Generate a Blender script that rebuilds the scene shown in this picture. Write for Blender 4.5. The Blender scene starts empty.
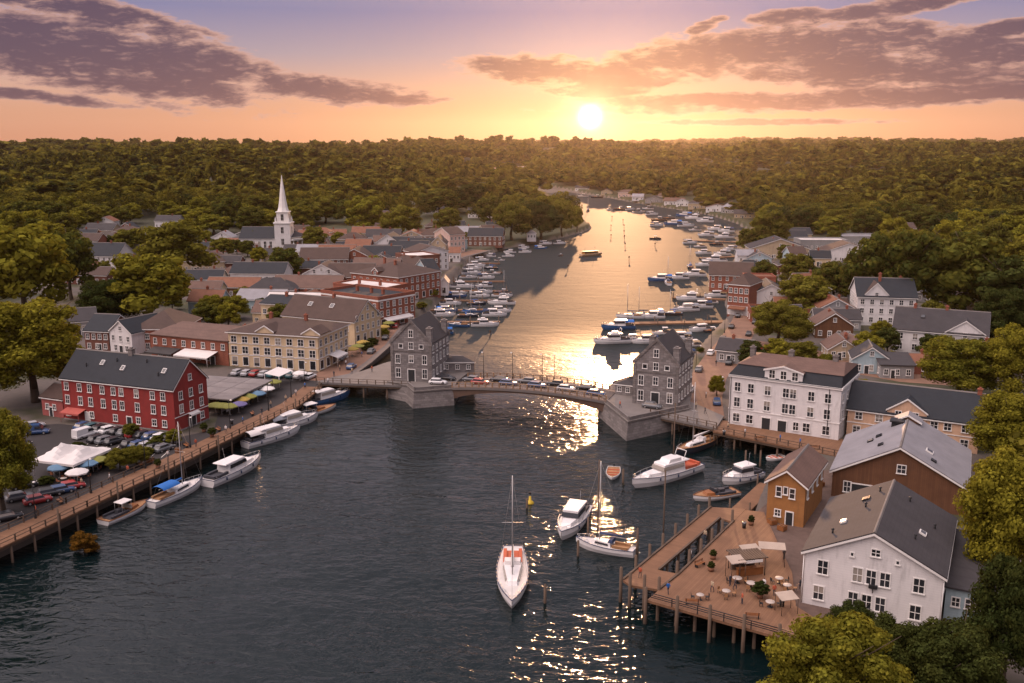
import bpy, bmesh, math, random
import numpy as np
from mathutils import Vector, Matrix
R = math.radians
rnd = random.Random(7)
S = bpy.context.scene
COL = S.collection
# ------------------------------------------------------------------ camera
FPX = 950.0; PITCH = math.atan(195.5 / FPX); CAMH = 60.0
cd = bpy.data.cameras.new('camera'); cam = bpy.data.objects.new('camera', cd); COL.objects.link(cam)
cd.sensor_width = 36; cd.lens = FPX / 1024 * 36; cd.clip_start = 1; cd.clip_end = 60000
cam.location = (0, 0, CAMH); cam.rotation_euler = (R(90) - PITCH, 0, 0); S.camera = cam
# ------------------------------------------------------------------ light
SUN_AZ, SUN_EL = 6.3, 5.8
sl = bpy.data.lights.new('sun', 'SUN'); sun = bpy.data.objects.new('sun', sl); COL.objects.link(sun)
sl.energy = 2.5; sl.color = (1, .53, .26); sl.angle = R(.5)
sdir = Vector((math.sin(R(SUN_AZ)) * math.cos(R(SUN_EL)), math.cos(R(SUN_AZ)) * math.cos(R(SUN_EL)), math.sin(R(SUN_EL))))
sun.rotation_euler = (-sdir).to_track_quat('-Z', 'Y').to_euler(); sun.location = (0, 0, 200)
S.view_settings.view_transform = 'Standard'; S.view_settings.look = 'None'
S.view_settings.exposure = 0.18; S.view_settings.gamma = 1
S.render.engine = 'CYCLES'; S.cycles.use_denoising = True
S.cycles.max_bounces = 6; S.cycles.diffuse_bounces = 2; S.cycles.glossy_bounces = 3; S.cycles.transmission_bounces = 3
S.cycles.volume_bounces = 0; S.cycles.transparent_max_bounces = 6
S.cycles.sample_clamp_indirect = 6.0; S.cycles.sample_clamp_direct = 0

def ray(px, py):
    u = (px - 512) / FPX; v = -(py - 341.5) / FPX
    return Vector((u, math.cos(PITCH) + v * math.sin(PITCH), -math.sin(PITCH) + v * math.cos(PITCH)))
def G(px, py, z=0.0):
    d = ray(px, py); t = (z - CAMH) / d.z
    return Vector((d.x * t, d.y * t, z))
def proj(x, y, z):
    r = Vector((x, y, z - CAMH)); f = r.y * math.cos(PITCH) - r.z * math.sin(PITCH)
    up = r.y * math.sin(PITCH) + r.z * math.cos(PITCH)
    return 512 + FPX * r.x / f, 341.5 - FPX * up / f
def azel(px, py):
    d = ray(px, py).normalized()
    return math.degrees(math.atan2(d.x, d.y)), math.degrees(math.asin(d.z))

# node helper --------------------------------------------------------
class N:
    def __init__(s, nt): s.nt = nt
    def n(s, t, **kw):
        x = s.nt.nodes.new(t)
        for k, v in kw.items(): setattr(x, k, v)
        return x
    def link(s, a, b): s.nt.links.new(a, b)
    def put(s, inp, v):
        if isinstance(v, bpy.types.NodeSocket): s.link(v, inp)
        else: inp.default_value = v
    def m(s, op, a, b=None, c=None, clamp=False):
        x = s.n('ShaderNodeMath', operation=op); x.use_clamp = clamp
        for i, v in enumerate((a, b, c)):
            if v is not None: s.put(x.inputs[i], v)
        return x.outputs[0]
    def vm(s, op, a, b=None):
        x = s.n('ShaderNodeVectorMath', operation=op)
        s.put(x.inputs[0], a)
        if b is not None: s.put(x.inputs[3 if op == 'SCALE' else 1], b)
        return x.outputs['Value' if op in ('DOT_PRODUCT', 'LENGTH') else 'Vector']
    def mix(s, f, a, b, bt='MIX'):
        x = s.n('ShaderNodeMix', data_type='RGBA', blend_type=bt)
        s.put(x.inputs[0], f); s.put(x.inputs[6], a if isinstance(a, bpy.types.NodeSocket) else (*a, 1)); s.put(x.inputs[7], b if isinstance(b, bpy.types.NodeSocket) else (*b, 1))
        return x.outputs[2]
    def ramp(s, v, stops, interp='LINEAR'):
        x = s.n('ShaderNodeValToRGB'); s.put(x.inputs[0], v); cr = x.color_ramp; cr.interpolation = interp
        while len(cr.elements) < len(stops): cr.elements.new(.5)
        for e, (p, c) in zip(cr.elements, stops): e.position = p; e.color = (*c, 1) if len(c) == 3 else c
        return x.outputs[0]
    def ss(s, v, a, b):
        x = s.n('ShaderNodeMapRange', interpolation_type='SMOOTHSTEP'); s.put(x.inputs[0], v); s.put(x.inputs[1], a); s.put(x.inputs[2], b)
        return x.outputs[0]
    def noise(s, vec, scale, detail=3, rough=.5, dist=0):
        x = s.n('ShaderNodeTexNoise'); s.put(x.inputs['Vector'], vec); s.put(x.inputs['Scale'], scale)
        x.inputs['Detail'].default_value = detail; x.inputs['Roughness'].default_value = rough; x.inputs['Distortion'].default_value = dist
        return x.outputs[0]
    def comb(s, x, y, z):
        c = s.n('ShaderNodeCombineXYZ')
        for i, v in enumerate((x, y, z)): s.put(c.inputs[i], v)
        return c.outputs[0]

# ------------------------------------------------------------------ sky
W = bpy.data.worlds.new('World'); S.world = W; W.use_nodes = True
nt = W.node_tree; nt.nodes.clear(); k = N(nt)
out = k.n('ShaderNodeOutputWorld'); bg = k.n('ShaderNodeBackground'); bg.inputs[1].default_value = 0.1
k.link(bg.outputs[0], out.inputs[0])
sky = k.n('ShaderNodeTexSky', sky_type='NISHITA'); sky.sun_disc = False
sky.sun_elevation = R(SUN_EL); sky.sun_rotation = R(SUN_AZ); sky.dust_density = 3; sky.air_density = 1.5; sky.ozone_density = 2
gen = k.n('ShaderNodeTexCoord').outputs['Generated']
dirv = k.vm('NORMALIZE', gen)
sp = k.n('ShaderNodeSeparateXYZ'); k.link(dirv, sp.inputs[0])
az = k.m('MULTIPLY', k.m('ARCTAN2', sp.outputs[0], sp.outputs[1]), 57.2958)
el = k.m('MULTIPLY', k.m('ARCSINE', sp.outputs[2]), 57.2958)
vis_az, vis_el = azel(590, 117)
sv = ray(590, 117).normalized()
ang = k.m('MULTIPLY', k.m('ARCCOSINE', k.m('MINIMUM', k.vm('DOT_PRODUCT', dirv, tuple(sv)), .9999999)), 57.2958)
# sky gradient by elevation; the unseen upper part is brightened as added fill
el01 = k.m('DIVIDE', el, 60.0, clamp=True)
base = k.ramp(el01, [(0, (.64, .28, .16)), (.03, (.66, .33, .205)), (.055, (.63, .375, .285)), (.085, (.385, .31, .36)), (.125, (.215, .215, .365)), (.20, (.44, .38, .46)), (.34, (.72, .64, .71)), (.6, (1.15, 1.06, 1.18)), (1, (1.5, 1.4, 1.55))])
# away from the added fill lobe the upper sky is dimmer and bluer
def gauss(a, w): return k.m('EXPONENT', k.m('MULTIPLY', k.m('POWER', k.m('DIVIDE', a, w), 2.0), -1.0))
# bank: unseen bright lobe high on the left, added as fill light
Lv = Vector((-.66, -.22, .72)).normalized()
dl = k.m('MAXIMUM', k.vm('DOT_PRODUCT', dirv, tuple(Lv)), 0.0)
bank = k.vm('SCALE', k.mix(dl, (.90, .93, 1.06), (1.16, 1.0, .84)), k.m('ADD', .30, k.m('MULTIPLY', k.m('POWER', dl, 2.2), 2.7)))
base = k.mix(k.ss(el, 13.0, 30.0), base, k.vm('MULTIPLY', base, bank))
warm = k.m('MULTIPLY', gauss(k.m('SUBTRACT', az, vis_az), 14.0), gauss(el, 3.0))
base = k.mix(k.m('MULTIPLY', warm, .75), base, (.84, .44, .175))
# clouds
def cl_noise(de):
    uv = k.comb(k.m('MULTIPLY', az, .17), k.m('MULTIPLY', k.m('ADD', el, de), .55), 0.0)
    return k.m('ADD', k.m('MULTIPLY', k.m('SUBTRACT', k.noise(uv, 1.5, 4, .5, .4), .5), 2.3), k.m('MULTIPLY', k.m('SUBTRACT', k.noise(uv, 5.0, 10, .62, .3), .5), 2.3))
nz = cl_noise(0.0); nz2 = cl_noise(.22)
CL = [(70, 52, 185, 36, .17), (150, 85, 110, 14, .05), (320, 88, 105, 13, .10), (390, 99, 60, 6, 0.02), (90, 14, 110, 14, .15), (190, 62, 90, 22, .12), 
      (540, 70, 80, 15, .05), (610, 78, 60, 16, -.1), (690, 62, 110, 22, -.12), (820, 46, 150, 22, .0), (880, 70, 150, 20, .03), (975, 56, 90, 24, .1), (880, 97, 300, 11, -.03), (700, 101, 130, 8, 0),
      (900, 6, 80, 8, -.1), (785, 16, 40, 7, -.1), (705, 26, 20, 6, -.3), (600, 92, 60, 6, 0), (1010, 28, 40, 8, -.1), (30, 95, 90, 6, .1), (760, 122, 120, 3.5, 0)]
dens = None
for (cx, cy, rx, ry, sl_) in CL:
    a0, e0 = azel(cx, cy); rx *= .0575; ry *= .0585
    du = k.m('SUBTRACT', az, a0)
    dv = k.m('ADD', k.m('SUBTRACT', el, e0), k.m('MULTIPLY', du, sl_))
    d = k.m('SUBTRACT', 1.0, k.m('ADD', k.m('POWER', k.m('DIVIDE', du, rx), 2.0), k.m('POWER', k.m('ABSOLUTE', k.m('DIVIDE', dv, ry)), 2.0)))
    dens = d if dens is None else k.m('SMOOTH_MAX', dens, d, .25)
dens = k.m('ADD', k.m('MAXIMUM', dens, -1.1), .18)
dn = k.m('ADD', dens, nz)
dn2 = k.m('ADD', dens, nz2)
cov = k.ss(dn, -.15, .42)
lit = k.ss(k.m('SUBTRACT', dn, dn2), .10, 1.2)          # side of a billow that faces the light
thick = k.ss(dn, .05, .95)
ccol = k.mix(thick, (.60, .345, .28), (.085, .053, .092))
ccol = k.mix(k.m('MULTIPLY', lit, .55), ccol, (.70, .40, .33))
near = gauss(ang, 6.5)
ccol = k.mix(k.m('MULTIPLY', near, .65), ccol, k.mix(thick, (1.1, .64, .29), (.19, .09, .085)))
skyc = k.mix(k.m('MULTIPLY', cov, .93), base, ccol)
glow = k.m('ADD', k.m('MULTIPLY', gauss(ang, 5.0), .10), k.m('ADD', k.m('MULTIPLY', gauss(ang, 1.5), .8), k.m('MULTIPLY', gauss(ang, .40), 24.0)))
gl = k.vm('SCALE', (1.0, .66, .30), glow)
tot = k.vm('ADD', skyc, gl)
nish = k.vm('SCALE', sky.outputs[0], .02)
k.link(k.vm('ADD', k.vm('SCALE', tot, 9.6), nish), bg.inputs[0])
W.cycles.sampling_method = 'MANUAL'; W.cycles.sample_map_resolution = 2048

# ------------------------------------------------------------------ tags and mesh builder
USED = {}
def tag(o, label=None, cat=None, group=None, kind=None):
    if label: o['label'] = label; USED.setdefault(label, []).append(o)
    if cat: o['category'] = cat
    if group: o['group'] = group
    if kind: o['kind'] = kind
    return o
def thing(name, label, cat, loc=(0, 0, 0), rz=0, group=None):
    o = bpy.data.objects.new(name, None); COL.objects.link(o); o.empty_display_size = .5
    o.location = loc; o.rotation_euler = (0, 0, rz)
    return tag(o, label, cat, group)
def link(name, me, parent=None, loc=None, rz=0, label=None):
    o = bpy.data.objects.new(name, me); COL.objects.link(o)
    if parent is not None: o.parent = parent
    if loc is not None: o.location = loc
    if rz: o.rotation_euler = (0, 0, rz)
    if label: o['label'] = label
    return o
def copy_tree(o, parent=None):
    kids = list(o.children)
    c = o.copy(); COL.objects.link(c)
    if parent is not None: c.parent = parent
    for ch in kids: copy_tree(ch, c)
    return c
class MB:
    def __init__(s): s.v = []; s.f = []; s.mi = []; s.sm = []
    def poly(s, pts, m=0, smooth=False):
        b = len(s.v); s.v += [tuple(p) for p in pts]; s.f.append(tuple(range(b, b + len(pts)))); s.mi.append(m); s.sm.append(smooth); return s
    def box(s, x0, x1, y0, y1, z0, z1, m=0, rz=0, c=None):
        P = [(x0, y0, z0), (x1, y0, z0), (x1, y1, z0), (x0, y1, z0), (x0, y0, z1), (x1, y0, z1), (x1, y1, z1), (x0, y1, z1)]
        if rz:
            cx, cy = c or ((x0 + x1) / 2, (y0 + y1) / 2); q, t = math.cos(rz), math.sin(rz)
            P = [(cx + (x - cx) * q - (y - cy) * t, cy + (x - cx) * t + (y - cy) * q, z) for x, y, z in P]
        return s.hexa(P, m)
    def hexa(s, P, m=0):
        b = len(s.v); s.v += P
        for f in ((0, 3, 2, 1), (4, 5, 6, 7), (0, 1, 5, 4), (1, 2, 6, 5), (2, 3, 7, 6), (3, 0, 4, 7)):
            s.f.append(tuple(b + i for i in f)); s.mi.append(m); s.sm.append(False)
        return s
    def prism(s, pts, z0, z1, m=0, mtop=None):
        n = len(pts); b = len(s.v)
        s.v += [(p[0], p[1], z0) for p in pts] + [(p[0], p[1], z1) for p in pts]
        ar = sum(pts[i][0] * pts[(i + 1) % n][1] - pts[(i + 1) % n][0] * pts[i][1] for i in range(n))
        up = list(range(b + n, b + 2 * n)); dn = list(range(b, b + n))
        if ar < 0: up.reverse()
        else: dn.reverse()
        s.f.append(tuple(up)); s.mi.append(m if mtop is None else mtop); s.f.append(tuple(dn)); s.mi.append(m); s.sm += [False, False]
        for i in range(n):
            j = (i + 1) % n; q = (b + i, b + j, b + n + j, b + n + i)
            s.f.append(q if ar > 0 else q[::-1]); s.mi.append(m); s.sm.append(False)
        return s
    def tube(s, p0, p1, r0, r1=None, n=6, m=0, cap=True, smooth=True):
        p0, p1 = Vector(p0), Vector(p1); r1 = r0 if r1 is None else r1
        d = (p1 - p0).normalized(); a = d.orthogonal().normalized(); c = d.cross(a); b = len(s.v)
        for p, r in ((p0, r0), (p1, r1)):
            for i in range(n):
                t = 2 * math.pi * i / n; s.v.append(tuple(p + (a * math.cos(t) + c * math.sin(t)) * r))
        for i in range(n):
            j = (i + 1) % n; s.f.append((b + i, b + j, b + n + j, b + n + i)); s.mi.append(m); s.sm.append(smooth)
        if cap:
            s.f.append(tuple(b + n + i for i in range(n))); s.f.append(tuple(b + n - 1 - i for i in range(n))); s.mi += [m, m]; s.sm += [False, False]
        return s
    def path(s, pts, r, n=5, m=0):
        for a, b in zip(pts[:-1], pts[1:]): s.tube(a, b, r, r, n, m)
        return s
    def lathe(s, prof, c=(0, 0, 0), n=10, m=0, smooth=True):
        b = len(s.v)
        for r, z in prof:
            for i in range(n):
                t = 2 * math.pi * i / n; s.v.append((c[0] + r * math.cos(t), c[1] + r * math.sin(t), c[2] + z))
        for q in range(len(prof) - 1):
            for i in range(n):
                j = (i + 1) % n; s.f.append((b + q * n + i, b + q * n + j, b + (q + 1) * n + j, b + (q + 1) * n + i)); s.mi.append(m); s.sm.append(smooth)
        return s
    def loft(s, rings, m=0, closed=True, cap=True, smooth=True):
        b = len(s.v); n = len(rings[0])
        for r in rings: s.v += [tuple(p) for p in r]
        for q in range(len(rings) - 1):
            for i in range(n if closed else n - 1):
                j = (i + 1) % n; s.f.append((b + q * n + i, b + q * n + j, b + (q + 1) * n + j, b + (q + 1) * n + i)); s.mi.append(m); s.sm.append(smooth)
        if cap and closed:
            s.f.append(tuple(b + n - 1 - i for i in range(n))); e = b + (len(rings) - 1) * n
            s.f.append(tuple(e + i for i in range(n))); s.mi += [m, m]; s.sm += [False, False]
        return s
    def mesh(s, name, mats):
        me = bpy.data.meshes.new(name); me.from_pydata(s.v, [], s.f)
        for mt in (mats if isinstance(mats, (list, tuple)) else [mats]): me.materials.append(mt)
        me.polygons.foreach_set('material_index', s.mi); me.polygons.foreach_set('use_smooth', s.sm); me.update()
        return me
    def build(s, name, mats, parent=None, loc=None, rz=0, label=None): return link(name, s.mesh(name, mats), parent, loc, rz, label)

# ------------------------------------------------------------------ materials
MATS = {}
def M(name, col, rough=.8, var=.25, scale=.6, metal=0, style=None, spec=.3, col2=None, bump=0):
    if name in MATS: return MATS[name]
    mt = bpy.data.materials.new(name); mt.use_nodes = True; q = N(mt.node_tree); mt.node_tree.nodes.clear()
    o = q.n('ShaderNodeOutputMaterial'); p = q.n('ShaderNodeBsdfPrincipled'); q.link(p.outputs[0], o.inputs[0])
    p.inputs['Roughness'].default_value = rough; p.inputs['Metallic'].default_value = metal; p.inputs['Specular IOR Level'].default_value = spec
    co = q.n('ShaderNodeTexCoord').outputs['Object']
    n1 = q.noise(co, scale, 5, .6); f = q.m('SUBTRACT', n1, .5)
    c1 = col; c2 = col2 or tuple(x * .55 for x in col)
    fac = q.m('ADD', .25, q.m('MULTIPLY', f, var * 5), clamp=True)
    c = q.mix(fac, c1, c2)
    n2 = q.noise(co, scale * 9, 2, .6)
    c = q.mix(q.m('MULTIPLY', n2, min(.6, var)), c, tuple(x * .6 for x in col))
    h = n2
    se = q.n('ShaderNodeSeparateXYZ'); q.link(co, se.inputs[0])
    hx = q.m('ADD', se.outputs[0], se.outputs[1])
    if style in ('siding', 'brick', 'stone', 'plankz') or 'stucco' in name:
        st_ = q.noise(q.comb(q.m('MULTIPLY', hx, 1.1), q.m('MULTIPLY', se.outputs[2], .22), 0.0), 1.0, 5, .65)
        stain = q.m('MULTIPLY', q.ss(st_, .50, .74), .5)
    else: stain = None
    if style == 'brick':
        b = q.n('ShaderNodeTexBrick'); q.link(q.comb(hx, se.outputs[2], 0.0), b.inputs['Vector']); b.inputs['Scale'].default_value = 1
        b.inputs['Brick Width'].default_value = .55; b.inputs['Row Height'].default_value = .2; b.inputs['Mortar Size'].default_value = .02
        b.inputs['Color1'].default_value = (*col, 1); b.inputs['Color2'].default_value = (*[x * .62 for x in col], 1); b.inputs['Mortar'].default_value = (*[x * .8 + .05 for x in col], 1)
        c = q.mix(.6, c, b.outputs[0])
    elif style == 'stone':
        b = q.n('ShaderNodeTexBrick'); q.link(q.comb(hx, se.outputs[2], 0.0), b.inputs['Vector']); b.inputs['Scale'].default_value = 1
        b.inputs['Brick Width'].default_value = 1.1; b.inputs['Row Height'].default_value = .5; b.inputs['Mortar Size'].default_value = .035
        b.inputs['Color1'].default_value = (*[x * 1.25 for x in col], 1); b.inputs['Color2'].default_value = (*[x * .6 for x in col], 1); b.inputs['Mortar'].default_value = (*[x * .55 for x in col], 1)
        c = q.mix(.7, c, b.outputs[0])
    elif style == 'siding':
        w = q.m('FRACT', q.m('MULTIPLY', se.outputs[2], 3.2)); l = q.ss(w, .0, .16)
        c = q.mix(q.m('MULTIPLY', q.m('SUBTRACT', 1.0, l), .3), c, tuple(x * .45 for x in col)); h = w
    elif style == 'plankx' or style == 'planky' or style == 'plankz':
        ax = {'plankx': se.outputs[0], 'planky': se.outputs[1], 'plankz': hx}[style]
        s_ = q.m('MULTIPLY', ax, 3.3); w = q.m('FRACT', s_); l = q.ss(w, 0, .12)
        wn = q.n('ShaderNodeTexWhiteNoise', noise_dimensions='1D'); q.link(q.m('FLOOR', s_), wn.inputs['W'])
        c = q.mix(q.m('MULTIPLY', wn.outputs[0], .45), c, tuple(x * .5 for x in col))
        c = q.mix(q.m('MULTIPLY', q.m('SUBTRACT', 1.0, l), .6), c, tuple(x * .25 for x in col))
    elif style == 'shingle':
        s_ = q.m('MULTIPLY', q.m('ADD', se.outputs[2], q.m('MULTIPLY', n2, .05)), 4.0); w = q.m('FRACT', s_)
        c = q.mix(q.m('MULTIPLY', q.ss(w, .75, 1.0), .35), c, tuple(x * .5 for x in col))
        ck = q.n('ShaderNodeTexWhiteNoise', noise_dimensions='2D'); q.link(q.comb(q.m('FLOOR', q.m('MULTIPLY', hx, 2.2)), q.m('FLOOR', s_), 0.0), ck.inputs['Vector'])
        c = q.mix(q.m('MULTIPLY', ck.outputs[0], .3), c, tuple(x * .6 for x in col))
    elif style == 'metalroof':
        w = q.m('FRACT', q.m('MULTIPLY', hx, 1.4)); c = q.mix(q.m('MULTIPLY', q.ss(w, .9, 1.0), .4), c, tuple(x * .5 for x in col))
    if stain is not None: c = q.mix(stain, c, tuple(x * .42 + .01 for x in col))
    q.link(c, p.inputs['Base Color'])
    if bump:
        bn = q.n('ShaderNodeBump'); bn.inputs['Strength'].default_value = bump; bn.inputs['Distance'].default_value = .1; q.link(h, bn.inputs['Height']); q.link(bn.outputs[0], p.inputs['Normal'])
    MATS[name] = mt
    return mt
def hexc(r, g, b):
    f = lambda c: ((c / 255 + .055) / 1.055) ** 2.4 if c > 10 else c / 255 / 12.92
    return (f(r), f(g), f(b))

# ------------------------------------------------------------------ river outline and terrain
QL = [(0, 548), (88, 507), (175, 466), (240, 434), (300, 405), (322, 387)]         # outer edge of the left boardwalk
bank_l = [G(*p, 3) for p in QL]
SHORE = [(-150, 40), (-130, 90)] + [(p.x - 3.0, p.y + 1.2) for p in bank_l]
for p in [(330, 379), (362, 371), (378, 361), (392, 349), (405, 334), (425, 316), (442, 300), (452, 284), (466, 266), (482, 256), (505, 249), (530, 244), (556, 239), (580, 233), (592, 228), (583, 222), (570, 212), (560, 204), (550, 197), (536, 191), (505, 187), (470, 185)]:
    q = G(*p, 0); SHORE.append((q.x, q.y))
for p in [(470, 182.5), (510, 184.5), (553, 189), (580, 193.5), (612, 198.5), (659, 207), (693, 212), (715, 216.5), (738, 224), (752, 233), (742, 246), (734, 262), (727, 285), (726, 305), (732, 318), (716, 334), (700, 352), (692, 366), (690, 392), (694, 412), (712, 426), (716, 431), (760, 438), (800, 445), (838, 455), (806, 471), (785, 482), (764, 495), (757, 512), (772, 538), (786, 570), (785, 610), (768, 645)]:
    q = G(*p, 0); SHORE.append((q.x, q.y))
SHORE += [(33, 92), (30, 60), (45, 40)]
SH = np.array(SHORE)
def sdist(X, Y):
    """signed distance to the shore line, positive on land"""
    X = np.asarray(X, float); Y = np.asarray(Y, float)
    d = np.full(X.shape, 1e18); ins = np.zeros(X.shape, bool)
    n = len(SH)
    for i in range(n):
        x0, y0 = SH[i]; x1, y1 = SH[(i + 1) % n]; dx, dy = x1 - x0, y1 - y0
        t = np.clip(((X - x0) * dx + (Y - y0) * dy) / (dx * dx + dy * dy + 1e-9), 0, 1)
        d = np.minimum(d, (X - x0 - t * dx) ** 2 + (Y - y0 - t * dy) ** 2)
        if y0 != y1:
            c = ((y0 > Y) != (y1 > Y)) & (X < (x1 - x0) * (Y - y0) / (y1 - y0) + x0); ins ^= c
    d = np.sqrt(d)
    return np.where(ins, -d, d)
def sst(a, b, v): t = np.clip((v - a) / (b - a), 0, 1); return t * t * (3 - 2 * t)
def height(X, Y):
    X = np.asarray(X, float); Y = np.asarray(Y, float); s = sdist(X, Y)
    wob = np.sin(X * .011 + 1.3) * np.cos(Y * .009) + .6 * np.sin(X * .027 + Y * .021)
    up = 7 * sst(140, 420, s) + sst(700, 3200, Y) * sst(60, 500, s) * 31 + sst(150, 600, s) * wob * 2.2
    up += 22 * np.exp(-((X + 260) / 260) ** 2 - ((Y - 1500) / 330) ** 2)
    up += (46 * np.exp(-((X - 2300) / 1500) ** 2) + 10 * np.sin(X * .0016 + .5) + 6 * np.sin(X * .0043)) * sst(4200, 6500, Y)
    up += sst(1500, 3000, Y) * (5 * np.sin(X * .0045 + 2) + 4 * np.sin(X * .0113 + Y * .004))
    up += sst(800, 1300, Y) * sst(90, 420, s) * (8 * np.sin(Y * .0068 + 1.6 * np.sin(X * .0029 + .7)) + 5 * np.sin(X * .0061 + Y * .0027)) * (1 - .4 * sst(3000, 5000, Y))
    return -3 + 6 * sst(-1.2, .6, s) + up
def gz(x, y): return float(height(np.array([x]), np.array([y]))[0])
def GT(px, py):
    """ground point seen at a pixel"""
    z = 3.0
    for _ in range(6):
        p = G(px, py, z); z = .5 * z + .5 * max(3.0, gz(p.x, p.y))
    p = G(px, py, z); p.z = gz(p.x, p.y) if gz(p.x, p.y) > 2.5 else 3.0
    return p
def foliage_mat(name, ca, cb, cc, stuff=False, trans=.35):
    mt = bpy.data.materials.new(name); mt.use_nodes = True; q = N(mt.node_tree); mt.node_tree.nodes.clear()
    o = q.n('ShaderNodeOutputMaterial'); geo = q.n('ShaderNodeNewGeometry')
    pos = geo.outputs['Position']
    if stuff: v = q.noise(pos, .075, 1, .5)
    else: v = q.n('ShaderNodeObjectInfo').outputs['Random']
    cl = q.noise(pos, .45, 2, .6)
    isl = geo.outputs['Random Per Island']
    c = q.mix(q.ss(v, .36 if stuff else 0, .64 if stuff else 1), ca, cb)
    c = q.mix(q.m('MULTIPLY', q.ss(cl, .42, .68), .55), c, cc)
    br = q.m('ADD', .55, q.m('MULTIPLY', isl, .9))
    c = q.vm('SCALE', c, br)
    d = q.n('ShaderNodeBsdfDiffuse'); t = q.n('ShaderNodeBsdfTranslucent'); q.link(c, d.inputs[0]); q.link(q.mix(.4, c, (.17, .14, .015)), t.inputs[0])
    mx = q.n('ShaderNodeMixShader'); mx.inputs[0].default_value = trans; q.link(d.outputs[0], mx.inputs[1]); q.link(t.outputs[0], mx.inputs[2])
    q.link(mx.outputs[0], o.inputs[0]); return mt
LEAF = foliage_mat('leaves', (.050, .062, .015), (.142, .130, .020), (.165, .145, .022), trans=.4)
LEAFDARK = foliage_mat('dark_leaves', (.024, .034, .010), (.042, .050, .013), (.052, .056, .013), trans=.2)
LEAFGOLD = foliage_mat('golden_leaves', (.135, .132, .018), (.195, .174, .020), (.235, .20, .024), trans=.4)
LEAFFAR = foliage_mat('far_leaves', (.014, .022, .008), (.160, .136, .020), (.140, .122, .020), stuff=True, trans=.35)
BARK = M('bark', (.09, .065, .045), .9, .4, 2)
# ground sheet: a fan of rows, fine near the camera and coarse far away
ys = [18.0]
while ys[-1] < 11000: ys.append(ys[-1] * 1.0065 + .02)
ys = np.array(ys); ts = np.linspace(-1, 1, 521)
YY = np.repeat(ys, len(ts)); XX = np.tile(ts, len(ys)) * (70 + .95 * YY)
ZZ = height(XX, YY); SD = sdist(XX, YY)
me = bpy.data.meshes.new('ground'); nv = len(XX); nc = len(ts); nr = len(ys)
me.vertices.add(nv); me.vertices.foreach_set('co', np.stack([XX, YY, ZZ], 1).ravel().astype(np.float32))
ii = (np.arange(nr - 1)[:, None] * nc + np.arange(nc - 1)[None]).ravel()
quads = np.stack([ii, ii + 1, ii + nc + 1, ii + nc], 1).ravel()
me.loops.add(len(quads)); me.loops.foreach_set('vertex_index', quads.astype(np.int32))
me.polygons.add(len(ii)); me.polygons.foreach_set('loop_start', (np.arange(len(ii)) * 4).astype(np.int32)); me.polygons.foreach_set('loop_total', np.full(len(ii), 4, np.int32))
me.update(calc_edges=True); me.validate()
at = me.attributes.new('inland', 'FLOAT', 'POINT'); at.data.foreach_set('value', SD.astype(np.float32))
ground = link('ground', me); tag(ground, kind='structure')
mt = bpy.data.materials.new('ground'); mt.use_nodes = True; q = N(mt.node_tree); p = mt.node_tree.nodes['Principled BSDF']; p.inputs['Roughness'].default_value = .95
pos = q.n('ShaderNodeNewGeometry').outputs['Position']; a = q.n('ShaderNodeAttribute', attribute_name='inland').outputs['Fac']
n1 = q.noise(pos, .035, 4, .6); n2 = q.noise(pos, .8, 4, .6); sx_ = q.n('ShaderNodeSeparateXYZ'); q.link(pos, sx_.inputs[0]); sy_ = sx_.outputs[1]
pave = q.mix(n2, (.055, .046, .042), (.11, .085, .070)); grass = q.mix(n2, (.020, .026, .009), (.05, .045, .015)); wood = q.mix(n2, (.02, .022, .01), (.04, .036, .014))
c = q.mix(q.m('MAXIMUM', q.ss(n1, .47, .60), q.ss(q.m('ADD', sy_, q.m('MULTIPLY', n1, 160.0)), 560.0, 640.0)), pave, grass)
c = q.mix(q.ss(q.m('ADD', a, q.m('MULTIPLY', n1, 60.0)), 190.0, 260.0), c, wood)
c = q.mix(q.ss(a, .7, -.2), c, (.11, .09, .075))
q.link(c, p.inputs['Base Color']); me.materials.append(mt)
# water
wb = MB(); wb.poly([(-400, 10, 0), (900, 10, 0), (900, 1900, 0), (-400, 1900, 0)])
water = wb.build('water', []); tag(water, kind='structure')
mt = bpy.data.materials.new('river_water'); mt.use_nodes = True; q = N(mt.node_tree); p = mt.node_tree.nodes['Principled BSDF']
p.inputs['Base Color'].default_value = (.002, .007, .008, 1); p.inputs['Roughness'].default_value = .09; p.inputs['IOR'].default_value = 1.34; p.inputs['Specular IOR Level'].default_value = .5
pos = q.n('ShaderNodeNewGeometry').outputs['Position']
mp = q.n('ShaderNodeMapping'); q.link(pos, mp.inputs[0]); mp.inputs['Rotation'].default_value = (0, 0, R(14)); mp.inputs['Scale'].default_value = (.55, 1.0, 1)
wv = mp.outputs[0]
rip = q.m('ADD', .30, q.m('MULTIPLY', .70, q.ss(q.n('ShaderNodeSeparateXYZ').outputs[1], 340.0, 190.0)))
q.link(pos, [n_ for n_ in mt.node_tree.nodes if n_.type == 'SEPXYZ'][-1].inputs[0])
a1 = q.noise(wv, .16, 2, .5, .6); a2 = q.noise(wv, .78, 3, .5, .9); a3 = q.noise(wv, 1.9, 2, .5, .3)
calm = q.ss(q.noise(pos, .018, 2, .5), .36, .62)
hh = q.m('ADD', q.m('MULTIPLY', a1, .9), q.m('MULTIPLY', q.m('ADD', .45, q.m('MULTIPLY', calm, .75)), q.m('ADD', q.m('MULTIPLY', a2, .52), q.m('MULTIPLY', a3, .09))))
q.link(q.m('ADD', .08, q.m('MULTIPLY', .60, q.m('SUBTRACT', 1.0, q.ss([n_ for n_ in mt.node_tree.nodes if n_.type == 'SEPXYZ'][-1].outputs[1], 340.0, 190.0)))), p.inputs['Roughness'])
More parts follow.
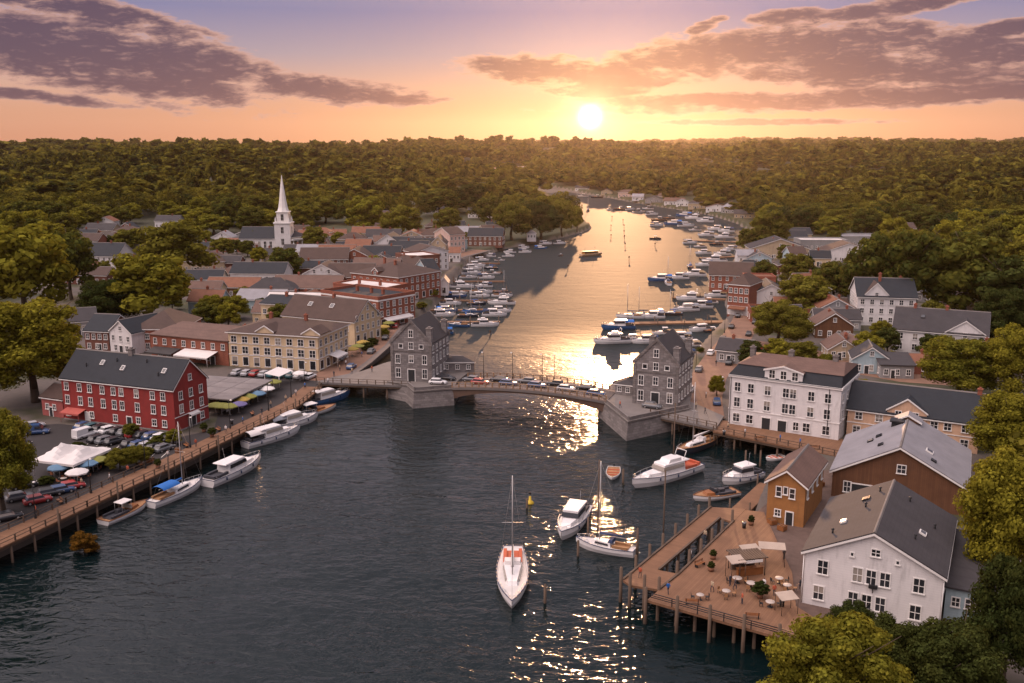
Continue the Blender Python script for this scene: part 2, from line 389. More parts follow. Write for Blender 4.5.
bn = q.n('ShaderNodeBump'); bn.inputs['Strength'].default_value = 1.0; bn.inputs['Distance'].default_value = .52; q.link(q.m('MULTIPLY', hh, rip), bn.inputs['Height']); q.link(bn.outputs[0], p.inputs['Normal'])
water.data.materials.append(mt)
# haze
hb = MB(); hb.box(-11500, 11500, -60, 11200, -5, 330)
haze = hb.build('haze', []); tag(haze, kind='stuff')
mt = bpy.data.materials.new('evening_haze'); mt.use_nodes = True; q = N(mt.node_tree); mt.node_tree.nodes.clear()
o = q.n('ShaderNodeOutputMaterial'); vol = q.n('ShaderNodeVolumePrincipled'); vol.inputs['Color'].default_value = (.93, .78, .70, 1); vol.inputs['Density'].default_value = .000020; vol.inputs['Anisotropy'].default_value = .8
q.link(vol.outputs[0], o.inputs['Volume']); haze.data.materials.append(mt)
# ------------------------------------------------------------------ trees
def crown_arrays(seed, n, leaf, R_=6.0, H=12.0, lobes=14, jit=.2, lr=1.0, shell=(.72, 1.08)):
    """leaf clumps over a heap of billows; returns verts (n*4,3). The crown is centred on x=y=0 and spans z 0..H"""
    g = np.random.default_rng(seed); L = []
    for i in range(lobes):
        t = (i + .5) / lobes; ph = i * 2.39996 + g.uniform(-.4, .4); zz = t ** .8
        rad = R_ * .66 * math.sqrt(max(0, 1 - (zz * 1.02 - .38) ** 2 / .52)) * g.uniform(.7, 1.1)
        r = R_ * g.uniform(.24, .43) * lr * (1.1 - .35 * zz)
        L.append((rad * math.cos(ph), rad * math.sin(ph), H * (.16 + .70 * zz), r))
    L.append((0, 0, H * .45, R_ * .52)); L.append((0, 0, H * .7, R_ * .40))
    L = np.array(L); w = L[:, 3] ** 2; w /= w.sum()
    pos = np.zeros((0, 3)); nor = np.zeros((0, 3))
    while len(pos) < n:
        m = n * 2; i = g.choice(len(L), m, p=w); d = g.normal(size=(m, 3)); d[:, 2] = d[:, 2] * .9 + .12; d /= np.linalg.norm(d, axis=1)[:, None]
        rr = L[i, 3] * (g.uniform(*shell, m))
        P = L[i, :3] + d * rr[:, None] * np.array([1, 1, .82])
        dd = np.linalg.norm((P[:, None] - L[None, :, :3]) / np.array([1, 1, .82]), axis=2) / L[None, :, 3]
        dd[np.arange(m), i] = 9
        ok = (dd.min(1) > .80 * shell[0] / .72) & (P[:, 2] > H * .02)
        pos = np.vstack([pos, P[ok]]); nor = np.vstack([nor, d[ok]])
    pos = pos[:n]; nor = nor[:n]
    nn = nor + g.normal(size=(n, 3)) * jit; nn /= np.linalg.norm(nn, axis=1)[:, None]
    a = np.cross(nn, g.normal(size=(n, 3))); a /= np.linalg.norm(a, axis=1)[:, None]; b = np.cross(nn, a)
    s = leaf * g.uniform(.4, 1.45, n)[:, None] * .5
    V = np.stack([pos - a * s, pos - b * s * .7 + nn * s * .15, pos + a * s * 1.15, pos + b * s * .7 - nn * s * .1], 1)
    return V
def quad_mesh(name, V, mat, extra=None):
    """V (n,4,3) leaf quads; extra: MB whose faces use slot 1"""
    v = V.reshape(-1, 3); nq = len(v) // 4
    me = bpy.data.meshes.new(name)
    me.vertices.add(len(v)); me.vertices.foreach_set('co', v.astype(np.float32).ravel())
    me.loops.add(len(v)); me.loops.foreach_set('vertex_index', np.arange(len(v), dtype=np.int32))
    me.polygons.add(nq); me.polygons.foreach_set('loop_start', (np.arange(nq) * 4).astype(np.int32)); me.polygons.foreach_set('loop_total', np.full(nq, 4, np.int32))
    me.update(calc_edges=True); me.materials.append(mat)
    return me
def trunk_mesh(seed, H=15.0, base=3.2):
    g = random.Random(seed); b = MB(); p = Vector((0, 0, -.6)); r = .42
    top = None
    for i in range(4):
        q_ = p + Vector((g.uniform(-.3, .3), g.uniform(-.3, .3), H * .17)); b.tube(p, q_, r, r * .8, 7); p = q_; r *= .8
        if i >= 1:
            for _ in range(2):
                a = g.uniform(0, 6.28); l = g.uniform(2.5, 4.2); m_ = p + Vector((math.cos(a) * l * .6, math.sin(a) * l * .6, l * .5))
                e = m_ + Vector((math.cos(a + .3) * l * .5, math.sin(a + .3) * l * .5, l * .6)); b.tube(p, m_, r * .6, r * .35, 5); b.tube(m_, e, r * .35, r * .12, 5)
    return b.mesh('trunk', BARK)
# unit trees: crown radius 6, total height 15 (crown from 2.6 up)
NEARV = [crown_arrays(10 + i, 40000, .31, 6, 13.6, 26 + 2 * i, .34, .78, (.5, 1.16)) for i in range(4)]
MIDV = [crown_arrays(30 + i, 5600, .70, 6, 13.6, 18 + i, .26, .88, (.6, 1.12)) for i in range(5)]
FARV = [crown_arrays(50 + i, 460, 2.1, 6, 13.5, 9, .14) for i in range(4)]
TINYV = [crown_arrays(70 + i, 95, 4.2, 6, 14, 6, .14) for i in range(4)]
TRUNKS = [trunk_mesh(i) for i in range(4)]
CROWN = {}
def crown_me(lod, i, mat):
    key = (lod, i, mat.name)
    if key not in CROWN: CROWN[key] = quad_mesh('crown', (NEARV if lod == 0 else MIDV)[i], mat)
    return CROWN[key]
NTREE = [0]; TREEPOS = []
def tree(x, y, r, h, label, group=None, lod=None, mat=None, z=None, cat='tree', name='tree', rz=None):
    z = gz(x, y) if z is None else z
    d = math.hypot(x, y); lod = (0 if d < 330 else 1) if lod is None else lod
    t = thing(name, label, cat, (x, y, z), rnd.uniform(0, 6.28) if rz is None else rz, group)
    t.scale = (r / 6.0, r / 6.0, h / 15.0)
    c = link('crown', crown_me(lod, rnd.randrange(4), mat or LEAF), t, (0, 0, 1.2))
    link('trunk', TRUNKS[rnd.randrange(4)], t)
    NTREE[0] += 1; TREEPOS.append((x, y, r)); return t
def tree_px(cx, top, base, w, label, group=None, mat=None, lod=None):
    """tree whose trunk meets the ground at pixel (cx, base), crown w pixels wide, top at pixel row top"""
    p = GT(cx, base); f = proj(p.x, p.y, p.z)
    s = math.hypot(p.x, p.y) / math.cos(math.atan2(abs(p.x), p.y)) / FPX
    v = -(top - 341.5) / FPX; dy = math.cos(PITCH) + v * math.sin(PITCH); dz = -math.sin(PITCH) + v * math.cos(PITCH)
    h = CAMH + dz / dy * p.y - p.z
    return tree(p.x, p.y, w * s / 2 * 1.0, max(3, h), label, group, lod, mat, p.z)
HAND = [
 # left bank
 (36, 288, 402, 112, 'big golden green tree at the left edge, beside the red warehouse', LEAFGOLD),
 (4, 402, 512, 66, 'golden tree at the left edge beside the white marquee', LEAFGOLD),
 (152, 246, 322, 88, 'largest round tree in the left town, above the brown hipped roof', LEAFGOLD),
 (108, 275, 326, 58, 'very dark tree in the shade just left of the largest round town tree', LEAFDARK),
 (28, 216, 322, 84, 'tall olive tree at the left edge, behind the golden tree by the red warehouse', LEAFGOLD),
 (72, 224, 300, 50, 'olive tree beside the dark roofed white gabled house on the left', LEAF),
 (178, 214, 280, 72, 'broad olive tree behind the largest round town tree', LEAF),
 (131, 226, 254, 38, 'small round tree among the roofs left of the broad olive tree', LEAF),
 (212, 292, 322, 30, 'bushy tree behind the brick row, paler of two side by side', LEAFGOLD),
 (234, 293, 320, 36, 'bushy golden tree behind the brick row, next to the paler one', LEAFGOLD),
 (286, 244, 283, 42, 'round dark green tree in front of the white church', LEAF),
 (315, 224, 252, 30, 'tree just right of the church steeple', LEAF),
 (254, 226, 250, 26, 'small tree left of the white church nave', LEAF),
 (223, 236, 258, 26, 'small tree beside the little white house left of the church', LEAF),
 (365, 192, 236, 48, 'broad bright tree behind the town to the right of the church', LEAFGOLD),
 (402, 202, 240, 46, 'dark broad tree over the town roofs left of the marina', LEAF),
 (425, 238, 258, 24, 'small round tree among the town houses behind the marina', LEAF),
 (448, 205, 236, 34, 'olive tree behind the white block at the top of the marina', LEAF),
 (398, 290, 312, 11, 'small street tree against the brick shop wall', LEAFGOLD),
 (512, 199, 240, 48, 'largest tree on the wooded point, left of the point', LEAF),
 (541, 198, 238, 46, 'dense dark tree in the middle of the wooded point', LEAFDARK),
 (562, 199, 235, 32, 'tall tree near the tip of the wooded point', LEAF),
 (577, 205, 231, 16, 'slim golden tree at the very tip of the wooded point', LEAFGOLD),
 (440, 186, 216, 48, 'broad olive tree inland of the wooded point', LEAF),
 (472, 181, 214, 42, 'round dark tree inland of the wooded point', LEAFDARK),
 (490, 192, 228, 36, 'round olive tree at the inland end of the wooded point', LEAF),
 (120, 447, 470, 27, 'small clipped tree by the terrace, left of two beside the marquee', LEAF),
 (137, 444, 466, 26, 'small clipped tree by the terrace, right of two beside the marquee', LEAF),
 (131, 423, 437, 18, 'small bush tree in front of the red warehouse', LEAF),
 (174, 428, 445, 19, 'small yellow green tree at the corner of the red warehouse', LEAFGOLD),
 # right bank
 (779, 297, 348, 66, 'big round tree behind the white hotel', LEAF),
 (803, 271, 318, 58, 'round tree behind the big one at the hotel', LEAF),
 (764, 257, 292, 30, 'tree beside the white gabled house with dark roof on the right bank', LEAF),
 (795, 250, 288, 36, 'tree at the middle of the row inland of the right bank brick house', LEAF),
 (832, 258, 300, 42, 'tree left of the tall white apartment house', LEAF),
 (747, 226, 252, 24, 'round tree on the shore by the upper right marina', LEAF),
 (768, 206, 252, 46, 'broad tree on the right shore above the marina', LEAF),
 (717, 373, 396, 20, 'small golden tree at the left end of the white hotel', LEAFGOLD),
 (957, 331, 398, 76, 'broad golden tree behind the peach building', LEAFGOLD),
 (872, 226, 312, 60, 'tall tree left behind the tall white apartment house', LEAF),
 (912, 222, 318, 66, 'tall tree behind the tall white apartment house', LEAF),
 (962, 226, 322, 82, 'big tree in the wood right of the pink hip roofed house', LEAF),
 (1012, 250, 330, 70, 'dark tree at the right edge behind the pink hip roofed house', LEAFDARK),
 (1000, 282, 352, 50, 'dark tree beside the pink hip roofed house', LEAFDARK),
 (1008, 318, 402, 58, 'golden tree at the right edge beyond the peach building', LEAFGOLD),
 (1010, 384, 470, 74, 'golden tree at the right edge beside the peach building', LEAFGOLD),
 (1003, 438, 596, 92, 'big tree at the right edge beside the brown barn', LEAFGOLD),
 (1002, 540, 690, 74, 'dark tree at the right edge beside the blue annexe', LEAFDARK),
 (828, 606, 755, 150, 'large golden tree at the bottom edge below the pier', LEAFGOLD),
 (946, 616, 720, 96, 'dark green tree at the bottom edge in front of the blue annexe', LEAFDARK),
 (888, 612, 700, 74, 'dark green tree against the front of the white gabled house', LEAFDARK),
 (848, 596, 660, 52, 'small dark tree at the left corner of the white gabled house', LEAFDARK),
 (826, 352, 374, 22, 'small garden tree between the white hotel and the apartment houses', LEAFGOLD),
 (880, 318, 344, 22, 'garden tree between the two white apartment houses', LEAFGOLD),
]
for (cx, top, base, w, lab, mt_) in HAND: tree_px(cx, top, base, w, lab, mat=mt_)
# ------------------------------------------------------------------ buildings
FOOT = []
WHITE = M('white_paint', (.70, .67, .66), .6, .15, .3, style='siding')
TRIM = M('white_trim', (.76, .73, .70), .5, .1)
REDW = M('red_clapboard', (.27, .034, .030), .75, .3, .35, style='siding')
CREAM = M('cream_stucco', (.62, .47, .30), .8, .2, .3)
PEACH = M('peach_stucco', (.62, .40, .27), .8, .2, .3)
GREYW = M('grey_clapboard', (.30, .29, .29), .8, .2, .3, style='siding')
BLUEW = M('pale_blue_clapboard', (.36, .46, .50), .8, .2, .3, style='siding')
TANW = M('tan_clapboard', (.45, .35, .24), .8, .2, .3, style='siding')
BRICK = M('red_brick', (.27, .085, .05), .85, .35, .4, style='brick')
BRICKD = M('dark_brick', (.17, .065, .045), .85, .35, .4, style='brick')
STONE = M('grey_granite', (.21, .19, .185), .85, .4, .5, style='stone')
STONEL = M('pale_granite', (.175, .155, .148), .85, .45, .4, style='stone')
BOARDB = M('brown_boards', (.15, .068, .035), .85, .35, .4, style='plankz')
BOARDO = M('orange_boards', (.33, .15, .05), .8, .35, .5, style='siding')
SLATE = M('dark_slate', (.022, .026, .033), .8, .3, .5, style='shingle')
SHNG = M('brown_shingle', (.082, .053, .044), .85, .35, .4, style='shingle')
SHNGP = M('pinkish_shingle', (.145, .088, .070), .85, .35, .35, style='shingle')
SHNGG = M('grey_shingle', (.052, .047, .050), .85, .35, .4, style='shingle')
TIN = M('pale_tin_roof', (.24, .23, .245), .6, .35, .3, style='metalroof')
TARR = M('grey_flat_roof', (.13, .11, .105), .9, .4, .25)
WROOF = M('white_flat_roof', (.62, .57, .54), .8, .3, .25)
GLASS = M('window_glass', (.018, .020, .026), .12, .3, 1.2, spec=.6)
q = N(GLASS.node_tree); p = next(n_ for n_ in GLASS.node_tree.nodes if n_.type == 'BSDF_PRINCIPLED')
rd = q.n('ShaderNodeObjectInfo').outputs['Random']; sz = q.n('ShaderNodeSeparateXYZ'); q.link(q.n('ShaderNodeTexCoord').outputs['Object'], sz.inputs[0])
bl = q.m('MULTIPLY', q.m('GREATER_THAN', rd, .8), q.m('GREATER_THAN', sz.outputs[2], q.m('MULTIPLY', q.m('FRACT', q.m('MULTIPLY', rd, 37.0)), 1.6)))       # half drawn blinds
q.link(q.mix(bl, q.mix(rd, (.010, .012, .016), (.035, .036, .042)), (.26, .23, .20)), p.inputs['Base Color'])
DOORM = M('dark_door', (.03, .032, .035), .5, .2)
BLACK = M('black_iron', (.02, .02, .022), .5, .2)
WOOD = M('deck_boards', (.215, .112, .062), .8, .4, .35, style='plankx')
WOODY = M('deck_boards_cross', (.215, .112, .062), .8, .4, .35, style='planky')
TIMBER = M('weathered_timber', (.115, .078, .055), .9, .4, .8)
CONC = M('pale_concrete', (.17, .15, .14), .9, .3, .3)
ASPH = M('asphalt', (.036, .032, .032), .9, .3, .2)
PAVE = M('brick_paving', (.22, .125, .085), .9, .35, .3)
LINE = M('road_line', (.62, .58, .52), .8, .2)
CANVAS = M('white_canvas', (.66, .62, .60), .8, .12, .4)
GREYCAN = M('grey_canvas', (.21, .185, .18), .85, .35, .25)

WIN = {}
def win_meshes(w, h, style):
    key = (round(w, 2), round(h, 2), style)
    if key in WIN: return WIN[key]
    fr = MB(); t = .13; d = .09
    fr.box(-w / 2 - t, -w / 2, -d, .0, -t, h + t); fr.box(w / 2, w / 2 + t, -d, .0, -t, h + t)
    fr.box(-w / 2, w / 2, -d, .0, h, h + t); fr.box(-w / 2, w / 2, -d, .0, -t, 0); fr.box(-w / 2 - t * 1.5, w / 2 + t * 1.5, -d - .12, -d, -t * 1.2, -.02)
    if style != 'plain':
        if w > .7: fr.box(-.04, .04, -.075, .0, 0, h)
        fr.box(-w / 2, w / 2, -.07, .0, h * .5 - .035, h * .5 + .035)
    f = fr.mesh('window', TRIM)
    pn = MB(); pn.box(-w / 2, w / 2, -.03, .0, 0, h); g = pn.mesh('pane', GLASS)
    WIN[key] = (f, g); return WIN[key]
class House:
    """one building: an Empty at the left front corner, x along the front, y away from it"""
    def __init__(s, name, label, cat, A, B, D, eave, roof='side', rise=3, wall=None, top=None, group=None, over=.35, z=None, foot=True, trim=True):
        A = Vector(A); B = Vector(B); s.W = (B - A).to_2d().length; s.D = D; s.E = eave; s.rise = rise; s.kind = roof
        s.rz = math.atan2(B.y - A.y, B.x - A.x); z = min(A.z, B.z) if z is None else z
        s.root = thing(name, label, cat, (A.x, A.y, z), s.rz, group); s.wallm = wall or WHITE; s.roofm = top or SLATE
        c = s.root.location + Vector((math.cos(s.rz) * s.W / 2 - math.sin(s.rz) * D / 2, math.sin(s.rz) * s.W / 2 + math.cos(s.rz) * D / 2, 0))
        if foot:
            n = max(1, int(round(max(s.W, D) / max(4, min(s.W, D)))))
            for i in range(n):
                t = (i + .5) / n; lx, ly = (s.W * t, D / 2) if s.W > D else (s.W / 2, D * t)
                FOOT.append((s.root.location.x + math.cos(s.rz) * lx - math.sin(s.rz) * ly, s.root.location.y + math.sin(s.rz) * lx + math.cos(s.rz) * ly, min(s.W, D) * .6))
        s.body(over, trim)
    def body(s, ov, trim):
        W_, D, E, r = s.W, s.D, s.E, s.rise; b = MB(); f0 = -1.0
        rf = MB(); th = .22
        if s.kind == 'side':
            b.poly([(0, 0, f0), (W_, 0, f0), (W_, 0, E), (0, 0, E)]); b.poly([(W_, D, f0), (0, D, f0), (0, D, E), (W_, D, E)])
            b.poly([(W_, 0, f0), (W_, D, f0), (W_, D, E), (W_, D / 2, E + r), (W_, 0, E)]); b.poly([(0, D, f0), (0, 0, f0), (0, 0, E), (0, D / 2, E + r), (0, D, E)])
            k_ = r / (D / 2); e0 = E - ov * k_
            for sg in (0, 1):
                y0, ym = (-ov, D / 2) if sg == 0 else (D + ov, D / 2)
                P = [(-ov, y0, e0), (W_ + ov, y0, e0), (W_ + ov, ym, E + r), (-ov, ym, E + r)]
                if sg: P = [P[1], P[0], P[3], P[2]]
                s.slab(rf, P, th)
            if trim:
                t = MB()
                for x in (-ov, W_ + ov - .12):
                    x += -.02 if x < 0 else .02
                    for y0 in (-ov, D + ov):
                        t.hexa([(x, y0, e0 - .22), (x + .12, y0, e0 - .22), (x + .12, D / 2, E + r - .22), (x, D / 2, E + r - .22), (x, y0, e0 + .03), (x + .12, y0, e0 + .03), (x + .12, D / 2, E + r + .03), (x, D / 2, E + r + .03)])
                t.box(-ov + .15, W_ + ov - .15, -ov - .05, -ov + .1, e0 - .2, e0 - .02)
                t.build('fascia', TRIM, s.root)
        elif s.kind == 'front':
            b.poly([(0, 0, f0), (W_, 0, f0), (W_, 0, E), (W_ / 2, 0, E + r), (0, 0, E)]); b.poly([(W_, D, f0), (0, D, f0), (0, D, E), (W_ / 2, D, E + r), (W_, D, E)])
            b.poly([(W_, 0, f0), (W_, D, f0), (W_, D, E), (W_, 0, E)]); b.poly([(0, D, f0), (0, 0, f0), (0, 0, E), (0, D, E)])
            k_ = r / (W_ / 2); e0 = E - ov * k_
            s.slab(rf, [(W_ + ov, -ov, e0), (W_ + ov, D + ov, e0), (W_ / 2, D + ov, E + r), (W_ / 2, -ov, E + r)], th)
            s.slab(rf, [(-ov, D + ov, e0), (-ov, -ov, e0), (W_ / 2, -ov, E + r), (W_ / 2, D + ov, E + r)], th)
            if trim:
                t = MB()
                for y in (-ov - .02,):
                    for x0 in (-ov, W_ + ov):
                        t.hexa([(x0, y, e0 - .26), (x0, y + .12, e0 - .26), (W_ / 2, y + .12, E + r - .26), (W_ / 2, y, E + r - .26), (x0, y, e0 + .04), (x0, y + .12, e0 + .04), (W_ / 2, y + .12, E + r + .04), (W_ / 2, y, E + r + .04)])
                for x in (-ov - .05, W_ + ov - .1): t.box(x, x + .15, -ov + .15, D + ov - .15, e0 - .2, e0 - .02)
                t.build('fascia', TRIM, s.root)
        elif s.kind in ('hip', 'low'):
            b.box(0, W_, 0, D, f0, E)
            m_ = min(W_, D) / 2
            if W_ >= D: R1, R2 = (m_, D / 2, E + r), (W_ - m_, D / 2, E + r)
            else: R1, R2 = (W_ / 2, m_, E + r), (W_ / 2, D - m_, E + r)
            c = [(-ov, -ov, E), (W_ + ov, -ov, E), (W_ + ov, D + ov, E), (-ov, D + ov, E)]
            if W_ >= D: fs = [[c[0], c[1], R2, R1], [c[1], c[2], R2], [c[2], c[3], R1, R2], [c[3], c[0], R1]]
            else: fs = [[c[0], c[1], R1], [c[1], c[2], R2, R1], [c[2], c[3], R2], [c[3], c[0], R1, R2]]
            for f in fs: rf.poly(f)
            cc = [(x, y, z - .25) for x, y, z in c]
            for i in range(4): j = (i + 1) % 4; rf.poly([cc[i], cc[j], c[j], c[i]], 1)
            rf.poly(cc[::-1], 1)
        elif s.kind == 'flat':
            b.box(0, W_, 0, D, f0, E)
            rf.box(.3, W_ - .3, .3, D - .3, E - .4, E + .05)
            p_ = MB(); h = r
            p_.box(-.08, W_ + .08, -.08, .22, E, E + h); p_.box(-.08, W_ + .08, D - .22, D + .08, E, E + h); p_.box(-.08, .22, .22, D - .22, E, E + h); p_.box(W_ - .22, W_ + .08, .22, D - .22, E, E + h)
            p_.build('parapet', s.wallm, s.root)
        elif s.kind == 'shed':
            b.poly([(0, 0, f0), (W_, 0, f0), (W_, 0, E), (0, 0, E)]); b.poly([(W_, D, f0), (0, D, f0), (0, D, E + r), (W_, D, E + r)])
            b.poly([(W_, 0, f0), (W_, D, f0), (W_, D, E + r), (W_, 0, E)]); b.poly([(0, D, f0), (0, 0, f0), (0, 0, E), (0, D, E + r)])
            s.slab(rf, [(-ov, -ov, E - ov * r / D), (W_ + ov, -ov, E - ov * r / D), (W_ + ov, D + ov, E + r + ov * r / D), (-ov, D + ov, E + r + ov * r / D)], th)
        elif s.kind == 'mansard':
            b.box(0, W_, 0, D, f0, E); i_ = r * .55; h1 = r
            lo = [(-ov, -ov, E), (W_ + .05, -ov, E), (W_ + .05, D + ov, E), (-ov, D + ov, E)]; hi = [(i_, i_, E + h1), (W_ - .2, i_, E + h1), (W_ - .2, D - i_, E + h1), (i_, D - i_, E + h1)]
            for a in range(4): c = (a + 1) % 4; rf.poly([lo[a], lo[c], hi[c], hi[a]], 0)
            top = [(i_ + 3, D / 2, E + h1 + 1.5), (W_ - 1.2, D / 2, E + h1 + 1.5)]
            h2 = [(x - (.25 if x < W_ / 2 else -.25), y - (.25 if y < D / 2 else -.25), z + .02) for x, y, z in hi]
            u_ = MB(); u_.poly([h2[0], h2[1], top[1], top[0]]); u_.poly([h2[1], h2[2], top[1]]); u_.poly([h2[2], h2[3], top[0], top[1]]); u_.poly([h2[3], h2[0], top[0]])
            u_.poly(h2[::-1]); u_.build('upper_roof', SHNGP, s.root)
        s.wall = b.build('wall', [s.wallm], s.root)
        s.roof = rf.build('roof', [s.roofm, TRIM], s.root)
        if trim and s.kind in ('side', 'front'):
            c = MB(); zz = E + r + .2
            if s.kind == 'side': c.hexa([(-ov, D / 2 - .22, zz - .1), (W_ + ov, D / 2 - .22, zz - .1), (W_ + ov, D / 2 + .22, zz - .1), (-ov, D / 2 + .22, zz - .1), (-ov, D / 2 - .06, zz + .1), (W_ + ov, D / 2 - .06, zz + .1), (W_ + ov, D / 2 + .06, zz + .1), (-ov, D / 2 + .06, zz + .1)])
            else: c.hexa([(W_ / 2 - .22, -ov, zz - .1), (W_ / 2 + .22, -ov, zz - .1), (W_ / 2 + .22, D + ov, zz - .1), (W_ / 2 - .22, D + ov, zz - .1), (W_ / 2 - .06, -ov, zz + .1), (W_ / 2 + .06, -ov, zz + .1), (W_ / 2 + .06, D + ov, zz + .1), (W_ / 2 - .06, D + ov, zz + .1)])
            c.build('ridge_cap', CONC, s.roof)
    @staticmethod
    def slab(m_, P, th):
        lo = [(x, y, z) for x, y, z in P]; hi = [(x, y, z + th) for x, y, z in P]
        m_.poly(hi); m_.poly(lo[::-1])
        for i in range(4): j = (i + 1) % 4; m_.poly([lo[i], lo[j], hi[j], hi[i]])
    def place(s, face, u, off=0):
        return {'f': ((u, -off), 0), 'r': ((s.W + off, u), R(90)), 'l': ((-off, s.D - u), R(-90)), 'b': ((s.W - u, s.D + off), R(180))}[face]
    def win(s, face, us, z, w=1.0, h=1.6, style='cross', single=False):
        fm, gm = win_meshes(w, h, style)
        for u in (us if isinstance(us, (list, tuple)) else [us]):
            (x, y), rz = s.place(face, u); o = link('window', fm, s.root, (x, y, z), rz); link('pane', gm, o)
    def row(s, face, n, z, w=1.0, h=1.6, style='cross', m0=None, m1=None):
        L = s.W if face in 'fb' else s.D; a = L / (2 * n) if m0 is None else m0; c = L - (L / (2 * n) if m1 is None else m1)
        s.win(face, [a + (c - a) * (i / (n - 1) if n > 1 else .5) for i in range(n)], z, w, h, style)
    def door(s, face, u, w=1.3, h=2.2, mat=None, z=0.0):
        (x, y), rz = s.place(face, u); b = MB(); b.box(-w / 2, w / 2, -.05, 0, 0, h)
        f = MB(); f.box(-w / 2 - .16, -w / 2, -.12, 0, 0, h + .18); f.box(w / 2, w / 2 + .16, -.12, 0, 0, h + .18); f.box(-w / 2, w / 2, -.12, 0, h, h + .18)
        d = b.build('door', mat or DOORM, s.root, (x, y, z), rz); f.build('door_frame', TRIM, d)
    def chimney(s, x, y, z0, h=1.6, w=.8, mat=None):
        b = MB(); b.box(-w / 2, w / 2, -w / 2, w / 2, -1.2, h); b.box(-w / 2 - .1, w / 2 + .1, -w / 2 - .1, w / 2 + .1, h, h + .18); b.box(-w / 4, w / 4, -w / 4, w / 4, h + .18, h + .5)
        b.build('chimney', mat or BRICK, s.roof, (x, y, z0))
    def skylight(s, x, y, w=.9, l=1.2, mat=None):
        """a hatch lying on a gable slope at local (x, y)"""
        if s.kind == 'side':
            k_ = s.rise / (s.D / 2); z = s.E + k_ * min(y, s.D - y); sg = 1 if y < s.D / 2 else -1; rot = (math.atan(k_) * sg, 0, 0)
        else:
            k_ = s.rise / (s.W / 2); z = s.E + k_ * min(x, s.W - x); sg = 1 if x < s.W / 2 else -1; rot = (0, -math.atan(k_) * sg, 0)
        b = MB(); b.box(-w / 2, w / 2, -l / 2, l / 2, .1, .42); o = b.build('skylight', mat or TRIM, s.roof, (x, y, z)); o.rotation_euler = rot
        g = MB(); g.box(-w / 2 + .12, w / 2 - .12, -l / 2 + .12, l / 2 - .12, .42, .45); g.build('pane', GLASS, o)
    def vent(s, x, y, h=.8, r=.12):
        k_ = s.rise / ((s.D if s.kind == 'side' else s.W) / 2); z = s.E + k_ * (min(y, s.D - y) if s.kind == 'side' else min(x, s.W - x))
        b = MB(); b.tube((0, 0, 0), (0, 0, h), r, None, 7); b.lathe([(r * 1.7, h), (r * 1.7, h + .12), (0, h + .22)], n=7); b.build('roof_vent', BLACK, s.roof, (x, y, z))
    def dormer(s, x, w, d, zb, h, rise=1.1, y=0.0, wins=2, ww=.9, wh=1.3, roofm=None, top=None):
        """a gabled bay over the front eave: wall from zb to zb+h"""
        b = MB(); b.poly([(x - w / 2, y, zb), (x + w / 2, y, zb), (x + w / 2, y, zb + h), (x, y, zb + h + rise), (x - w / 2, y, zb + h)])
        b.poly([(x - w / 2, y + d, zb), (x - w / 2, y, zb), (x - w / 2, y, zb + h), (x - w / 2, y + d, zb + h)]); b.poly([(x + w / 2, y, zb), (x + w / 2, y + d, zb), (x + w / 2, y + d, zb + h), (x + w / 2, y, zb + h)])
        dm = b.build('gable', s.wallm, s.root); r_ = MB(); o = .25; e = zb + h - o * rise / (w / 2)
        s.slab(r_, [(x + w / 2 + o, y - o, e), (x + w / 2 + o, y + d, e), (x, y + d, zb + h + rise), (x, y - o, zb + h + rise)], .16)
        s.slab(r_, [(x - w / 2 - o, y + d, e), (x - w / 2 - o, y - o, e), (x, y - o, zb + h + rise), (x, y + d, zb + h + rise)], .16)
        r_.build('gable_roof', top or s.roofm, dm)
        t = MB()
        for x0 in (x - w / 2 - o, x + w / 2 + o):
            t.hexa([(x0, y - o - .03, e - .12), (x0, y - o + .06, e - .12), (x, y - o + .06, zb + h + rise - .12), (x, y - o - .03, zb + h + rise - .12), (x0, y - o - .03, e + .19), (x0, y - o + .06, e + .19), (x, y - o + .06, zb + h + rise + .19), (x, y - o - .03, zb + h + rise + .19)])
        t.build('gable_trim', TRIM, dm)
        fm, gm = win_meshes(ww, wh, 'cross')
        for i in range(wins):
            u = x + (i - (wins - 1) / 2) * (w / (wins + .3)); o_ = link('window', fm, s.root, (u, y, zb + h * .5 - wh * .35), 0); link('pane', gm, o_)
    def band(s, z, h=.25, faces='fr', name='cornice', mat=None, off=.1):
        b = MB()
        if 'f' in faces: b.box(-off, s.W + off, -off, -.002, z, z + h)
        if 'r' in faces: b.box(s.W + .002, s.W + off, 0, s.D, z, z + h)
        if 'l' in faces: b.box(-off, -.002, 0, s.D, z, z + h)
        b.build(name, mat or TRIM, s.root)
    def awning(s, face, u, w, d=2.2, z=3.0, mat=None, drop=.7):
        (x, y), rz = s.place(face, u); b = MB()
        b.hexa([(-w / 2, -d, z - drop), (w / 2, -d, z - drop), (w / 2, 0, z), (-w / 2, 0, z), (-w / 2, -d, z - drop + .06), (w / 2, -d, z - drop + .06), (w / 2, 0, z + .06), (-w / 2, 0, z + .06)])
        b.box(-w / 2, w / 2, -d - .03, -d, z - drop - .3, z - drop + .03)
        for q_ in (-w / 2 + .1, w / 2 - .1): b.tube((q_, -d + .1, z - drop), (q_, -d + .1, -.2), .05, .05, 5)
        b.build('awning', mat or CANVAS, s.root, (x, y, 0), rz)
def perp(A, B, D):
    u = (Vector(B) - Vector(A)).to_2d().normalized(); return Vector((-u.y, u.x)) * D

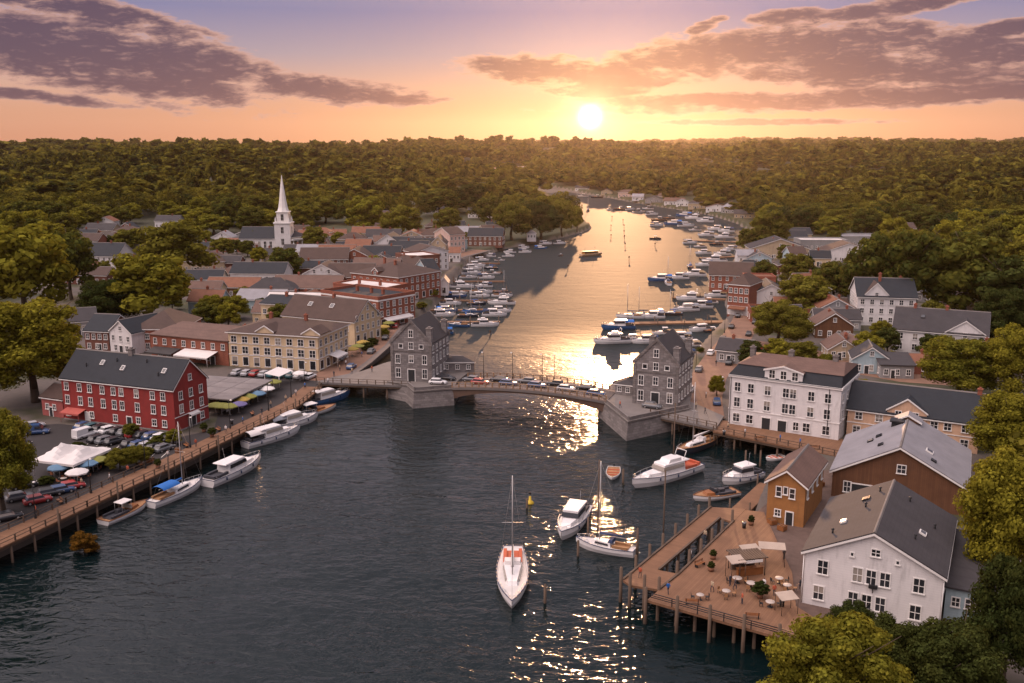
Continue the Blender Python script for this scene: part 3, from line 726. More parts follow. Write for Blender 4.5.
# red warehouse on the left quay
h = House('red_warehouse', 'long red clapboard warehouse with dark slate roof on the left quay', 'warehouse', GT(65, 419), GT(176, 433), 10.5, 9.2, 'side', 4.9, REDW, SLATE)
us = [h.W * t for t in (.045, .165, .26, .375, .475, .545, .68, .82, .91)]
h.win('f', us, 6.6, .95, 1.55); h.win('f', us, 3.6, .95, 1.75); h.win('f', [us[0], us[2], us[4], us[6], us[7], us[8]], 1.0, .95, 1.3)
h.door('f', h.W * .22, 1.1, 2.1, TRIM); h.door('f', h.W * .6, 1.2, 2.2)
h.win('r', [2.1, 5.25, 8.4], 6.5, .95, 1.6); h.win('r', [2.1, 5.25, 8.4], 3.7, .95, 1.7); h.win('r', 5.25, 9.9, .8, 1.2); h.door('r', 5.3, 1.9, 2.6); h.win('r', 8.4, 1.0, .9, 1.3)
h.band(-.2, .5, 'fr', 'plinth', STONE, .12); h.band(3.0, .14, 'r', 'string_course')
h.awning('r', 5.3, 3.0, 1.0, 3.1, TRIM, .25); h.awning('f', h.W * .12, 5.0, 2.2, 2.7, M('faded_red_canvas', (.42, .10, .08), .8), .6)
h.chimney(h.W * .5, h.D * .5, h.E + h.rise - .1, 1.2, 1.0, STONEL); h.skylight(h.W * .30, 3.2); h.skylight(h.W * .50, 2.6); h.skylight(h.W * .86, 2.8)
for x, y in ((5, 2.2), (12, 3.6), (19.5, 3.9), (24, 1.8)): h.vent(x, y)
h = House('lean_to_shed', 'small faded red shed at the left end of the red warehouse', 'shed', GT(43, 415), GT(64, 418), 8, 4.2, 'side', 1.9, M('faded_red_boards', (.36, .10, .09), .85, .3, .4, style='siding'), SHNG)
h.win('f', [1.6, 3.6], 1.6, .8, 1.1); h.door('f', 2.6, .9, 2)
# cream hotel block
h = House('cream_block', 'three storey cream stucco block with brown roof at the head of the left quay', 'building', GT(230, 366), GT(319, 372), 18, 9.3, 'hip', 2.6, CREAM, SHNG, over=.6)
h.row('f', 8, 6.6, 1.5, 1.6); h.row('f', 8, 3.7, 1.6, 1.8); h.row('f', 8, .5, 1.5, 2.2, 'plain')
h.row('r', 6, 6.5, 1.2, 1.6); h.row('r', 6, 3.6, 1.2, 1.8); h.row('r', 5, .5, 1.8, 2.2, 'plain')
h.band(3.2, .22); h.band(9.0, .35, 'fr', off=.25); h.band(6.2, .12)
for x in (.42, .93): h.dormer(h.W * x, 5.0, 6.0, 9.35, .5, 1.5, -.1, 0)
for x in (.3, .7): h.chimney(h.W * x, 9, 11.7, 1.3)
h.awning('r', 9, 6.5, 2.6, 3.3, CANVAS)
# brick row to its left and the small white gabled house
A = GT(152, 358); B = GT(229, 366)
h = House('brick_row', 'long red brick row with flat pinkish roof beside the cream block', 'building', A, B, 13, 6.6, 'shed', 1.2, BRICK, SHNGP)
h.row('f', 8, 4.2, 1.0, 1.5); h.win('f', [3, 6, 16, 19], 1.0, 1.2, 1.6); h.awning('f', h.W * .66, 11, 4.6, 3.6, CANVAS, .9); h.awning('f', h.W * .22, 9, 4.0, 3.4, M('dark_awning', (.05, .045, .045), .8), .8); h.door('f', h.W * .8, 1.4); h.chimney(h.W * .9, 11, 7.6, 1.2)
h = House('white_gabled_house', 'small white gabled house tucked between red brick fronts behind the red warehouse', 'house', GT(111, 352), GT(133, 355), 13, 6.2, 'front', 3.2, WHITE, SLATE)
h.row('f', 3, 3.6, .9, 1.4); h.win('f', [h.W * .25, h.W * .75], .8, 1.0, 1.5); h.win('f', h.W / 2, 6.6, .9, 1.1); h.door('f', h.W / 2)
h = House('brick_house', 'dark brick house left of the small white gabled house', 'house', GT(86, 351), GT(110, 352), 12, 6.0, 'side', 3.6, BRICKD, SLATE)
h.row('f', 4, 3.6, .9, 1.4); h.row('f', 3, .9, .9, 1.4); h.door('f', 4.4)
h = House('brick_hall', 'brick hall with wide brown hipped roof below the largest round tree', 'building', GT(134, 352), GT(182, 352), 18, 6.6, 'hip', 4.2, BRICK, SHNG)
h.row('f', 5, 3.8, 1.0, 1.5); h.row('f', 5, .9, 1.0, 1.6)
h = House('grey_gabled_house', 'small grey roofed house left of the brick houses, half behind the golden tree', 'house', GT(72, 338), GT(98, 336), 12, 5, 'side', 3, GREYW, SHNGG); h.row('f', 3, 2.2, 1, 1.4); h.door('f', 2)
# street front of the old town, right of the cream block
A = GT(283, 338); B = GT(355, 346)
h = House('cream_warehouse', 'cream gabled warehouse facing the street right of the cream block', 'warehouse', A, B, 13.5, 7.2, 'side', 5.2, CREAM, SHNG)
h.row('r', 5, 7.0, .9, 1.6); h.row('r', 5, 4.0, .9, 1.6); h.row('r', 4, .8, 1.3, 2.1, 'plain'); h.win('r', h.D / 2, 9.7, .8, 1.3); h.row('f', 5, 4.2, 1, 1.5); h.chimney(h.W * .55, h.D * .5, 12.2, 1.3); h.skylight(h.W * .3, 4, 1.4, 1.6); h.skylight(h.W * .6, 4, 1.4, 1.6)
h = House('flat_roofed_shop', 'low flat roofed shop with dark roof behind the cream block', 'shop', GT(262, 330), GT(300, 332), 14, 8.6, 'side', 1.6, CREAM, SLATE); h.row('f', 5, 5.4, 1, 1.4); h.chimney(6, 6, 9.6)
h = House('brick_shop_block', 'red brick street block with dark flat roof and white parapet band', 'building', GT(322, 320), GT(379, 329), 17, 9.4, 'flat', .9, BRICK, SLATE)
h.row('r', 6, 6.6, 1, 1.7); h.row('r', 6, 3.8, 1, 1.7); h.row('r', 4, .5, 1.8, 2.2, 'plain'); h.row('f', 8, 6.4, 1, 1.5); h.band(8.7, .5, 'fr'); h.awning('r', 8, 12, 2.2, 3.2, CANVAS)
for x in (.3, .55, .75): h.chimney(h.W * x, 9, 9.6, 1.4)
h = House('white_topped_block', 'long brick block with a pale flat roof behind the dark roofed street block', 'building', GT(334, 308), GT(386, 314), 13, 8.6, 'flat', .7, BRICK, WROOF)
h.row('r', 5, 6.0, 1, 1.6); h.row('r', 5, 3.2, 1, 1.6); h.row('f', 7, 6.0, 1, 1.4); h.chimney(h.W * .3, 6, 8.8); h.chimney(h.W * .7, 6, 8.8)
h = House('hipped_brick_block', 'large brick block with brown hipped roof at the bend of the old street', 'building', GT(352, 297), GT(399, 303), 24, 9.5, 'hip', 4.2, BRICK, SHNG)
h.row('r', 8, 6.8, 1, 1.7); h.row('r', 8, 3.8, 1, 1.7); h.row('r', 6, .6, 1.5, 2.1, 'plain'); h.row('f', 7, 6.6, 1, 1.5); h.chimney(h.W * .3, 11, 13, 1.5); h.chimney(h.W * .6, 9, 12.6, 1.5); h.dormer(h.W * .5, 3, 4, 9.5, 1.4, 1.2, .4, 1)
h = House('red_corner_house', 'deep red brick corner house beside the white shop with pale flat roof', 'house', GT(396, 275), GT(412, 279), 14, 9.5, 'flat', .6, BRICKD, WROOF); h.row('f', 4, 6.5, 1, 1.6); h.row('f', 4, 3.4, 1, 1.6); h.row('r', 4, 6.5, 1, 1.6)
h = House('white_street_house', 'white three storey house facing the street above the left marina', 'house', GT(404, 269), GT(416, 272), 17, 9, 'side', 2.6, WHITE, SHNG)
for z in (6.4, 3.6, .9): h.row('r', 6, z, .9, 1.5)
h.row('f', 2, 6.2, .9, 1.4)
h = House('grey_boat_house', 'grey gabled boathouse nearest the left gatehouse at the marina edge', 'boathouse', GT(416, 297), GT(429, 297), 16, 6.5, 'front', 3.2, GREYW, SHNG); h.row('f', 3, 4, .9, 1.3); h.win('f', h.W / 2, 6.9, .8, 1.2); h.door('f', h.W / 2, 2.2, 2.4); h.row('r', 4, 3.6, .9, 1.3)
h = House('dark_roofed_house', 'white house with steep dark roof on the wharf of the left marina', 'house', GT(429, 290), GT(441, 289), 15, 7.0, 'side', 4.6, BLUEW, SLATE); h.row('f', 3, 4.2, .9, 1.4); h.row('f', 3, 1.2, .9, 1.4); h.win('r', [4, 8, 12], 4.2, .9, 1.3)
h = House('white_wharf_shed', 'small white gabled shed between the two wharf houses of the left marina', 'shed', GT(440, 293), GT(448, 293), 8, 4.2, 'front', 2, WHITE, TIN); h.door('f', h.W / 2); h.win('f', [1], 1.4, .7, 1)
h = House('orange_roofed_shed', 'low wharf shed with rusty orange roof near the top of the left marina', 'shed', GT(449, 262), GT(460, 262), 11, 4.6, 'side', 2.4, WHITE, M('rusty_roof', (.20, .085, .05), .8, .4)); h.row('f', 3, 1.8, .9, 1.3); h.door('f', 1.2)
h = House('tan_gabled_house', 'tan gabled house with pale verge above the top of the left marina', 'house', GT(430, 259), GT(446, 259), 16, 7.6, 'front', 4.0, TANW, SHNG); h.row('f', 4, 4.6, .9, 1.5); h.row('f', 4, 1.3, .9, 1.5); h.win('f', h.W / 2, 7.8, .8, 1.2)
h = House('white_gable_block', 'pale pink gabled block at the top end of the left marina', 'building', GT(450, 253), GT(465, 252), 18, 10, 'side', 3.2, M('pink_stucco', (.60, .42, .36), .8), SHNG)
for z in (7, 4, 1): h.row('r', 5, z, 1, 1.5); h.row('f', 4, z, 1, 1.5)
h = House('shore_hall', 'long brown roofed hall on the shore beside the wooded point', 'building', GT(486, 243), GT(505, 242), 14, 6, 'side', 4, TANW, SHNG); h.row('f', 5, 2.6, 1, 1.5)
h = House('beach_pavilion', 'small white pavilion on the shore beneath the wooded point', 'pavilion', GT(527, 240), GT(536, 240), 8, 4, 'hip', 2, WHITE, TIN); h.row('f', 3, 1.6, .9, 1.3)
# church
A = GT(240, 252); B = GT(291, 252)
h = House('white_church', 'white church with tall pointed steeple rising over the left town', 'church', A, B, 17, 7.5, 'side', 5.5, WHITE, SLATE)
h.row('f', 9, 2.2, 1.3, 3.6); h.row('r', 3, 2.2, 1.2, 3.2)
tx, ty = h.W * .86, 3.0; t = MB(); s_ = 4.3
t.box(tx - s_, tx + s_, ty - s_, ty + s_, -1, 15.5); h_t = t.build('tower', WHITE, h.root)
t = MB(); t.box(tx - s_ - .4, tx + s_ + .4, ty - s_ - .4, ty + s_ + .4, 15.5, 16.2); t.box(tx - 3.1, tx + 3.1, ty - 3.1, ty + 3.1, 16.2, 21.5); t.box(tx - 3.5, tx + 3.5, ty - 3.5, ty + 3.5, 21.5, 22.0); t.build('belfry', TRIM, h_t)
t = MB(); t.lathe([(3.2, 22), (2.6, 24.0), (2.0, 27.5), (.12, 41.5), (.0, 41.6)], (tx, ty, 0), 8, 0, False); t.build('spire', TRIM, h_t)
t = MB(); t.tube((tx, ty, 41.2), (tx, ty, 44), .10, .07); t.box(tx - .7, tx + .7, ty - .08, ty + .08, 42.6, 42.9); t.build('cross', BLACK, h_t)
fm, gm = win_meshes(1.5, 3.4, 'cross')
for z, sz in ((4, 4.3), (10.3, 4.3), (17.2, 3.1)):
    for xx, yy, rz in ((tx, ty - sz, 0), (tx + sz, ty, R(90)), (tx - sz, ty, R(-90))):
        o = link('window', fm, h.root, (xx, yy, z), rz); link('pane', gm, o)
t = MB()
for dx in (-3.6, 3.6):
    for dy in (-3.6, 3.6): t.lathe([(.5, 16.2), (.45, 17.6), (0, 19.6)], (tx + dx, ty + dy, 0), 6)
t.build('pinnacles', TRIM, h_t)
h = House('church_portico', 'pale columned hall joined to the right of the steeple', 'hall', GT(291, 252), GT(311, 250), 15, 8, 'hip', 3, TANW, SHNGG); h.row('f', 4, 1, 1.2, 3.4)
t = MB()
for i in range(5): t.tube((1 + i * (h.W - 2) / 4, -1.4, -.5), (1 + i * (h.W - 2) / 4, -1.4, 6.2), .35, .3, 8)
t.box(0, h.W, -2, -.1, 6.2, 7.2); t.build('colonnade', TRIM, h.root)

# stone gatehouses at the bridge
def gatehouse(label, A, B, D, other):
    h = House('stone_gatehouse', label, 'gatehouse', A, B, D, 9.4, 'front', 5.3, STONE, SHNGG, over=.12, z=4.0, trim=False)
    c = h.W / 2
    h.win('f', [1.7, h.W - 1.7], 4.4, 1.0, 2.1); h.win('f', c, 4.7, 1.0, 1.7); h.win('f', [1.7, h.W - 1.7], .9, 1.1, 2.2); h.door('f', c, 1.7, 2.9)
    h.win('f', [2.5, h.W - 2.5], 8.2, .9, .9, 'plain'); h.win('f', c, 8.0, 1.0, 1.6); h.win('f', c, 10.9, 1.0, 1.7)
    n = 5 if D > 11 else 4
    for z in (8.0 - .9, 4.4, 1.2): h.row('r', n, z, .9, 1.6); h.row('l', n, z, .9, 1.6)
    h.win('b', [1.7, c, h.W - 1.7], 4.4, 1.0, 2.0)
    for y in (-.22, D - .12):
        b = MB()
        for sg in (0, 1):
            x0 = -.3 if sg == 0 else h.W + .3
            b.hexa([(x0, y, 8.9), (x0, y + .34, 8.9), (c, y + .34, 14.4), (c, y, 14.4), (x0, y, 9.7), (x0, y + .34, 9.7), (c, y + .34, 15.2), (c, y, 15.2)])
        b.build('coping', STONEL, h.root)
    for (x, y) in ((h.W - .7, 1.0), (.7, D - 1.2), (h.W - .8, D - 1.2)): h.chimney(x, y, 10.4, 2.6, 1.3, STONE)
    b = MB(); b.box(-.12, h.W + .12, -.12, -.002, 7.3, 7.55); b.box(h.W + .002, h.W + .12, 0, D, 7.3, 7.55); b.box(-.12, -.002, 0, D, 7.3, 7.55); b.build('string_course', STONEL, h.root)
    for x in (-.15, h.W - .55): b = MB(); b.box(x, x + .7, -.15, -.003, -.5, 9.0); b.build('quoin', STONEL, h.root)
    return h
A = G(392, 380, 4); B = A + Vector((10.2 * math.cos(R(-14)), 10.2 * math.sin(R(-14)), 0)); gl_h = gatehouse('grey stone gatehouse at the left end of the bridge, near the cream block', A, B, 14, 1)
gr_h = gatehouse('grey stone gatehouse at the right end of the bridge, near the white hotel', G(633, 403, 4), G(677, 408, 4), 13, 0)

# white hotel on the right quay
A = GT(728, 424); B = GT(838, 441)
h = House('white_hotel', 'white three storey hotel with dark mansard roof on the right quay', 'hotel', A, B, 15, 10.6, 'mansard', 2.3, WHITE, SLATE, over=.35)
us = [h.W * t for t in (.075, .20, .355, .62 - .10, .585, .745, .89)]
h.win('f', us, 7.4, 1.15, 1.8); h.win('f', us, 4.1, 1.15, 1.9); h.win('f', [us[0], us[1], us[5] - .6, us[6]], .9, 1.3, 1.7); h.door('f', us[2], 1.7, 2.5); h.door('f', us[3] - .4, 1.7, 2.4); h.win('f', [us[4] + .9], .9, 1.0, 1.6)
h.dormer(h.W * .49, 7.6, 4.2, 10.62, 2.0, 1.0, -.04, 3, 1.1, 1.6, top=SHNGP)
h.band(3.4, .2); h.band(10.3, .45, 'frl', off=.3); h.row('r', 4, 7.4, 1.1, 1.7); h.row('r', 4, 4.1, 1.1, 1.7); h.row('l', 3, 7.4, 1.1, 1.7); h.row('l', 3, 4.1, 1.1, 1.7)
for x in (.1, .46, .86): h.chimney(h.W * x, 7.5, 14.0, 1.3, 1.0, STONEL)
for x, z in ((h.W * .9, 1.8), (.25, 0)): b = MB(); b.tube((x, -.1, z), (x, -.1, 10.2), .07, .07, 5); b.build('downpipe', BLACK, h.root)
# peach building
A = GT(846, 436); B = GT(977, 454)
h = House('peach_building', 'long peach stucco building with dark roof and central gable right of the hotel', 'building', A, B, 11, 5.9, 'side', 4.4, PEACH, SLATE)
h.win('f', [h.W * t for t in (.09, .25, .67, .77, .90)], 3.9, 1.2, 1.3); h.win('f', [h.W * t for t in (.08, .22, .68, .90)], 1.0, 1.3, 1.4); h.door('f', h.W * .5, 1.6); h.dormer(h.W * .46, h.W * .3, 5, 4.4, 2.2, 2.4, -.1, 2, 1.0, 1.5); h.row('r', 3, 3.5, 1, 1.4); h.chimney(h.W * .97, 5.5, 10, 1.2)
h.band(3.0, .16, 'f')
# brown barn
A = GT(831, 496); B = GT(964, 516)
h = House('brown_barn', 'brown boarded barn with broad pale tin roof behind the white gabled house', 'barn', A, B, 21, 4.6, 'front', 5.3, BOARDB, TIN, over=.5)
h.win('f', h.W * .52, 5.6, 1.2, 1.3); h.win('f', h.W * .12, 1.2, 1.0, 1.7); h.door('f', h.W * .27, 4.6, 2.7); h.win('f', h.W * .5, 2.3, .9, .9, 'plain')
h.skylight(h.W * .34, 5, .9, 1.1, BLACK); h.skylight(h.W * .70, 6, 1.2, 1.4); h.skylight(h.W * .74, 2.5, .9, 1.0, BLACK); h.skylight(h.W * .24, 10, 1.0, 1.2, BLACK); h.skylight(h.W * .30, 11.5, 1.0, 1.2, BLACK)
h.dormer(h.W * .5, 4.2, 3, 9.4, .2, 1.1, 17, 0, roofm=TIN)
b = MB(); b.box(-.9, .9, -.9, .9, -.5, 1.2); b.box(-1.2, 1.2, -1.2, 1.2, 1.2, 1.45); b.build('roof_hatch', BLACK, h.roof, (h.W * .42, 16, 8.6))
# orange shed
h = House('timber_shed', 'narrow tall orange timber shed beside the pier', 'shed', GT(766, 521), GT(803, 528), 13.5, 6.8, 'front', 2.0, BOARDO, SHNGP, over=.5)
h.win('f', [h.W * .3, h.W * .66], 4.4, .7, 1.5); h.win('f', h.W * .48, 4.9, .5, 1.1, 'plain'); h.win('f', [h.W * .3], 1.2, .8, 1.0); h.door('f', h.W * .62, 1.0, 2.1); h.row('r', 4, 4.2, .8, 1.2)
# white gabled house, bottom right
A = GT(802, 603); B = GT(938, 632)
h = House('white_gabled_hall', 'large white gabled clapboard house with grey shingle roof at the bottom right', 'house', A, B, 20, 7.2, 'front', 3.9, WHITE, SHNGG, over=.45)
h.win('f', [h.W * .14, h.W * .84], 4.5, 1.15, 1.75); h.win('f', [h.W * t for t in (.40, .50, .60)], 4.4, 1.05, 1.75); h.win('f', [h.W * .12, h.W * .83], 1.0, 1.15, 1.75); h.win('f', [h.W * t for t in (.38, .48, .58)], 1.1, 1.05, 1.75)
h.win('f', h.W * .52, 8.1, .95, .85); h.win('f', [h.W * .35, h.W * .68], 7.6, .3, .4, 'plain'); h.row('l', 4, 4.4, 1, 1.6); h.row('l', 4, 1.1, 1, 1.6); h.row('r', 4, 4.4, 1, 1.6)
h.skylight(h.W * .22, 7.0, .8, 1.0); h.skylight(h.W * .80, 8.0, .9, 1.1); h.skylight(h.W * .33, 14.5, 1, 1.2, BLACK)
for x in (-.12, h.W + .12): b = MB(); b.tube((x, -.12, 0), (x, -.12, 6.9), .07, .07, 6); b.build('downpipe', TRIM, h.root)
b = MB(); b.box(-.5, .5, -.25, .25, 0, .4); b.tube((0, -.1, -.6), (0, -.1, 0), .06); b.build('lantern', BLACK, h.root, (h.W * .52, -.2, 4.0))
for x, y in ((2.6, 3.5), (5.5, 11), (6.6, 16.5), (12.2, 5), (14, 12), (10.5, 16)): h.vent(x, y, .7)
nx = Vector((math.cos(h.rz), math.sin(h.rz), 0)); a0 = Vector((h.root.location.x, h.root.location.y, 3)) + nx * (h.W + .3) + perp(A, B, 4).to_3d()
h2 = House('blue_annexe', 'low pale blue annexe with dark roof against the white gabled house', 'annexe', a0, a0 + nx * 7.0, 15, 4.2, 'shed', 1.6, BLUEW, SHNGG); h2.win('f', [2.8, 4.0], 1.9, 1.0, 1.2); h2.door('f', 5.9, .9, 2); h2.win('f', 1.2, 1.9, .8, 1.1)
# ------------------------------------------------------------------ roads, quays, bridge, piers
def sheet(name, pts, z, mat, kind='structure'):
    b = MB(); P = [(p[0], p[1], z) for p in pts]
    ar = sum(P[i][0] * P[(i + 1) % len(P)][1] - P[(i + 1) % len(P)][0] * P[i][1] for i in range(len(P)))
    b.poly(P if ar > 0 else P[::-1]); o = b.build(name, mat); tag(o, kind=kind); return o
def pxz(L, z): return [G(x, y, z) for x, y in L]
def offset_line(P, d):
    out_ = []
    for i, p in enumerate(P):
        a = P[max(0, i - 1)]; b = P[min(len(P) - 1, i + 1)]; t = (b - a).to_2d().normalized(); out_.append(Vector((p.x - t.y * d, p.y + t.x * d, p.z)))
    return out_
def strip(name, P, w, z, mat, kerb=True):
    L = offset_line(P, w / 2); R_ = offset_line(P, -w / 2); b = MB(); kb = MB()
    for i in range(len(P) - 1):
        b.poly([(R_[i].x, R_[i].y, z), (R_[i + 1].x, R_[i + 1].y, z), (L[i + 1].x, L[i + 1].y, z), (L[i].x, L[i].y, z)])
    o = b.build(name, mat); tag(o, kind='structure')
    if kerb:
        for E_, sg in ((L, 1), (R_, -1)):
            O = offset_line(E_, 1.8 * sg)
            for i in range(len(P) - 1):
                q_ = [E_[i], E_[i + 1], O[i + 1], O[i]] if sg < 0 else [O[i], O[i + 1], E_[i + 1], E_[i]]
                kb.hexa([(p.x, p.y, 2.7) for p in q_[::-1]] + [(p.x, p.y, z + .12) for p in q_[::-1]] if sg > 0 else [(p.x, p.y, 2.7) for p in q_] + [(p.x, p.y, z + .12) for p in q_])
        k_ = kb.build(name.replace('road', 'pavement').replace('street', 'pavement'), M('kerb_stone', (.15, .125, .115), .9)); tag(k_, kind='structure')
    return o
STREET = [GT(x, y) for x, y in [(322, 381), (350, 362), (371, 345), (386, 328), (396, 313), (404, 298), (411, 284), (421, 271), (436, 263), (458, 256), (482, 250)]]
strip('street', STREET, 8.5, 3.05, PAVE)
PROM = [GT(x, y) for x, y in [(703, 418), (702, 398), (708, 378), (721, 357), (735, 340), (744, 325), (752, 308), (757, 290), (760, 272)]]
strip('promenade_street', PROM, 9, 3.05, PAVE, kerb=False)
sheet('quay_yard', pxz([(-60, 575), (88, 500), (200, 443), (300, 398), (322, 383), (330, 372), (228, 374), (214, 430), (176, 438), (60, 424), (-60, 430)], 3), 3.04, ASPH)
# painted parking bays of the yard
bays = MB()
for i in range(9):
    p = GT(92 + i * 9.2, 441 + i * 1.6); bays.box(p.x - .07, p.x + .07, p.y - 2.3, p.y + 2.3, 3.044, 3.05)
tag(bays.build('parking_lines', LINE), kind='structure')
sheet('terrace_ground', pxz([(757, 512), (770, 538), (786, 572), (788, 612), (830, 630), (860, 600), (842, 520), (838, 470), (806, 471)], 3), 3.05, M('brown_gravel', (.12, .08, .065), .95, .4, .8))
sheet('right_lane', pxz([(718, 366), (745, 340), (800, 345), (850, 360), (905, 372), (980, 380), (980, 388), (900, 382), (845, 372), (800, 358), (752, 354), (726, 376)], 3), 3.04, PAVE)

def local(P, o, rz):
    c, s_ = math.cos(-rz), math.sin(-rz); return [((p.x - o.x) * c - (p.y - o.y) * s_, (p.x - o.x) * s_ + (p.y - o.y) * c) for p in P]
def rail_mesh(L, z, h=1.1, step=2.4, t=.09, rails=2, name='railing', mat=None):
    b = MB()
    for a, c in zip(L[:-1], L[1:]):
        a, c = Vector((a[0], a[1], 0)), Vector((c[0], c[1], 0)); d = (c - a).length; n = max(1, int(round(d / step)))
        za, zc = (z, z) if not callable(z) else (z(a), z(c))
        for i in range(n + 1):
            p = a.lerp(c, i / n); zz = za + (zc - za) * i / n; b.box(p.x - t, p.x + t, p.y - t, p.y + t, zz - .02, zz + h)
        for r_ in range(rails):
            hz = h * (1 - r_ * .45 / max(1, rails - 1) - (.0 if r_ == 0 else .05))
            b.tube((a.x, a.y, za + hz), (c.x, c.y, zc + hz), .06, .06, 4)
    return b.mesh(name, mat or TIMBER)
def pile_mesh(h, r=.2):
    b = MB(); b.tube((0, 0, -3), (0, 0, h), r * 1.1, r * .9, 8); b.lathe([(r * .9, h), (r * .5, h + .12), (0, h + .14)], n=8); return b.mesh('pile', TIMBER)
# left boardwalk
OUT = [G(*p, 3.2) for p in [(-90, 590)] + QL]; INN = offset_line(OUT, 4.6)
rz = math.atan2(OUT[-1].y - OUT[0].y, OUT[-1].x - OUT[0].x); o = OUT[1]
bw = thing('boardwalk', 'long plank boardwalk on piles along the left quay', 'boardwalk', (o.x, o.y, 0), rz)
lo, li = local(OUT, o, rz), local(INN, o, rz)
b = MB(); b.prism(lo + li[::-1], 2.95, 3.22); b.build('deck', WOOD, bw)
b = MB()
for L, dy in ((lo, .2), (li, -.3)):
    for a, c in zip(L[:-1], L[1:]): b.hexa([(a[0], a[1] + dy, 2.5), (c[0], c[1] + dy, 2.5), (c[0], c[1] + dy + .25, 2.5), (a[0], a[1] + dy + .25, 2.5), (a[0], a[1] + dy, 2.94), (c[0], c[1] + dy, 2.94), (c[0], c[1] + dy + .25, 2.94), (a[0], a[1] + dy + .25, 2.94)])
b.build('bearer', TIMBER, bw)
link('railing', rail_mesh([(p[0], p[1] + .12) for p in lo], 3.2, 1.05, 2.6), bw)
link('railing', rail_mesh([(p[0], p[1] - .15) for p in li[:4]], 3.2, 1.05, 2.6), bw)
PIL, PILT = pile_mesh(2.9), pile_mesh(5.2, .17); n = 0
for a, c in zip(lo[:-1], lo[1:]):
    d = math.dist(a, c); m_ = int(d / 4.2)
    for i in range(m_):
        t = (i + .5) / m_; n += 1; link('pile', PILT if n % 3 == 0 else PIL, bw, (a[0] + (c[0] - a[0]) * t, a[1] + (c[1] - a[1]) * t - (.28 if n % 3 == 0 else -.3), 0))

# causeways and wharf on piles
def wharf(name, label, L, z, mat, edge, rail=True, step=4.5, th=.4, cat='causeway', yaw=None):
    P = pxz(L, z); o = P[0]; i0, i1 = edge; rz = math.atan2(P[i1].y - P[i0].y, P[i1].x - P[i0].x) if yaw is None else yaw
    t = thing(name, label, cat, (o.x, o.y, 0), rz); l = local(P, o, rz)
    b = MB(); b.prism(l, z - th, z); b.build('deck', mat, t)
    a, c = l[i0], l[i1]
    b = MB(); b.box(min(a[0], c[0]), max(a[0], c[0]), a[1] + .15, a[1] + .4, z - th - .45, z - th - .004); b.build('bearer', TIMBER, t)
    if rail: link('railing', rail_mesh([(a[0], a[1] + .15), (c[0], c[1] + .15)], z, 1.1, 2.2), t)
    n = max(2, int(math.dist(a, c) / step)); pm = pile_mesh(z - th - .02, .22)
    for i in range(n + 1):
        for dy in (.6, 3.4): link('pile', pm, t, (a[0] + (c[0] - a[0]) * i / n, a[1] + (c[1] - a[1]) * i / n + dy, 0))
    return t, l
wharf('causeway', 'causeway on dark piles from the left quay to the gatehouse', [(316, 382), (410, 386), (418, 378), (396, 360), (384, 363), (362, 371), (332, 377)], 3.6, CONC, (0, 1), True, 5, .5)
wharf('causeway', 'causeway on dark piles between the right gatehouse and the hotel', [(650, 414), (716, 428), (724, 416), (692, 402), (676, 400)], 3.6, CONC, (0, 1), True, 4.5, .5)
hw, hl = wharf('wharf', 'timber wharf on piles in front of the white hotel', [(713, 431), (846, 458), (856, 447), (842, 439), (728, 421), (720, 420)], 3.15, WOOD, (0, 1), True, 4.2, .35, 'wharf')

def stone_pier(label, L, z, step=None):
    P = pxz(L, z); o = P[0]; t = thing('bridge_pier', label, 'bridge pier', (o.x, o.y, 0)); l = local(P, o, 0); cx = sum(p[0] for p in l) / len(l); cy = sum(p[1] for p in l) / len(l)
    g = lambda k_: [(cx + (x - cx) * k_, cy + (y - cy) * k_) for x, y in l]
    b = MB(); b.loft([[(x, y, zz) for x, y in g(k_)] for zz, k_ in ((-3, 1.10), (1.0, 1.05), (z - .3, 1.0))], 0, True, True, False); b.build('body', STONEL, t)
    b = MB(); b.prism(g(1.02), z - .30, z); b.build('coping', CONC, t)
    q_ = g(.985)
    for i in range(len(q_)):
        a, c = q_[i], q_[(i + 1) % len(q_)]
        if i in (step or []): continue
        b = MB()
        d = Vector((c[0] - a[0], c[1] - a[1], 0)).normalized(); nn = Vector((-d.y, d.x, 0)) * .4
        b.hexa([(a[0], a[1], z), (c[0], c[1], z), (c[0] + nn.x, c[1] + nn.y, z), (a[0] + nn.x, a[1] + nn.y, z), (a[0], a[1], z + .75), (c[0], c[1], z + .75), (c[0] + nn.x, c[1] + nn.y, z + .75), (a[0] + nn.x, a[1] + nn.y, z + .75)])
        b.build('parapet', STONEL, t)
    return t
stone_pier('weathered stone pier under the left gatehouse', [(388, 381), (407, 385), (414, 391), (453, 388), (457, 381), (474, 367), (466, 358), (420, 356)], 4.0, (0, 3, 4, 7))
stone_pier('weathered stone pier under the right gatehouse', [(601, 399), (628, 421), (661, 414), (690, 408), (688, 384), (640, 376), (612, 384)], 4.0, (3, 4, 6))
# stone toll houses beside the gatehouses
h = House('toll_house', 'low dark stone house between the left gatehouse and the bridge', 'house', G(441, 372, 4), G(474, 372, 4), 6, 2.6, 'hip', .9, STONE, SHNGG, z=4.0); h.row('f', 3, .8, .8, 1.1)
h = House('toll_house', 'low dark stone house between the bridge and the right gatehouse', 'house', G(615, 394, 4), G(632, 396, 4), 5, 2.5, 'hip', .8, STONE, SHNGG, z=4.0); h.row('f', 2, .8, .8, 1.1)

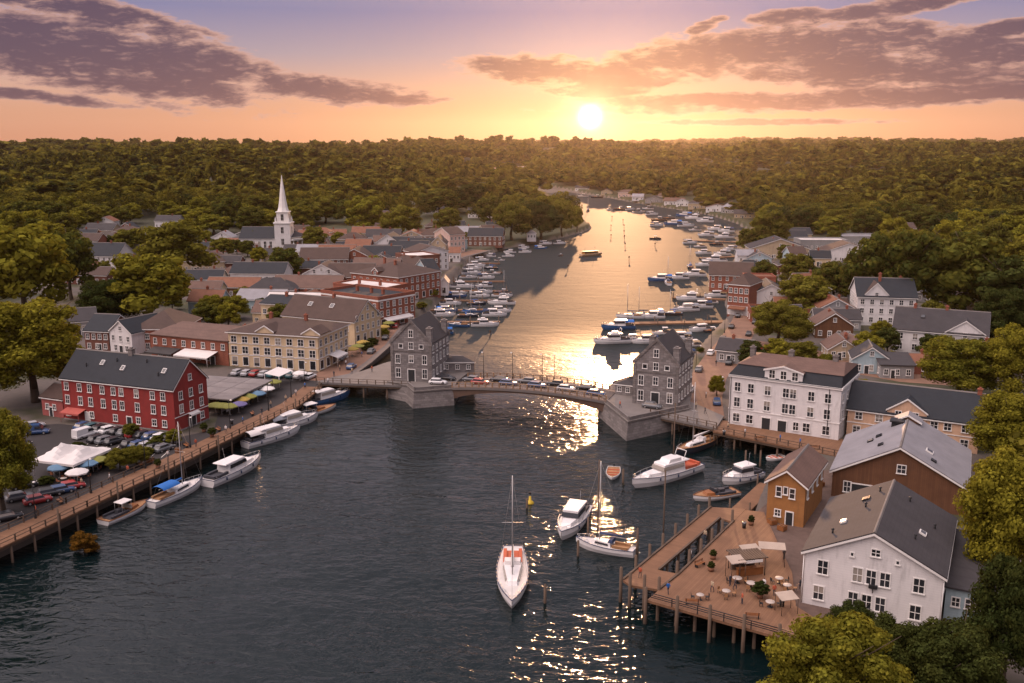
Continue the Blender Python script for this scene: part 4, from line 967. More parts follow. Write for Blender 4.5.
# the bridge
NL, NR = G(452, 388, 4.1), G(606, 402, 4.1); L = (NR - NL).to_2d().length; rz = math.atan2(NR.y - NL.y, NR.x - NL.x); WB = 10.0
br = thing('bridge', 'low arched road bridge between the two stone gatehouses', 'bridge', (NL.x, NL.y, 0), rz)
Z = lambda t: 4.15 + 1.0 * (1 - (2 * t - 1) ** 2)
U = lambda t: 1.3 + (Z(.5) - .95 - 1.3) * (1 - (2 * t - 1) ** 2) ** .8
NS = 24; T = [i / NS for i in range(NS + 1)]
b = MB(); b.loft([[(L * t, 0, Z(t) - .55), (L * t, WB, Z(t) - .55), (L * t, WB, Z(t)), (L * t, 0, Z(t))] for t in T], 0, True, True, False); b.build('deck', CONC, br)
b = MB(); b.loft([[(L * t, 1.6, Z(t) + .004), (L * t, WB - 1.6, Z(t) + .004)] for t in T], 0, False, False); b.build('roadway', M('bridge_asphalt', (.13, .105, .095), .9), br)
for y0, y1 in ((0, 1.5), (WB - 1.5, WB)):
    b = MB(); b.loft([[(L * t, y0, Z(t)), (L * t, y1, Z(t)), (L * t, y1, Z(t) + .16), (L * t, y0, Z(t) + .16)] for t in T], 0, True, True, False); b.build('footway', M('footway_slab', (.26, .2, .17), .9), br)
for y0 in (.25, WB - .85):
    b = MB(); b.loft([[(L * t, y0, U(t)), (L * t, y0 + .6, U(t)), (L * t, y0 + .6, Z(t) - .56), (L * t, y0, Z(t) - .56)] for t in T], 0, True, True, False); b.build('arch', M('rusty_girder', (.12, .075, .055), .8, .4), br)
b = MB(); b.loft([[(L * t, .9, U(t) + .3), (L * t, WB - .9, U(t) + .3), (L * t, WB - .9, U(t) + .55), (L * t, .9, U(t) + .55)] for t in T], 0, True, True, False); b.build('soffit', TIMBER, br)
for y in (.1, WB - .1):
    b = MB(); n = 22
    for i in range(n + 1):
        t = i / n; b.box(L * t - .12, L * t + .12, y - .12, y + .12, Z(t), Z(t) + 1.35)
    for hz in (1.3, .75, .3):
        for i in range(NS): b.tube((L * T[i], y, Z(T[i]) + hz), (L * T[i + 1], y, Z(T[i + 1]) + hz), .08 if hz > 1 else .05, None, 4)
    for i in range(n * 4):
        t = (i + .5) / (n * 4); b.tube((L * t, y, Z(t) + .2), (L * t, y, Z(t) + 1.25), .025, .025, 3)
    b.build('railing', M('rusty_railing', (.30, .19, .115), .7, .3), br)
BRIDGE = (br, L, Z, rz)
def bridge_pt(t, y): 
    c, s_ = math.cos(rz0), math.sin(rz0); return Vector((NL.x + L * t * c - y * s_, NL.y + L * t * s_ + y * c, Z(t)))
rz0 = rz

# timber pier, bottom right
PD = [(647, 600), (660, 589), (679, 574), (734, 521), (745, 510), (764, 512), (779, 545), (792, 572), (796, 606), (838, 632), (830, 655), (779, 637)]
P = pxz(PD, 3.2); o = P[0]; rz = math.atan2(P[4].y - P[0].y, P[4].x - P[0].x)
pr = thing('timber_pier', 'broad sunlit plank pier on piles beside the white gabled house', 'pier', (o.x, o.y, 0), rz)
l = local(P, o, rz); b = MB(); b.prism(l, 2.85, 3.2); b.build('deck', WOODY, pr)
PWK = [(623, 580), (711, 507), (746, 509), (733, 522), (720, 518), (659, 570), (680, 574), (659, 589.5), (630, 585)]
lw = local(pxz(PWK, 3.22), o, rz); b = MB()
b.prism([lw[0], lw[1], lw[4], lw[5], lw[6], lw[7], lw[8]], 2.9, 3.215); b.prism([lw[1], lw[2], lw[3], lw[4]], 2.9, 3.222); b.build('walkway', WOOD, pr)
lg = local(pxz([(647, 600), (779, 637), (836, 654)], 3.2), o, rz)
link('railing', rail_mesh([(x, y) for x, y in lg], 3.2, 1.1, 3.6, .05, 3, mat=BLACK), pr)
kb = MB()
for a, c in ((l[1], l[2]), (l[2], l[3]), (lw[0], lw[1]), (lw[5], lw[4])):
    d = Vector((c[0] - a[0], c[1] - a[1], 0)).normalized(); nn = Vector((-d.y, d.x, 0)) * .15
    kb.hexa([(a[0] - nn.x, a[1] - nn.y, 3.225), (c[0] - nn.x, c[1] - nn.y, 3.225), (c[0] + nn.x, c[1] + nn.y, 3.225), (a[0] + nn.x, a[1] + nn.y, 3.225), (a[0] - nn.x, a[1] - nn.y, 3.42), (c[0] - nn.x, c[1] - nn.y, 3.42), (c[0] + nn.x, c[1] + nn.y, 3.42), (a[0] + nn.x, a[1] + nn.y, 3.42)])
kb.build('edge_beam', TIMBER, pr)
PT, PS = pile_mesh(4.9, .24), pile_mesh(2.84, .24)
def piles_along(a, c, n, tall, parent, mesh=None, skip_first=False):
    for i in range(1 if skip_first else 0, n + 1): link('pile', (PT if tall else PS), parent, (a[0] + (c[0] - a[0]) * i / n, a[1] + (c[1] - a[1]) * i / n, 0))
ins = lambda a, c, k_: (a[0] + (c[0] - a[0]) * k_, a[1] + (c[1] - a[1]) * k_)
ctr = (sum(x for x, y in l) / len(l), sum(y for x, y in l) / len(l))
out_l = [ins(p_, ctr, -.012) for p_ in lg]
piles_along(out_l[0], out_l[1], 4, True, pr); piles_along(out_l[1], out_l[2], 1, True, pr, skip_first=True)
piles_along(ins(lg[0], ctr, .1), ins(lg[1], ctr, .1), 6, False, pr)
piles_along((lw[0][0], lw[0][1] + .3), (lw[1][0], lw[1][1] + .3), 7, True, pr); piles_along(ins(lw[5], lw[0], .1), ins(lw[4], lw[1], .1), 6, False, pr)
piles_along((l[2][0], l[2][1] + .3), (l[3][0], l[3][1] + .3), 5, True, pr); piles_along(lw[8], lw[7], 2, True, pr)
# docks of the marinas
def dock(label, a, c, w=2.2, group=None):
    A, C = G(*a, .7), G(*c, .7); d = (C - A).to_2d(); L_ = d.length; t = thing('floating_dock', label, 'dock', (A.x, A.y, 0), math.atan2(d.y, d.x), group)
    b = MB(); b.box(0, L_, -w / 2, w / 2, .35, .7); b.build('deck', WOODY if L_ < 0 else WOOD, t)
    n = max(1, int(L_ / 9)); pm = pile_mesh(2.4, .17)
    for i in range(n + 1):
        for sg in (-1, 1): link('pile', pm, t, (L_ * (i + .05) / (n + .1), sg * (w / 2 + .2), 0))
    b = MB(); b.box(.2, L_ - .2, -w / 2 + .1, w / 2 - .1, -.3, .34); b.build('float', CONC, t)
nth = ['first', 'second', 'third', 'fourth', 'fifth', 'sixth', 'seventh', 'eighth', 'ninth', 'tenth', 'eleventh', 'twelfth', 'thirteenth', 'fourteenth', 'fifteenth', 'sixteenth', 'seventeenth', 'eighteenth']
for i, (y, x0, x1) in enumerate([(330, 404, 450), (321.5, 412, 500), (309.5, 424, 508), (300, 436, 506), (290.5, 444, 508), (281, 452, 505), (272, 458, 502), (263, 466, 500)]):
    dock('floating plank dock of the left marina, %s counted from the gatehouse' % nth[i], (x0, y), (x1, y), 2, 'docks of the left marina')
dock('long boarded pier of the right marina just behind the gatehouse', (628, 323), (737, 321), 4); dock('short boarded dock of the right marina below the brick house', (672, 297), (728, 299), 3)
dock('short dock of the upper right moorings below the round shore tree', (700, 258), (738, 256), 3); dock('outer dock of the upper right moorings', (690, 240), (742, 242), 3)
dock('small gangway dock by the wooden boat below the right causeway', (703, 443), (727, 428), 2.2); dock('small dock beside the orange timber shed', (738, 512), (768, 484), 3)
# ------------------------------------------------------------------ the town's smaller houses
WM = {'white': WHITE, 'cream': CREAM, 'brick': BRICK, 'dark brick': BRICKD, 'grey': GREYW, 'pale blue': BLUEW, 'tan': TANW, 'pink': M('pink_stucco', (.60, .42, .36), .8), 'brown': BOARDB}
RM = {'dark slate': SLATE, 'brown shingle': SHNG, 'pinkish shingle': SHNGP, 'grey shingle': SHNGG, 'pale tin': TIN, 'white flat': WROOF, 'rusty': M('rusty_roof', (.20, .085, .05), .8, .4)}
def small(px, py, w, d, e, r, roof, wc, rc, rot, label, far=False, cat='house', name='house', group=None, wins=True):
    p = GT(px, py); q_ = p + Vector((math.cos(R(rot)) * w, math.sin(R(rot)) * w, 0))
    h = House(name, label, cat, p, q_, d, e, roof, r, WM[wc], RM[rc], group, trim=not far, over=.4)
    if wins:
        st = 'plain' if far else 'cross'
        nf = max(2, int(w / (3.4 if far else 2.6))); nr_ = max(1, int(d / (4.5 if far else 3.0)))
        for k_ in range(max(1, int(e / 2.9))):
            z = .9 + k_ * 2.8
            if z + 1.4 < e + .3:
                h.row('f', nf, z, .9, 1.4, st); h.row('r', nr_, z, .9, 1.4, st)
                if not far: h.row('l', nr_, z, .9, 1.4, st)
        h.door('f', w * .38, 1.0, 2.1)
        if roof == 'front' and r > 2.5: h.win('f', w / 2, e + r * .25, .8, 1.1, st)
    if roof in ('side', 'front', 'hip') and rnd.random() < .75: h.chimney(w * rnd.uniform(.25, .75), d * .5, e + r - .6 if roof != 'front' else e + r * .6, 1.5, .7)
    return h
# right bank: named houses
A = GT(856, 325); B = GT(914, 327)
h = House('apartment_house', 'tall white apartment house with brown dormer roof, rear one of the two white apartment houses', 'house', A, B, 17, 9.6, 'side', 4.8, WHITE, SLATE, over=.5)
for z in (7, 4.1, 1.2): h.row('f', 6, z, 1.1, 1.5); h.row('l', 5, z, 1.0, 1.5)
h.dormer(h.W * .32, 7, 8, 9.62, .6, 3.6, -.05, 1, top=SHNG); h.chimney(h.W * .42, 7, 14.5, 1.6); h.chimney(h.W * .8, 9, 13.5, 1.4); h.band(9.3, .25, 'fl')
A = GT(892, 351); B = GT(985, 359)
h = House('apartment_house', 'long white apartment house with dark grey roof, front one of the two white apartment houses', 'house', A, B, 15, 6.6, 'side', 5.0, WHITE, SHNGG, over=.5)
for z in (3.9, .9): h.win('f', [h.W * t for t in (.08, .24, .38, .43)], z, 1.15, 1.6); h.row('l', 4, z, 1.0, 1.5)
h.dormer(h.W * .77, h.W * .42, 7, 5.2, 1.4, 3.4, -.1, 1); h.chimney(h.W * .2, 7.5, 11.2, 1.4); h.chimney(h.W * .55, 7.5, 11.2, 1.4); h.skylight(h.W * .3, 4.5, 1.2, 1.3, BLACK); h.door('f', h.W * .52, 1.2)
A = GT(940, 313); B = GT(980, 316)
h = House('hip_roofed_house', 'pink hip roofed house at the edge of the wood behind the apartment houses', 'house', A, B, 16, 6.0, 'hip', 4.2, WM['pink'], SHNG, over=.6); h.row('f', 5, 3.6, 1, 1.4); h.row('f', 4, .9, 1, 1.4); h.row('l', 4, 3.4, 1, 1.4)
small(815, 338, 11, 10, 4.2, 3.6, 'front', 'brown', 'pinkish shingle', -8, 'brown gabled cottage left of the white apartment houses')
small(828, 360, 8, 9, 3.2, 2.6, 'front', 'tan', 'pinkish shingle', -6, 'tan cottage with tent shaped roof, left of two behind the hotel'); small(845, 360, 8, 9, 3.2, 2.8, 'front', 'tan', 'pinkish shingle', 8, 'tan cottage with tent shaped roof, right of two behind the hotel')
small(852, 373, 9, 9, 4.0, 3.0, 'front', 'pale blue', 'grey shingle', -14, 'pale blue gabled cottage between the hotel and the peach building')
small(880, 378, 8, 8, 3.4, 1.4, 'shed', 'grey', 'grey shingle', -8, 'small grey shed with lean-to roof under the long white apartment house', cat='shed', name='shed')
small(905, 374, 15, 7, 3.0, 1.6, 'side', 'brick', 'rusty', -6, 'low brick range with rusty roof behind the peach building')
small(975, 372, 13, 9, 4, 3, 'side', 'dark brick', 'brown shingle', -10, 'dark brick cottage right of the long white apartment house')
small(815, 330, 14, 8, 3.6, 2.6, 'side', 'grey', 'grey shingle', -5, 'long grey roofed shed above the brown gabled cottage', cat='shed', name='shed')
small(852, 296, 24, 12, 4.6, 3.2, 'side', 'dark brick', 'grey shingle', -4, 'long dark building behind the tall apartment house')
small(915, 302, 12, 10, 4, 2.6, 'side', 'grey', 'pale tin', -6, 'small tin roofed house right of the tall apartment house')
small(925, 326, 9, 8, 3.6, 2.4, 'side', 'tan', 'brown shingle', -6, 'little tan house between the two white apartment houses and the pink house')
small(822, 262, 26, 16, 5, 4.5, 'front', 'white', 'brown shingle', -6, 'broad white gabled house with brown roof among the right bank trees')
small(842, 246, 44, 20, 5, .8, 'flat', 'grey', 'pale tin', -3, 'wide grey flat roofed building in the right bank trees', cat='building', name='building')
small(800, 250, 26, 16, 5, .8, 'flat', 'grey', 'white flat', -3, 'grey building with white flat roof left of the wide grey one', cat='building', name='building')
small(884, 236, 20, 14, 5, 3, 'side', 'brown', 'brown shingle', -3, 'brown roofed house deep in the right bank wood')
small(905, 226, 20, 14, 6, 4, 'front', 'grey', 'grey shingle', -3, 'grey gabled house highest up in the right bank wood')
small(785, 242, 16, 14, 5, 3, 'side', 'tan', 'dark slate', -2, 'tan house with dark roof near the broad shore tree')
# right promenade
A = GT(727, 314); B = GT(748, 316)
h = House('brick_house', 'tall brick house with white ground floor by the right promenade', 'house', A, B, 14, 10.5, 'hip', 3.2, BRICK, SHNG)
for z in (7.6, 4.6): h.row('f', 4, z, 1, 1.6); h.row('l', 5, z, 1, 1.6)
b = MB(); b.box(-.06, h.W + .06, -.06, -.003, 0, 3.2); b.build('ground_floor', WHITE, h.root); h.row('f', 4, .8, 1.1, 1.8); h.awning('f', h.W / 2, h.W * .8, 2, 3.1, RM['rusty'])
small(741, 312, 20, 15, 5.0, 5.0, 'front', 'white', 'dark slate', -7, 'white gabled house with dark roof right of the tall brick house')
small(750, 322, 20, 8, 4.2, .6, 'flat', 'brick', 'grey shingle', -7, 'low brick shop in front of the white gabled house on the right promenade', cat='shop', name='shop')
small(709, 289, 17, 13, 6, 4.4, 'side', 'brick', 'brown shingle', -12, 'brick boathouse with brown roof jutting to the water on the right bank', cat='boathouse', name='boathouse')
small(729, 288, 16, 12, 7.5, 3.6, 'hip', 'dark brick', 'dark slate', -8, 'dark brick house with slate hip roof behind the brick boathouse')
small(745, 300, 11, 10, 8.5, .6, 'flat', 'brick', 'rusty', -6, 'narrow flat roofed brick house between the tall brick house and the round tree')
small(737, 269, 10, 10, 6.5, 2.2, 'side', 'white', 'pale tin', -6, 'small white house on the shore left of the round right bank tree'); small(747, 270, 11, 10, 6, 2.6, 'front', 'pale blue', 'grey shingle', -6, 'pale blue house beside the small white shore house')
small(750, 259, 30, 18, 5.5, 5, 'front', 'tan', 'grey shingle', -5, 'wide tan house with arched gables on the upper right shore')
small(762, 246, 26, 14, 5, 3.6, 'side', 'tan', 'dark slate', -3, 'long dark roofed house behind the wide tan shore house')
small(716, 362, 9, 8, 3.6, 2.4, 'side', 'grey', 'grey shingle', -28, 'small grey roofed shop on the promenade above the white hotel', cat='shop', name='shop')
small(775, 318, 11, 9, 4, 2.6, 'side', 'tan', 'rusty', -6, 'tan cottage with rusty roof below the round tree behind the hotel')
# left bank town
small(70, 268, 24, 16, 6, 5.2, 'side', 'white', 'dark slate', -6, 'white gabled hall with long dark roof left of the largest round tree', cat='building', name='building')
small(62, 284, 20, 10, 4, 2.8, 'side', 'dark brick', 'brown shingle', -6, 'low dark brick house in front of the white gabled hall')
small(110, 254, 22, 12, 4.6, .7, 'flat', 'grey', 'white flat', -3, 'pale flat roofed building above the white gabled hall', cat='building', name='building')
small(66, 250, 18, 13, 5, 3.6, 'side', 'brick', 'brown shingle', -4, 'brick house with brown roof left of the pale flat roofed building'); small(88, 248, 15, 12, 5, 3.4, 'front', 'brick', 'grey shingle', 5, 'brick house with grey roof next to the pale flat roofed building')
small(84, 238, 18, 13, 5, 3.4, 'side', 'tan', 'grey shingle', -4, 'tan house with grey roof highest among the far left roofs'); small(112, 240, 16, 12, 5, 3.2, 'hip', 'brick', 'brown shingle', -4, 'brick house with hip roof highest among the far left roofs'); small(96, 229, 12, 10, 5, 3, 'front', 'white', 'rusty', 2, 'small white house with rusty roof in the wood at the far left')
small(132, 247, 14, 11, 4.6, 3, 'side', 'white', 'grey shingle', -4, 'white cottage half hidden by the broad olive tree')
small(212, 246, 12, 10, 5, 3.2, 'front', 'white', 'pale tin', 0, 'little white gabled house left of the church'); small(222, 252, 20, 12, 4.4, 2.6, 'side', 'brick', 'rusty', 0, 'brick cottage with rusty roof below the little white house left of the church')
small(234, 243, 18, 12, 5, 3.4, 'front', 'grey', 'pale tin', 0, 'grey house with pale roof just behind the church nave')
small(178, 272, 22, 13, 5, 3.6, 'hip', 'tan', 'brown shingle', -3, 'tan house with brown hip roof right of the largest round tree'); small(182, 290, 16, 11, 4.4, 3.0, 'side', 'grey', 'dark slate', 4, 'grey house with dark roof below the tan hip roofed one'); small(205, 272, 16, 10, 4.4, 2.6, 'side', 'dark brick', 'grey shingle', 0, 'dark brick house left of the white two storey house')
h = small(231, 289, 22, 13, 6.6, 3.6, 'side', 'white', 'dark slate', -3, 'white two storey house with dark roof left of the round dark green tree')
small(206, 297, 20, 11, 4.0, 3.0, 'side', 'brown', 'rusty', -3, 'low house with rusty roof in front of the white two storey house'); small(236, 312, 17, 11, 4.6, 2.8, 'side', 'pale blue', 'pale tin', -8, 'pale blue shed behind the brick row', cat='shed', name='shed')
small(246, 304, 18, 12, 5, 4, 'hip', 'grey', 'grey shingle', 3, 'grey hip roofed house below the white two storey house'); small(266, 316, 20, 11, 4.6, 2.8, 'side', 'white', 'white flat', -6, 'white low house behind the cream warehouse roof')
small(253, 325, 14, 9, 4.4, 3, 'side', 'cream', 'pinkish shingle', -8, 'small cream house behind the cream block'); small(272, 300, 26, 14, 4.8, 3.8, 'side', 'brick', 'pinkish shingle', -4, 'brick house with pinkish roof right of the round dark green tree')
h = small(304, 290, 15, 13, 6.8, 3.8, 'front', 'white', 'brown shingle', -4, 'white gabled house with twin dormers right of the round dark green tree'); h.dormer(h.W * .3, 3, 3, 6.9, .9, .9, -.05, 1); h.dormer(h.W * .7, 3, 3, 6.9, .9, .9, -.05, 1)
small(303, 297, 13, 6, 3.4, .5, 'flat', 'pale blue', 'grey shingle', -4, 'pale blue flat extension in front of the white house with twin dormers', cat='annexe', name='annexe')
small(328, 290, 18, 14, 5.6, 4.4, 'side', 'dark brick', 'brown shingle', -3, 'dark brick house with big brown roof right of the white house with twin dormers'); small(300, 272, 22, 14, 6, 4.4, 'side', 'dark brick', 'brown shingle', 3, 'dark brick house below the columned church hall')
small(296, 262, 15, 12, 5.2, 3.0, 'side', 'white', 'pale tin', 0, 'white house with tin roof directly below the columned church hall'); small(318, 264, 18, 12, 5.4, 3.4, 'side', 'brick', 'rusty', 0, 'brick house with rusty roof right of the columned church hall')
small(338, 270, 16, 12, 6, 4, 'front', 'brick', 'brown shingle', -4, 'brick gabled house in the middle of the left town'); small(345, 258, 13, 11, 6, 3.4, 'side', 'brick', 'rusty', -4, 'small brick house with rusty roof behind the brick gabled house')
small(362, 268, 18, 12, 6, 4, 'side', 'dark brick', 'dark slate', -4, 'dark brick house with slate roof below the white house with two gables'); h = small(374, 256, 15, 16, 6.4, 5, 'front', 'white', 'dark slate', -5, 'white house with steep gable in the middle of the left town'); small(389, 257, 12, 14, 6, 4, 'side', 'brick', 'dark slate', -5, 'brick house joined to the white house with steep gable')
small(366, 246, 20, 12, 5.4, 3.8, 'side', 'white', 'grey shingle', 2, 'white house with grey roof behind the steep white gable'); small(338, 248, 16, 12, 5, 3.4, 'hip', 'tan', 'brown shingle', 3, 'tan hip roofed house right of the tree beside the steeple'); small(352, 241, 18, 12, 5, 3.2, 'side', 'tan', 'rusty', 3, 'tan house with rusty roof below the broad bright tree')
small(384, 280, 20, 14, 6.6, 3.6, 'hip', 'brick', 'brown shingle', -8, 'brick hip roofed house behind the hipped street block'); small(352, 282, 20, 12, 5.6, 4, 'side', 'pink', 'pinkish shingle', -6, 'pink house with pinkish roof behind the hipped street block'); small(397, 262, 15, 12, 7, 3.2, 'side', 'white', 'dark slate', -8, 'white house with slate roof behind the white street house')
small(408, 258, 18, 12, 6, 3.8, 'side', 'brown', 'dark slate', -8, 'brown boarded house with long dark roof above the white street house'); small(418, 246, 20, 13, 6, 4, 'hip', 'dark brick', 'brown shingle', -4, 'dark brick hip roofed house behind the tan gabled house'); small(398, 246, 16, 12, 5.4, 3.4, 'front', 'tan', 'rusty', 0, 'tan gabled house with rusty roof under the dark broad tree')
small(468, 246, 20, 13, 6, 4, 'side', 'dark brick', 'dark slate', -6, 'dark brick house between the pink gabled block and the shore hall'); small(455, 240, 16, 12, 5, 3, 'side', 'white', 'pale tin', 0, 'white house with tin roof behind the pink gabled block'); small(440, 236, 16, 12, 5, 3.2, 'front', 'white', 'grey shingle', 0, 'white gabled house inland of the pink gabled block')
small(348, 212, 22, 14, 5, 3, 'side', 'white', 'pale tin', 0, 'white house among the trees right of the steeple'); small(372, 222, 20, 12, 5, 3.2, 'side', 'brick', 'brown shingle', 0, 'brick house in front of the broad bright tree'); small(425, 214, 26, 14, 5, 4, 'side', 'grey', 'dark slate', 0, 'grey house with dark roof in the wood above the marina'); small(468, 218, 22, 12, 5, 3, 'side', 'white', 'grey shingle', 0, 'white house in the wood above the marina'); small(478, 206, 24, 14, 5, 3, 'side', 'tan', 'pale tin', 0, 'tan house high in the wood above the marina')
small(155, 228, 16, 12, 5, 3, 'side', 'white', 'grey shingle', 0, 'white house at the foot of the wood left of the church')
# far bank: one row along the shore
FX = [(575, 190.5), (601, 194.5), (618, 197), (632, 200), (645, 202.5), (655, 201), (664, 204.5), (676, 206), (688, 208.5), (699, 208), (706, 211.5), (721, 213), (734, 218)]
for i, (x, y) in enumerate(FX):
    wc = ['white', 'tan', 'pink', 'white', 'grey', 'tan', 'white'][i % 7]
    small(x, y, [18, 13, 20, 12][i % 4], 10, [3.5, 4, 5][i % 3], [3, 2.6, 3.4][i % 3], ['side', 'front', 'hip'][i % 3], wc, ['grey shingle', 'brown shingle', 'pinkish shingle', 'pale tin'][i % 4], [-14, -10, -18][i % 3], '%s house in the row along the far bank, %s counted from the sunlit end' % (wc, nth[i]), far=True, group='houses along the far bank')
b = House('white_mill', 'wide pale building in the haze on the far hillside under the sun', 'building', GT(516, 177), GT(545, 176), 40, 16, 'flat', 1, WM['pink'], WROOF); b.row('f', 9, 9, 2.2, 3, 'plain'); b.row('f', 9, 3, 2.2, 3, 'plain')

# infill cottages, every wall and roof pairing once per quarter
ZONES = [('in the middle of the left town', (292, 432, 238, 300)), ('in the streets around the white church', (180, 300, 246, 318)), ('near the white gabled hall, far left', (60, 150, 232, 275)), ('in the right bank gardens above the hotel', (752, 860, 262, 352)), ('high up among the right bank trees', (775, 960, 236, 300)), ('above the left marina', (425, 500, 232, 262))]
gi = random.Random(31); combos = [(a, c) for a in ('white', 'tan', 'brick', 'dark brick', 'grey', 'pale blue', 'cream', 'pink', 'brown') for c in ('dark slate', 'brown shingle', 'pinkish shingle', 'grey shingle', 'rusty')]
for (place, (x0, x1, y0, y1)), want in zip(ZONES, (26, 14, 9, 13, 10, 8)):
    gi.shuffle(combos); n = 0
    for _ in range(500):
        if n >= want: break
        p = GT(gi.uniform(x0, x1), gi.uniform(y0, y1)); w = gi.uniform(8, 13)
        if float(sdist(np.array([p.x]), np.array([p.y]))[0]) < 16: continue
        if any(math.hypot(p.x + w / 2 - a, p.y + 4 - c) < r_ + 5.0 for a, c, r_ in FOOT) or any(math.hypot(p.x + w / 2 - a, p.y + 4 - c) < r_ * .5 + 4 for a, c, r_ in TREEPOS): continue
        if any((Vector((p.x + w / 2, p.y + 4)) - q_.to_2d()).length < 12 for q_ in STREET + PROM): continue
        wc, rc = combos[n]; n += 1; e = gi.choice([3.2, 4.2, 5.6])
        f_ = [o for o in ()]
        small(proj(p.x, p.y, p.z)[0], proj(p.x, p.y, p.z)[1], w, gi.uniform(7, 10), e, gi.uniform(2.2, 3.6), gi.choice(['side', 'front', 'side', 'hip']), wc, rc, gi.uniform(-14, 10), 'small %s cottage with %s roof %s' % (wc, rc, place), group='cottages ' + place)
# ------------------------------------------------------------------ boats
HULLW = M('white_gelcoat', (.72, .69, .68), .35, .12, .8, spec=.5); HULLB = M('blue_hull', (.03, .10, .24), .35, .2, .8, spec=.5); HULLD = M('dark_hull', (.03, .035, .05), .35, .2, .8, spec=.5); HULLT = M('tan_hull', (.42, .28, .16), .5, .2, .8)
DECKW = M('pale_deck', (.60, .56, .53), .7, .2, .8); TEAK = M('teak_deck', (.36, .19, .09), .7, .3, .8, style='planky'); VARN = M('varnished_wood', (.26, .10, .035), .4, .3, .8)
SEATR = M('red_cushion', (.45, .10, .05), .8); SEATB = M('dark_cushion', (.05, .05, .06), .8); BLUEC = M('blue_canvas', (.02, .13, .42), .7, .2); NAVYC = M('navy_canvas', (.03, .05, .11), .8, .2); GREYC = M('grey_boat_cover', (.26, .27, .30), .8, .2)
ALU = M('aluminium_spar', (.55, .53, .52), .35, .1, metal=.6); ROPE = M('rigging_wire', (.25, .23, .22), .5); ANTIF = M('red_bottom_paint', (.22, .05, .04), .6); STRIPEM = M('navy_stripe', (.03, .05, .12), .5)
def hull_parts(root, L, B, H, hm, dm, stern=.8, cock=None, stripe=None):
    n = 14; b = MB(); sp, ss_ = [], []; rings = []
    for i in range(n + 1):
        t = i / n; f = (stern + (1 - stern) * math.sin(min(1, t / .45) * math.pi / 2)) if t < .45 else max(.015, (1 - ((t - .45) / .55) ** 2.3))
        w = B / 2 * f; z = H * (.86 + .42 * max(0, t - .2) ** 1.6); x = L * (t - .5) + (0 if t < 1 else .0); kx = x - (L * .05 * max(0, (t - .75) / .25)) 
        rings.append([(x, w, z), (x - .0, w * .98, z * .5), (kx, w * .80, 0), (kx, w * .35, -.35), (kx, -w * .35, -.35), (kx, -w * .80, 0), (x, -w * .98, z * .5), (x, -w, z)])
        sp.append((x, w, z)); ss_.append((x, -w, z))
    for q_ in range(n):
        for i in range(7):
            b.poly([rings[q_][i], rings[q_ + 1][i], rings[q_ + 1][i + 1], rings[q_][i + 1]], 2 if i in (2, 3, 4) else 0, True)
    b.poly(rings[0], 0); b.build('hull', [hm, dm, ANTIF], root)
    d = MB(); dz = .10
    for q_ in range(n):
        a, c = sp[q_], sp[q_ + 1]; e, f = ss_[q_], ss_[q_ + 1]; k_ = .95
        d.poly([(e[0], e[1] * k_, e[2] - dz), (f[0], f[1] * k_, f[2] - dz), (c[0], c[1] * k_, c[2] - dz), (a[0], a[1] * k_, a[2] - dz)])
    d.build('deck', dm, root)
    r_ = MB(); r_.path(sp, .06, 4); r_.path(ss_, .06, 4); r_.tube(sp[0], ss_[0], .06, None, 4)
    r_.build('gunwale', stripe or TRIM, root)
    zt = lambda t: H * (.86 + .42 * max(0, t - .2) ** 1.6) - dz
    wt = lambda t: B / 2 * ((stern + (1 - stern) * math.sin(min(1, t / .45) * math.pi / 2)) if t < .45 else (1 - ((t - .45) / .55) ** 2.3))
    return zt, wt
def taper(b, x0, x1, w0, w1, z0, z1, inset=.15, rake=.5, m=0, back=.1):
    b.hexa([(x0, -w0, z0), (x1, -w1, z0), (x1, w1, z0), (x0, w0, z0), (x0 + back, -w0 + inset, z1), (x1 - rake, -w1 + inset, z1), (x1 - rake, w1 - inset, z1), (x0 + back, w0 - inset, z1)], m)
def bow_rail(root, L, zt, wt, t0=.55, h=.7):
    b = MB(); T_ = [t0 + (.985 - t0) * i / 7 for i in range(8)]
    for s in (1, -1):
        P = [(L * (t - .5), s * wt(t) * .93, zt(t) + h) for t in T_]; b.path(P, .035, 4)
        for p in P[::2]: b.tube((p[0], p[1], p[2] - h), p, .03, None, 4)
    b.build('bow_rail', ALU, root)
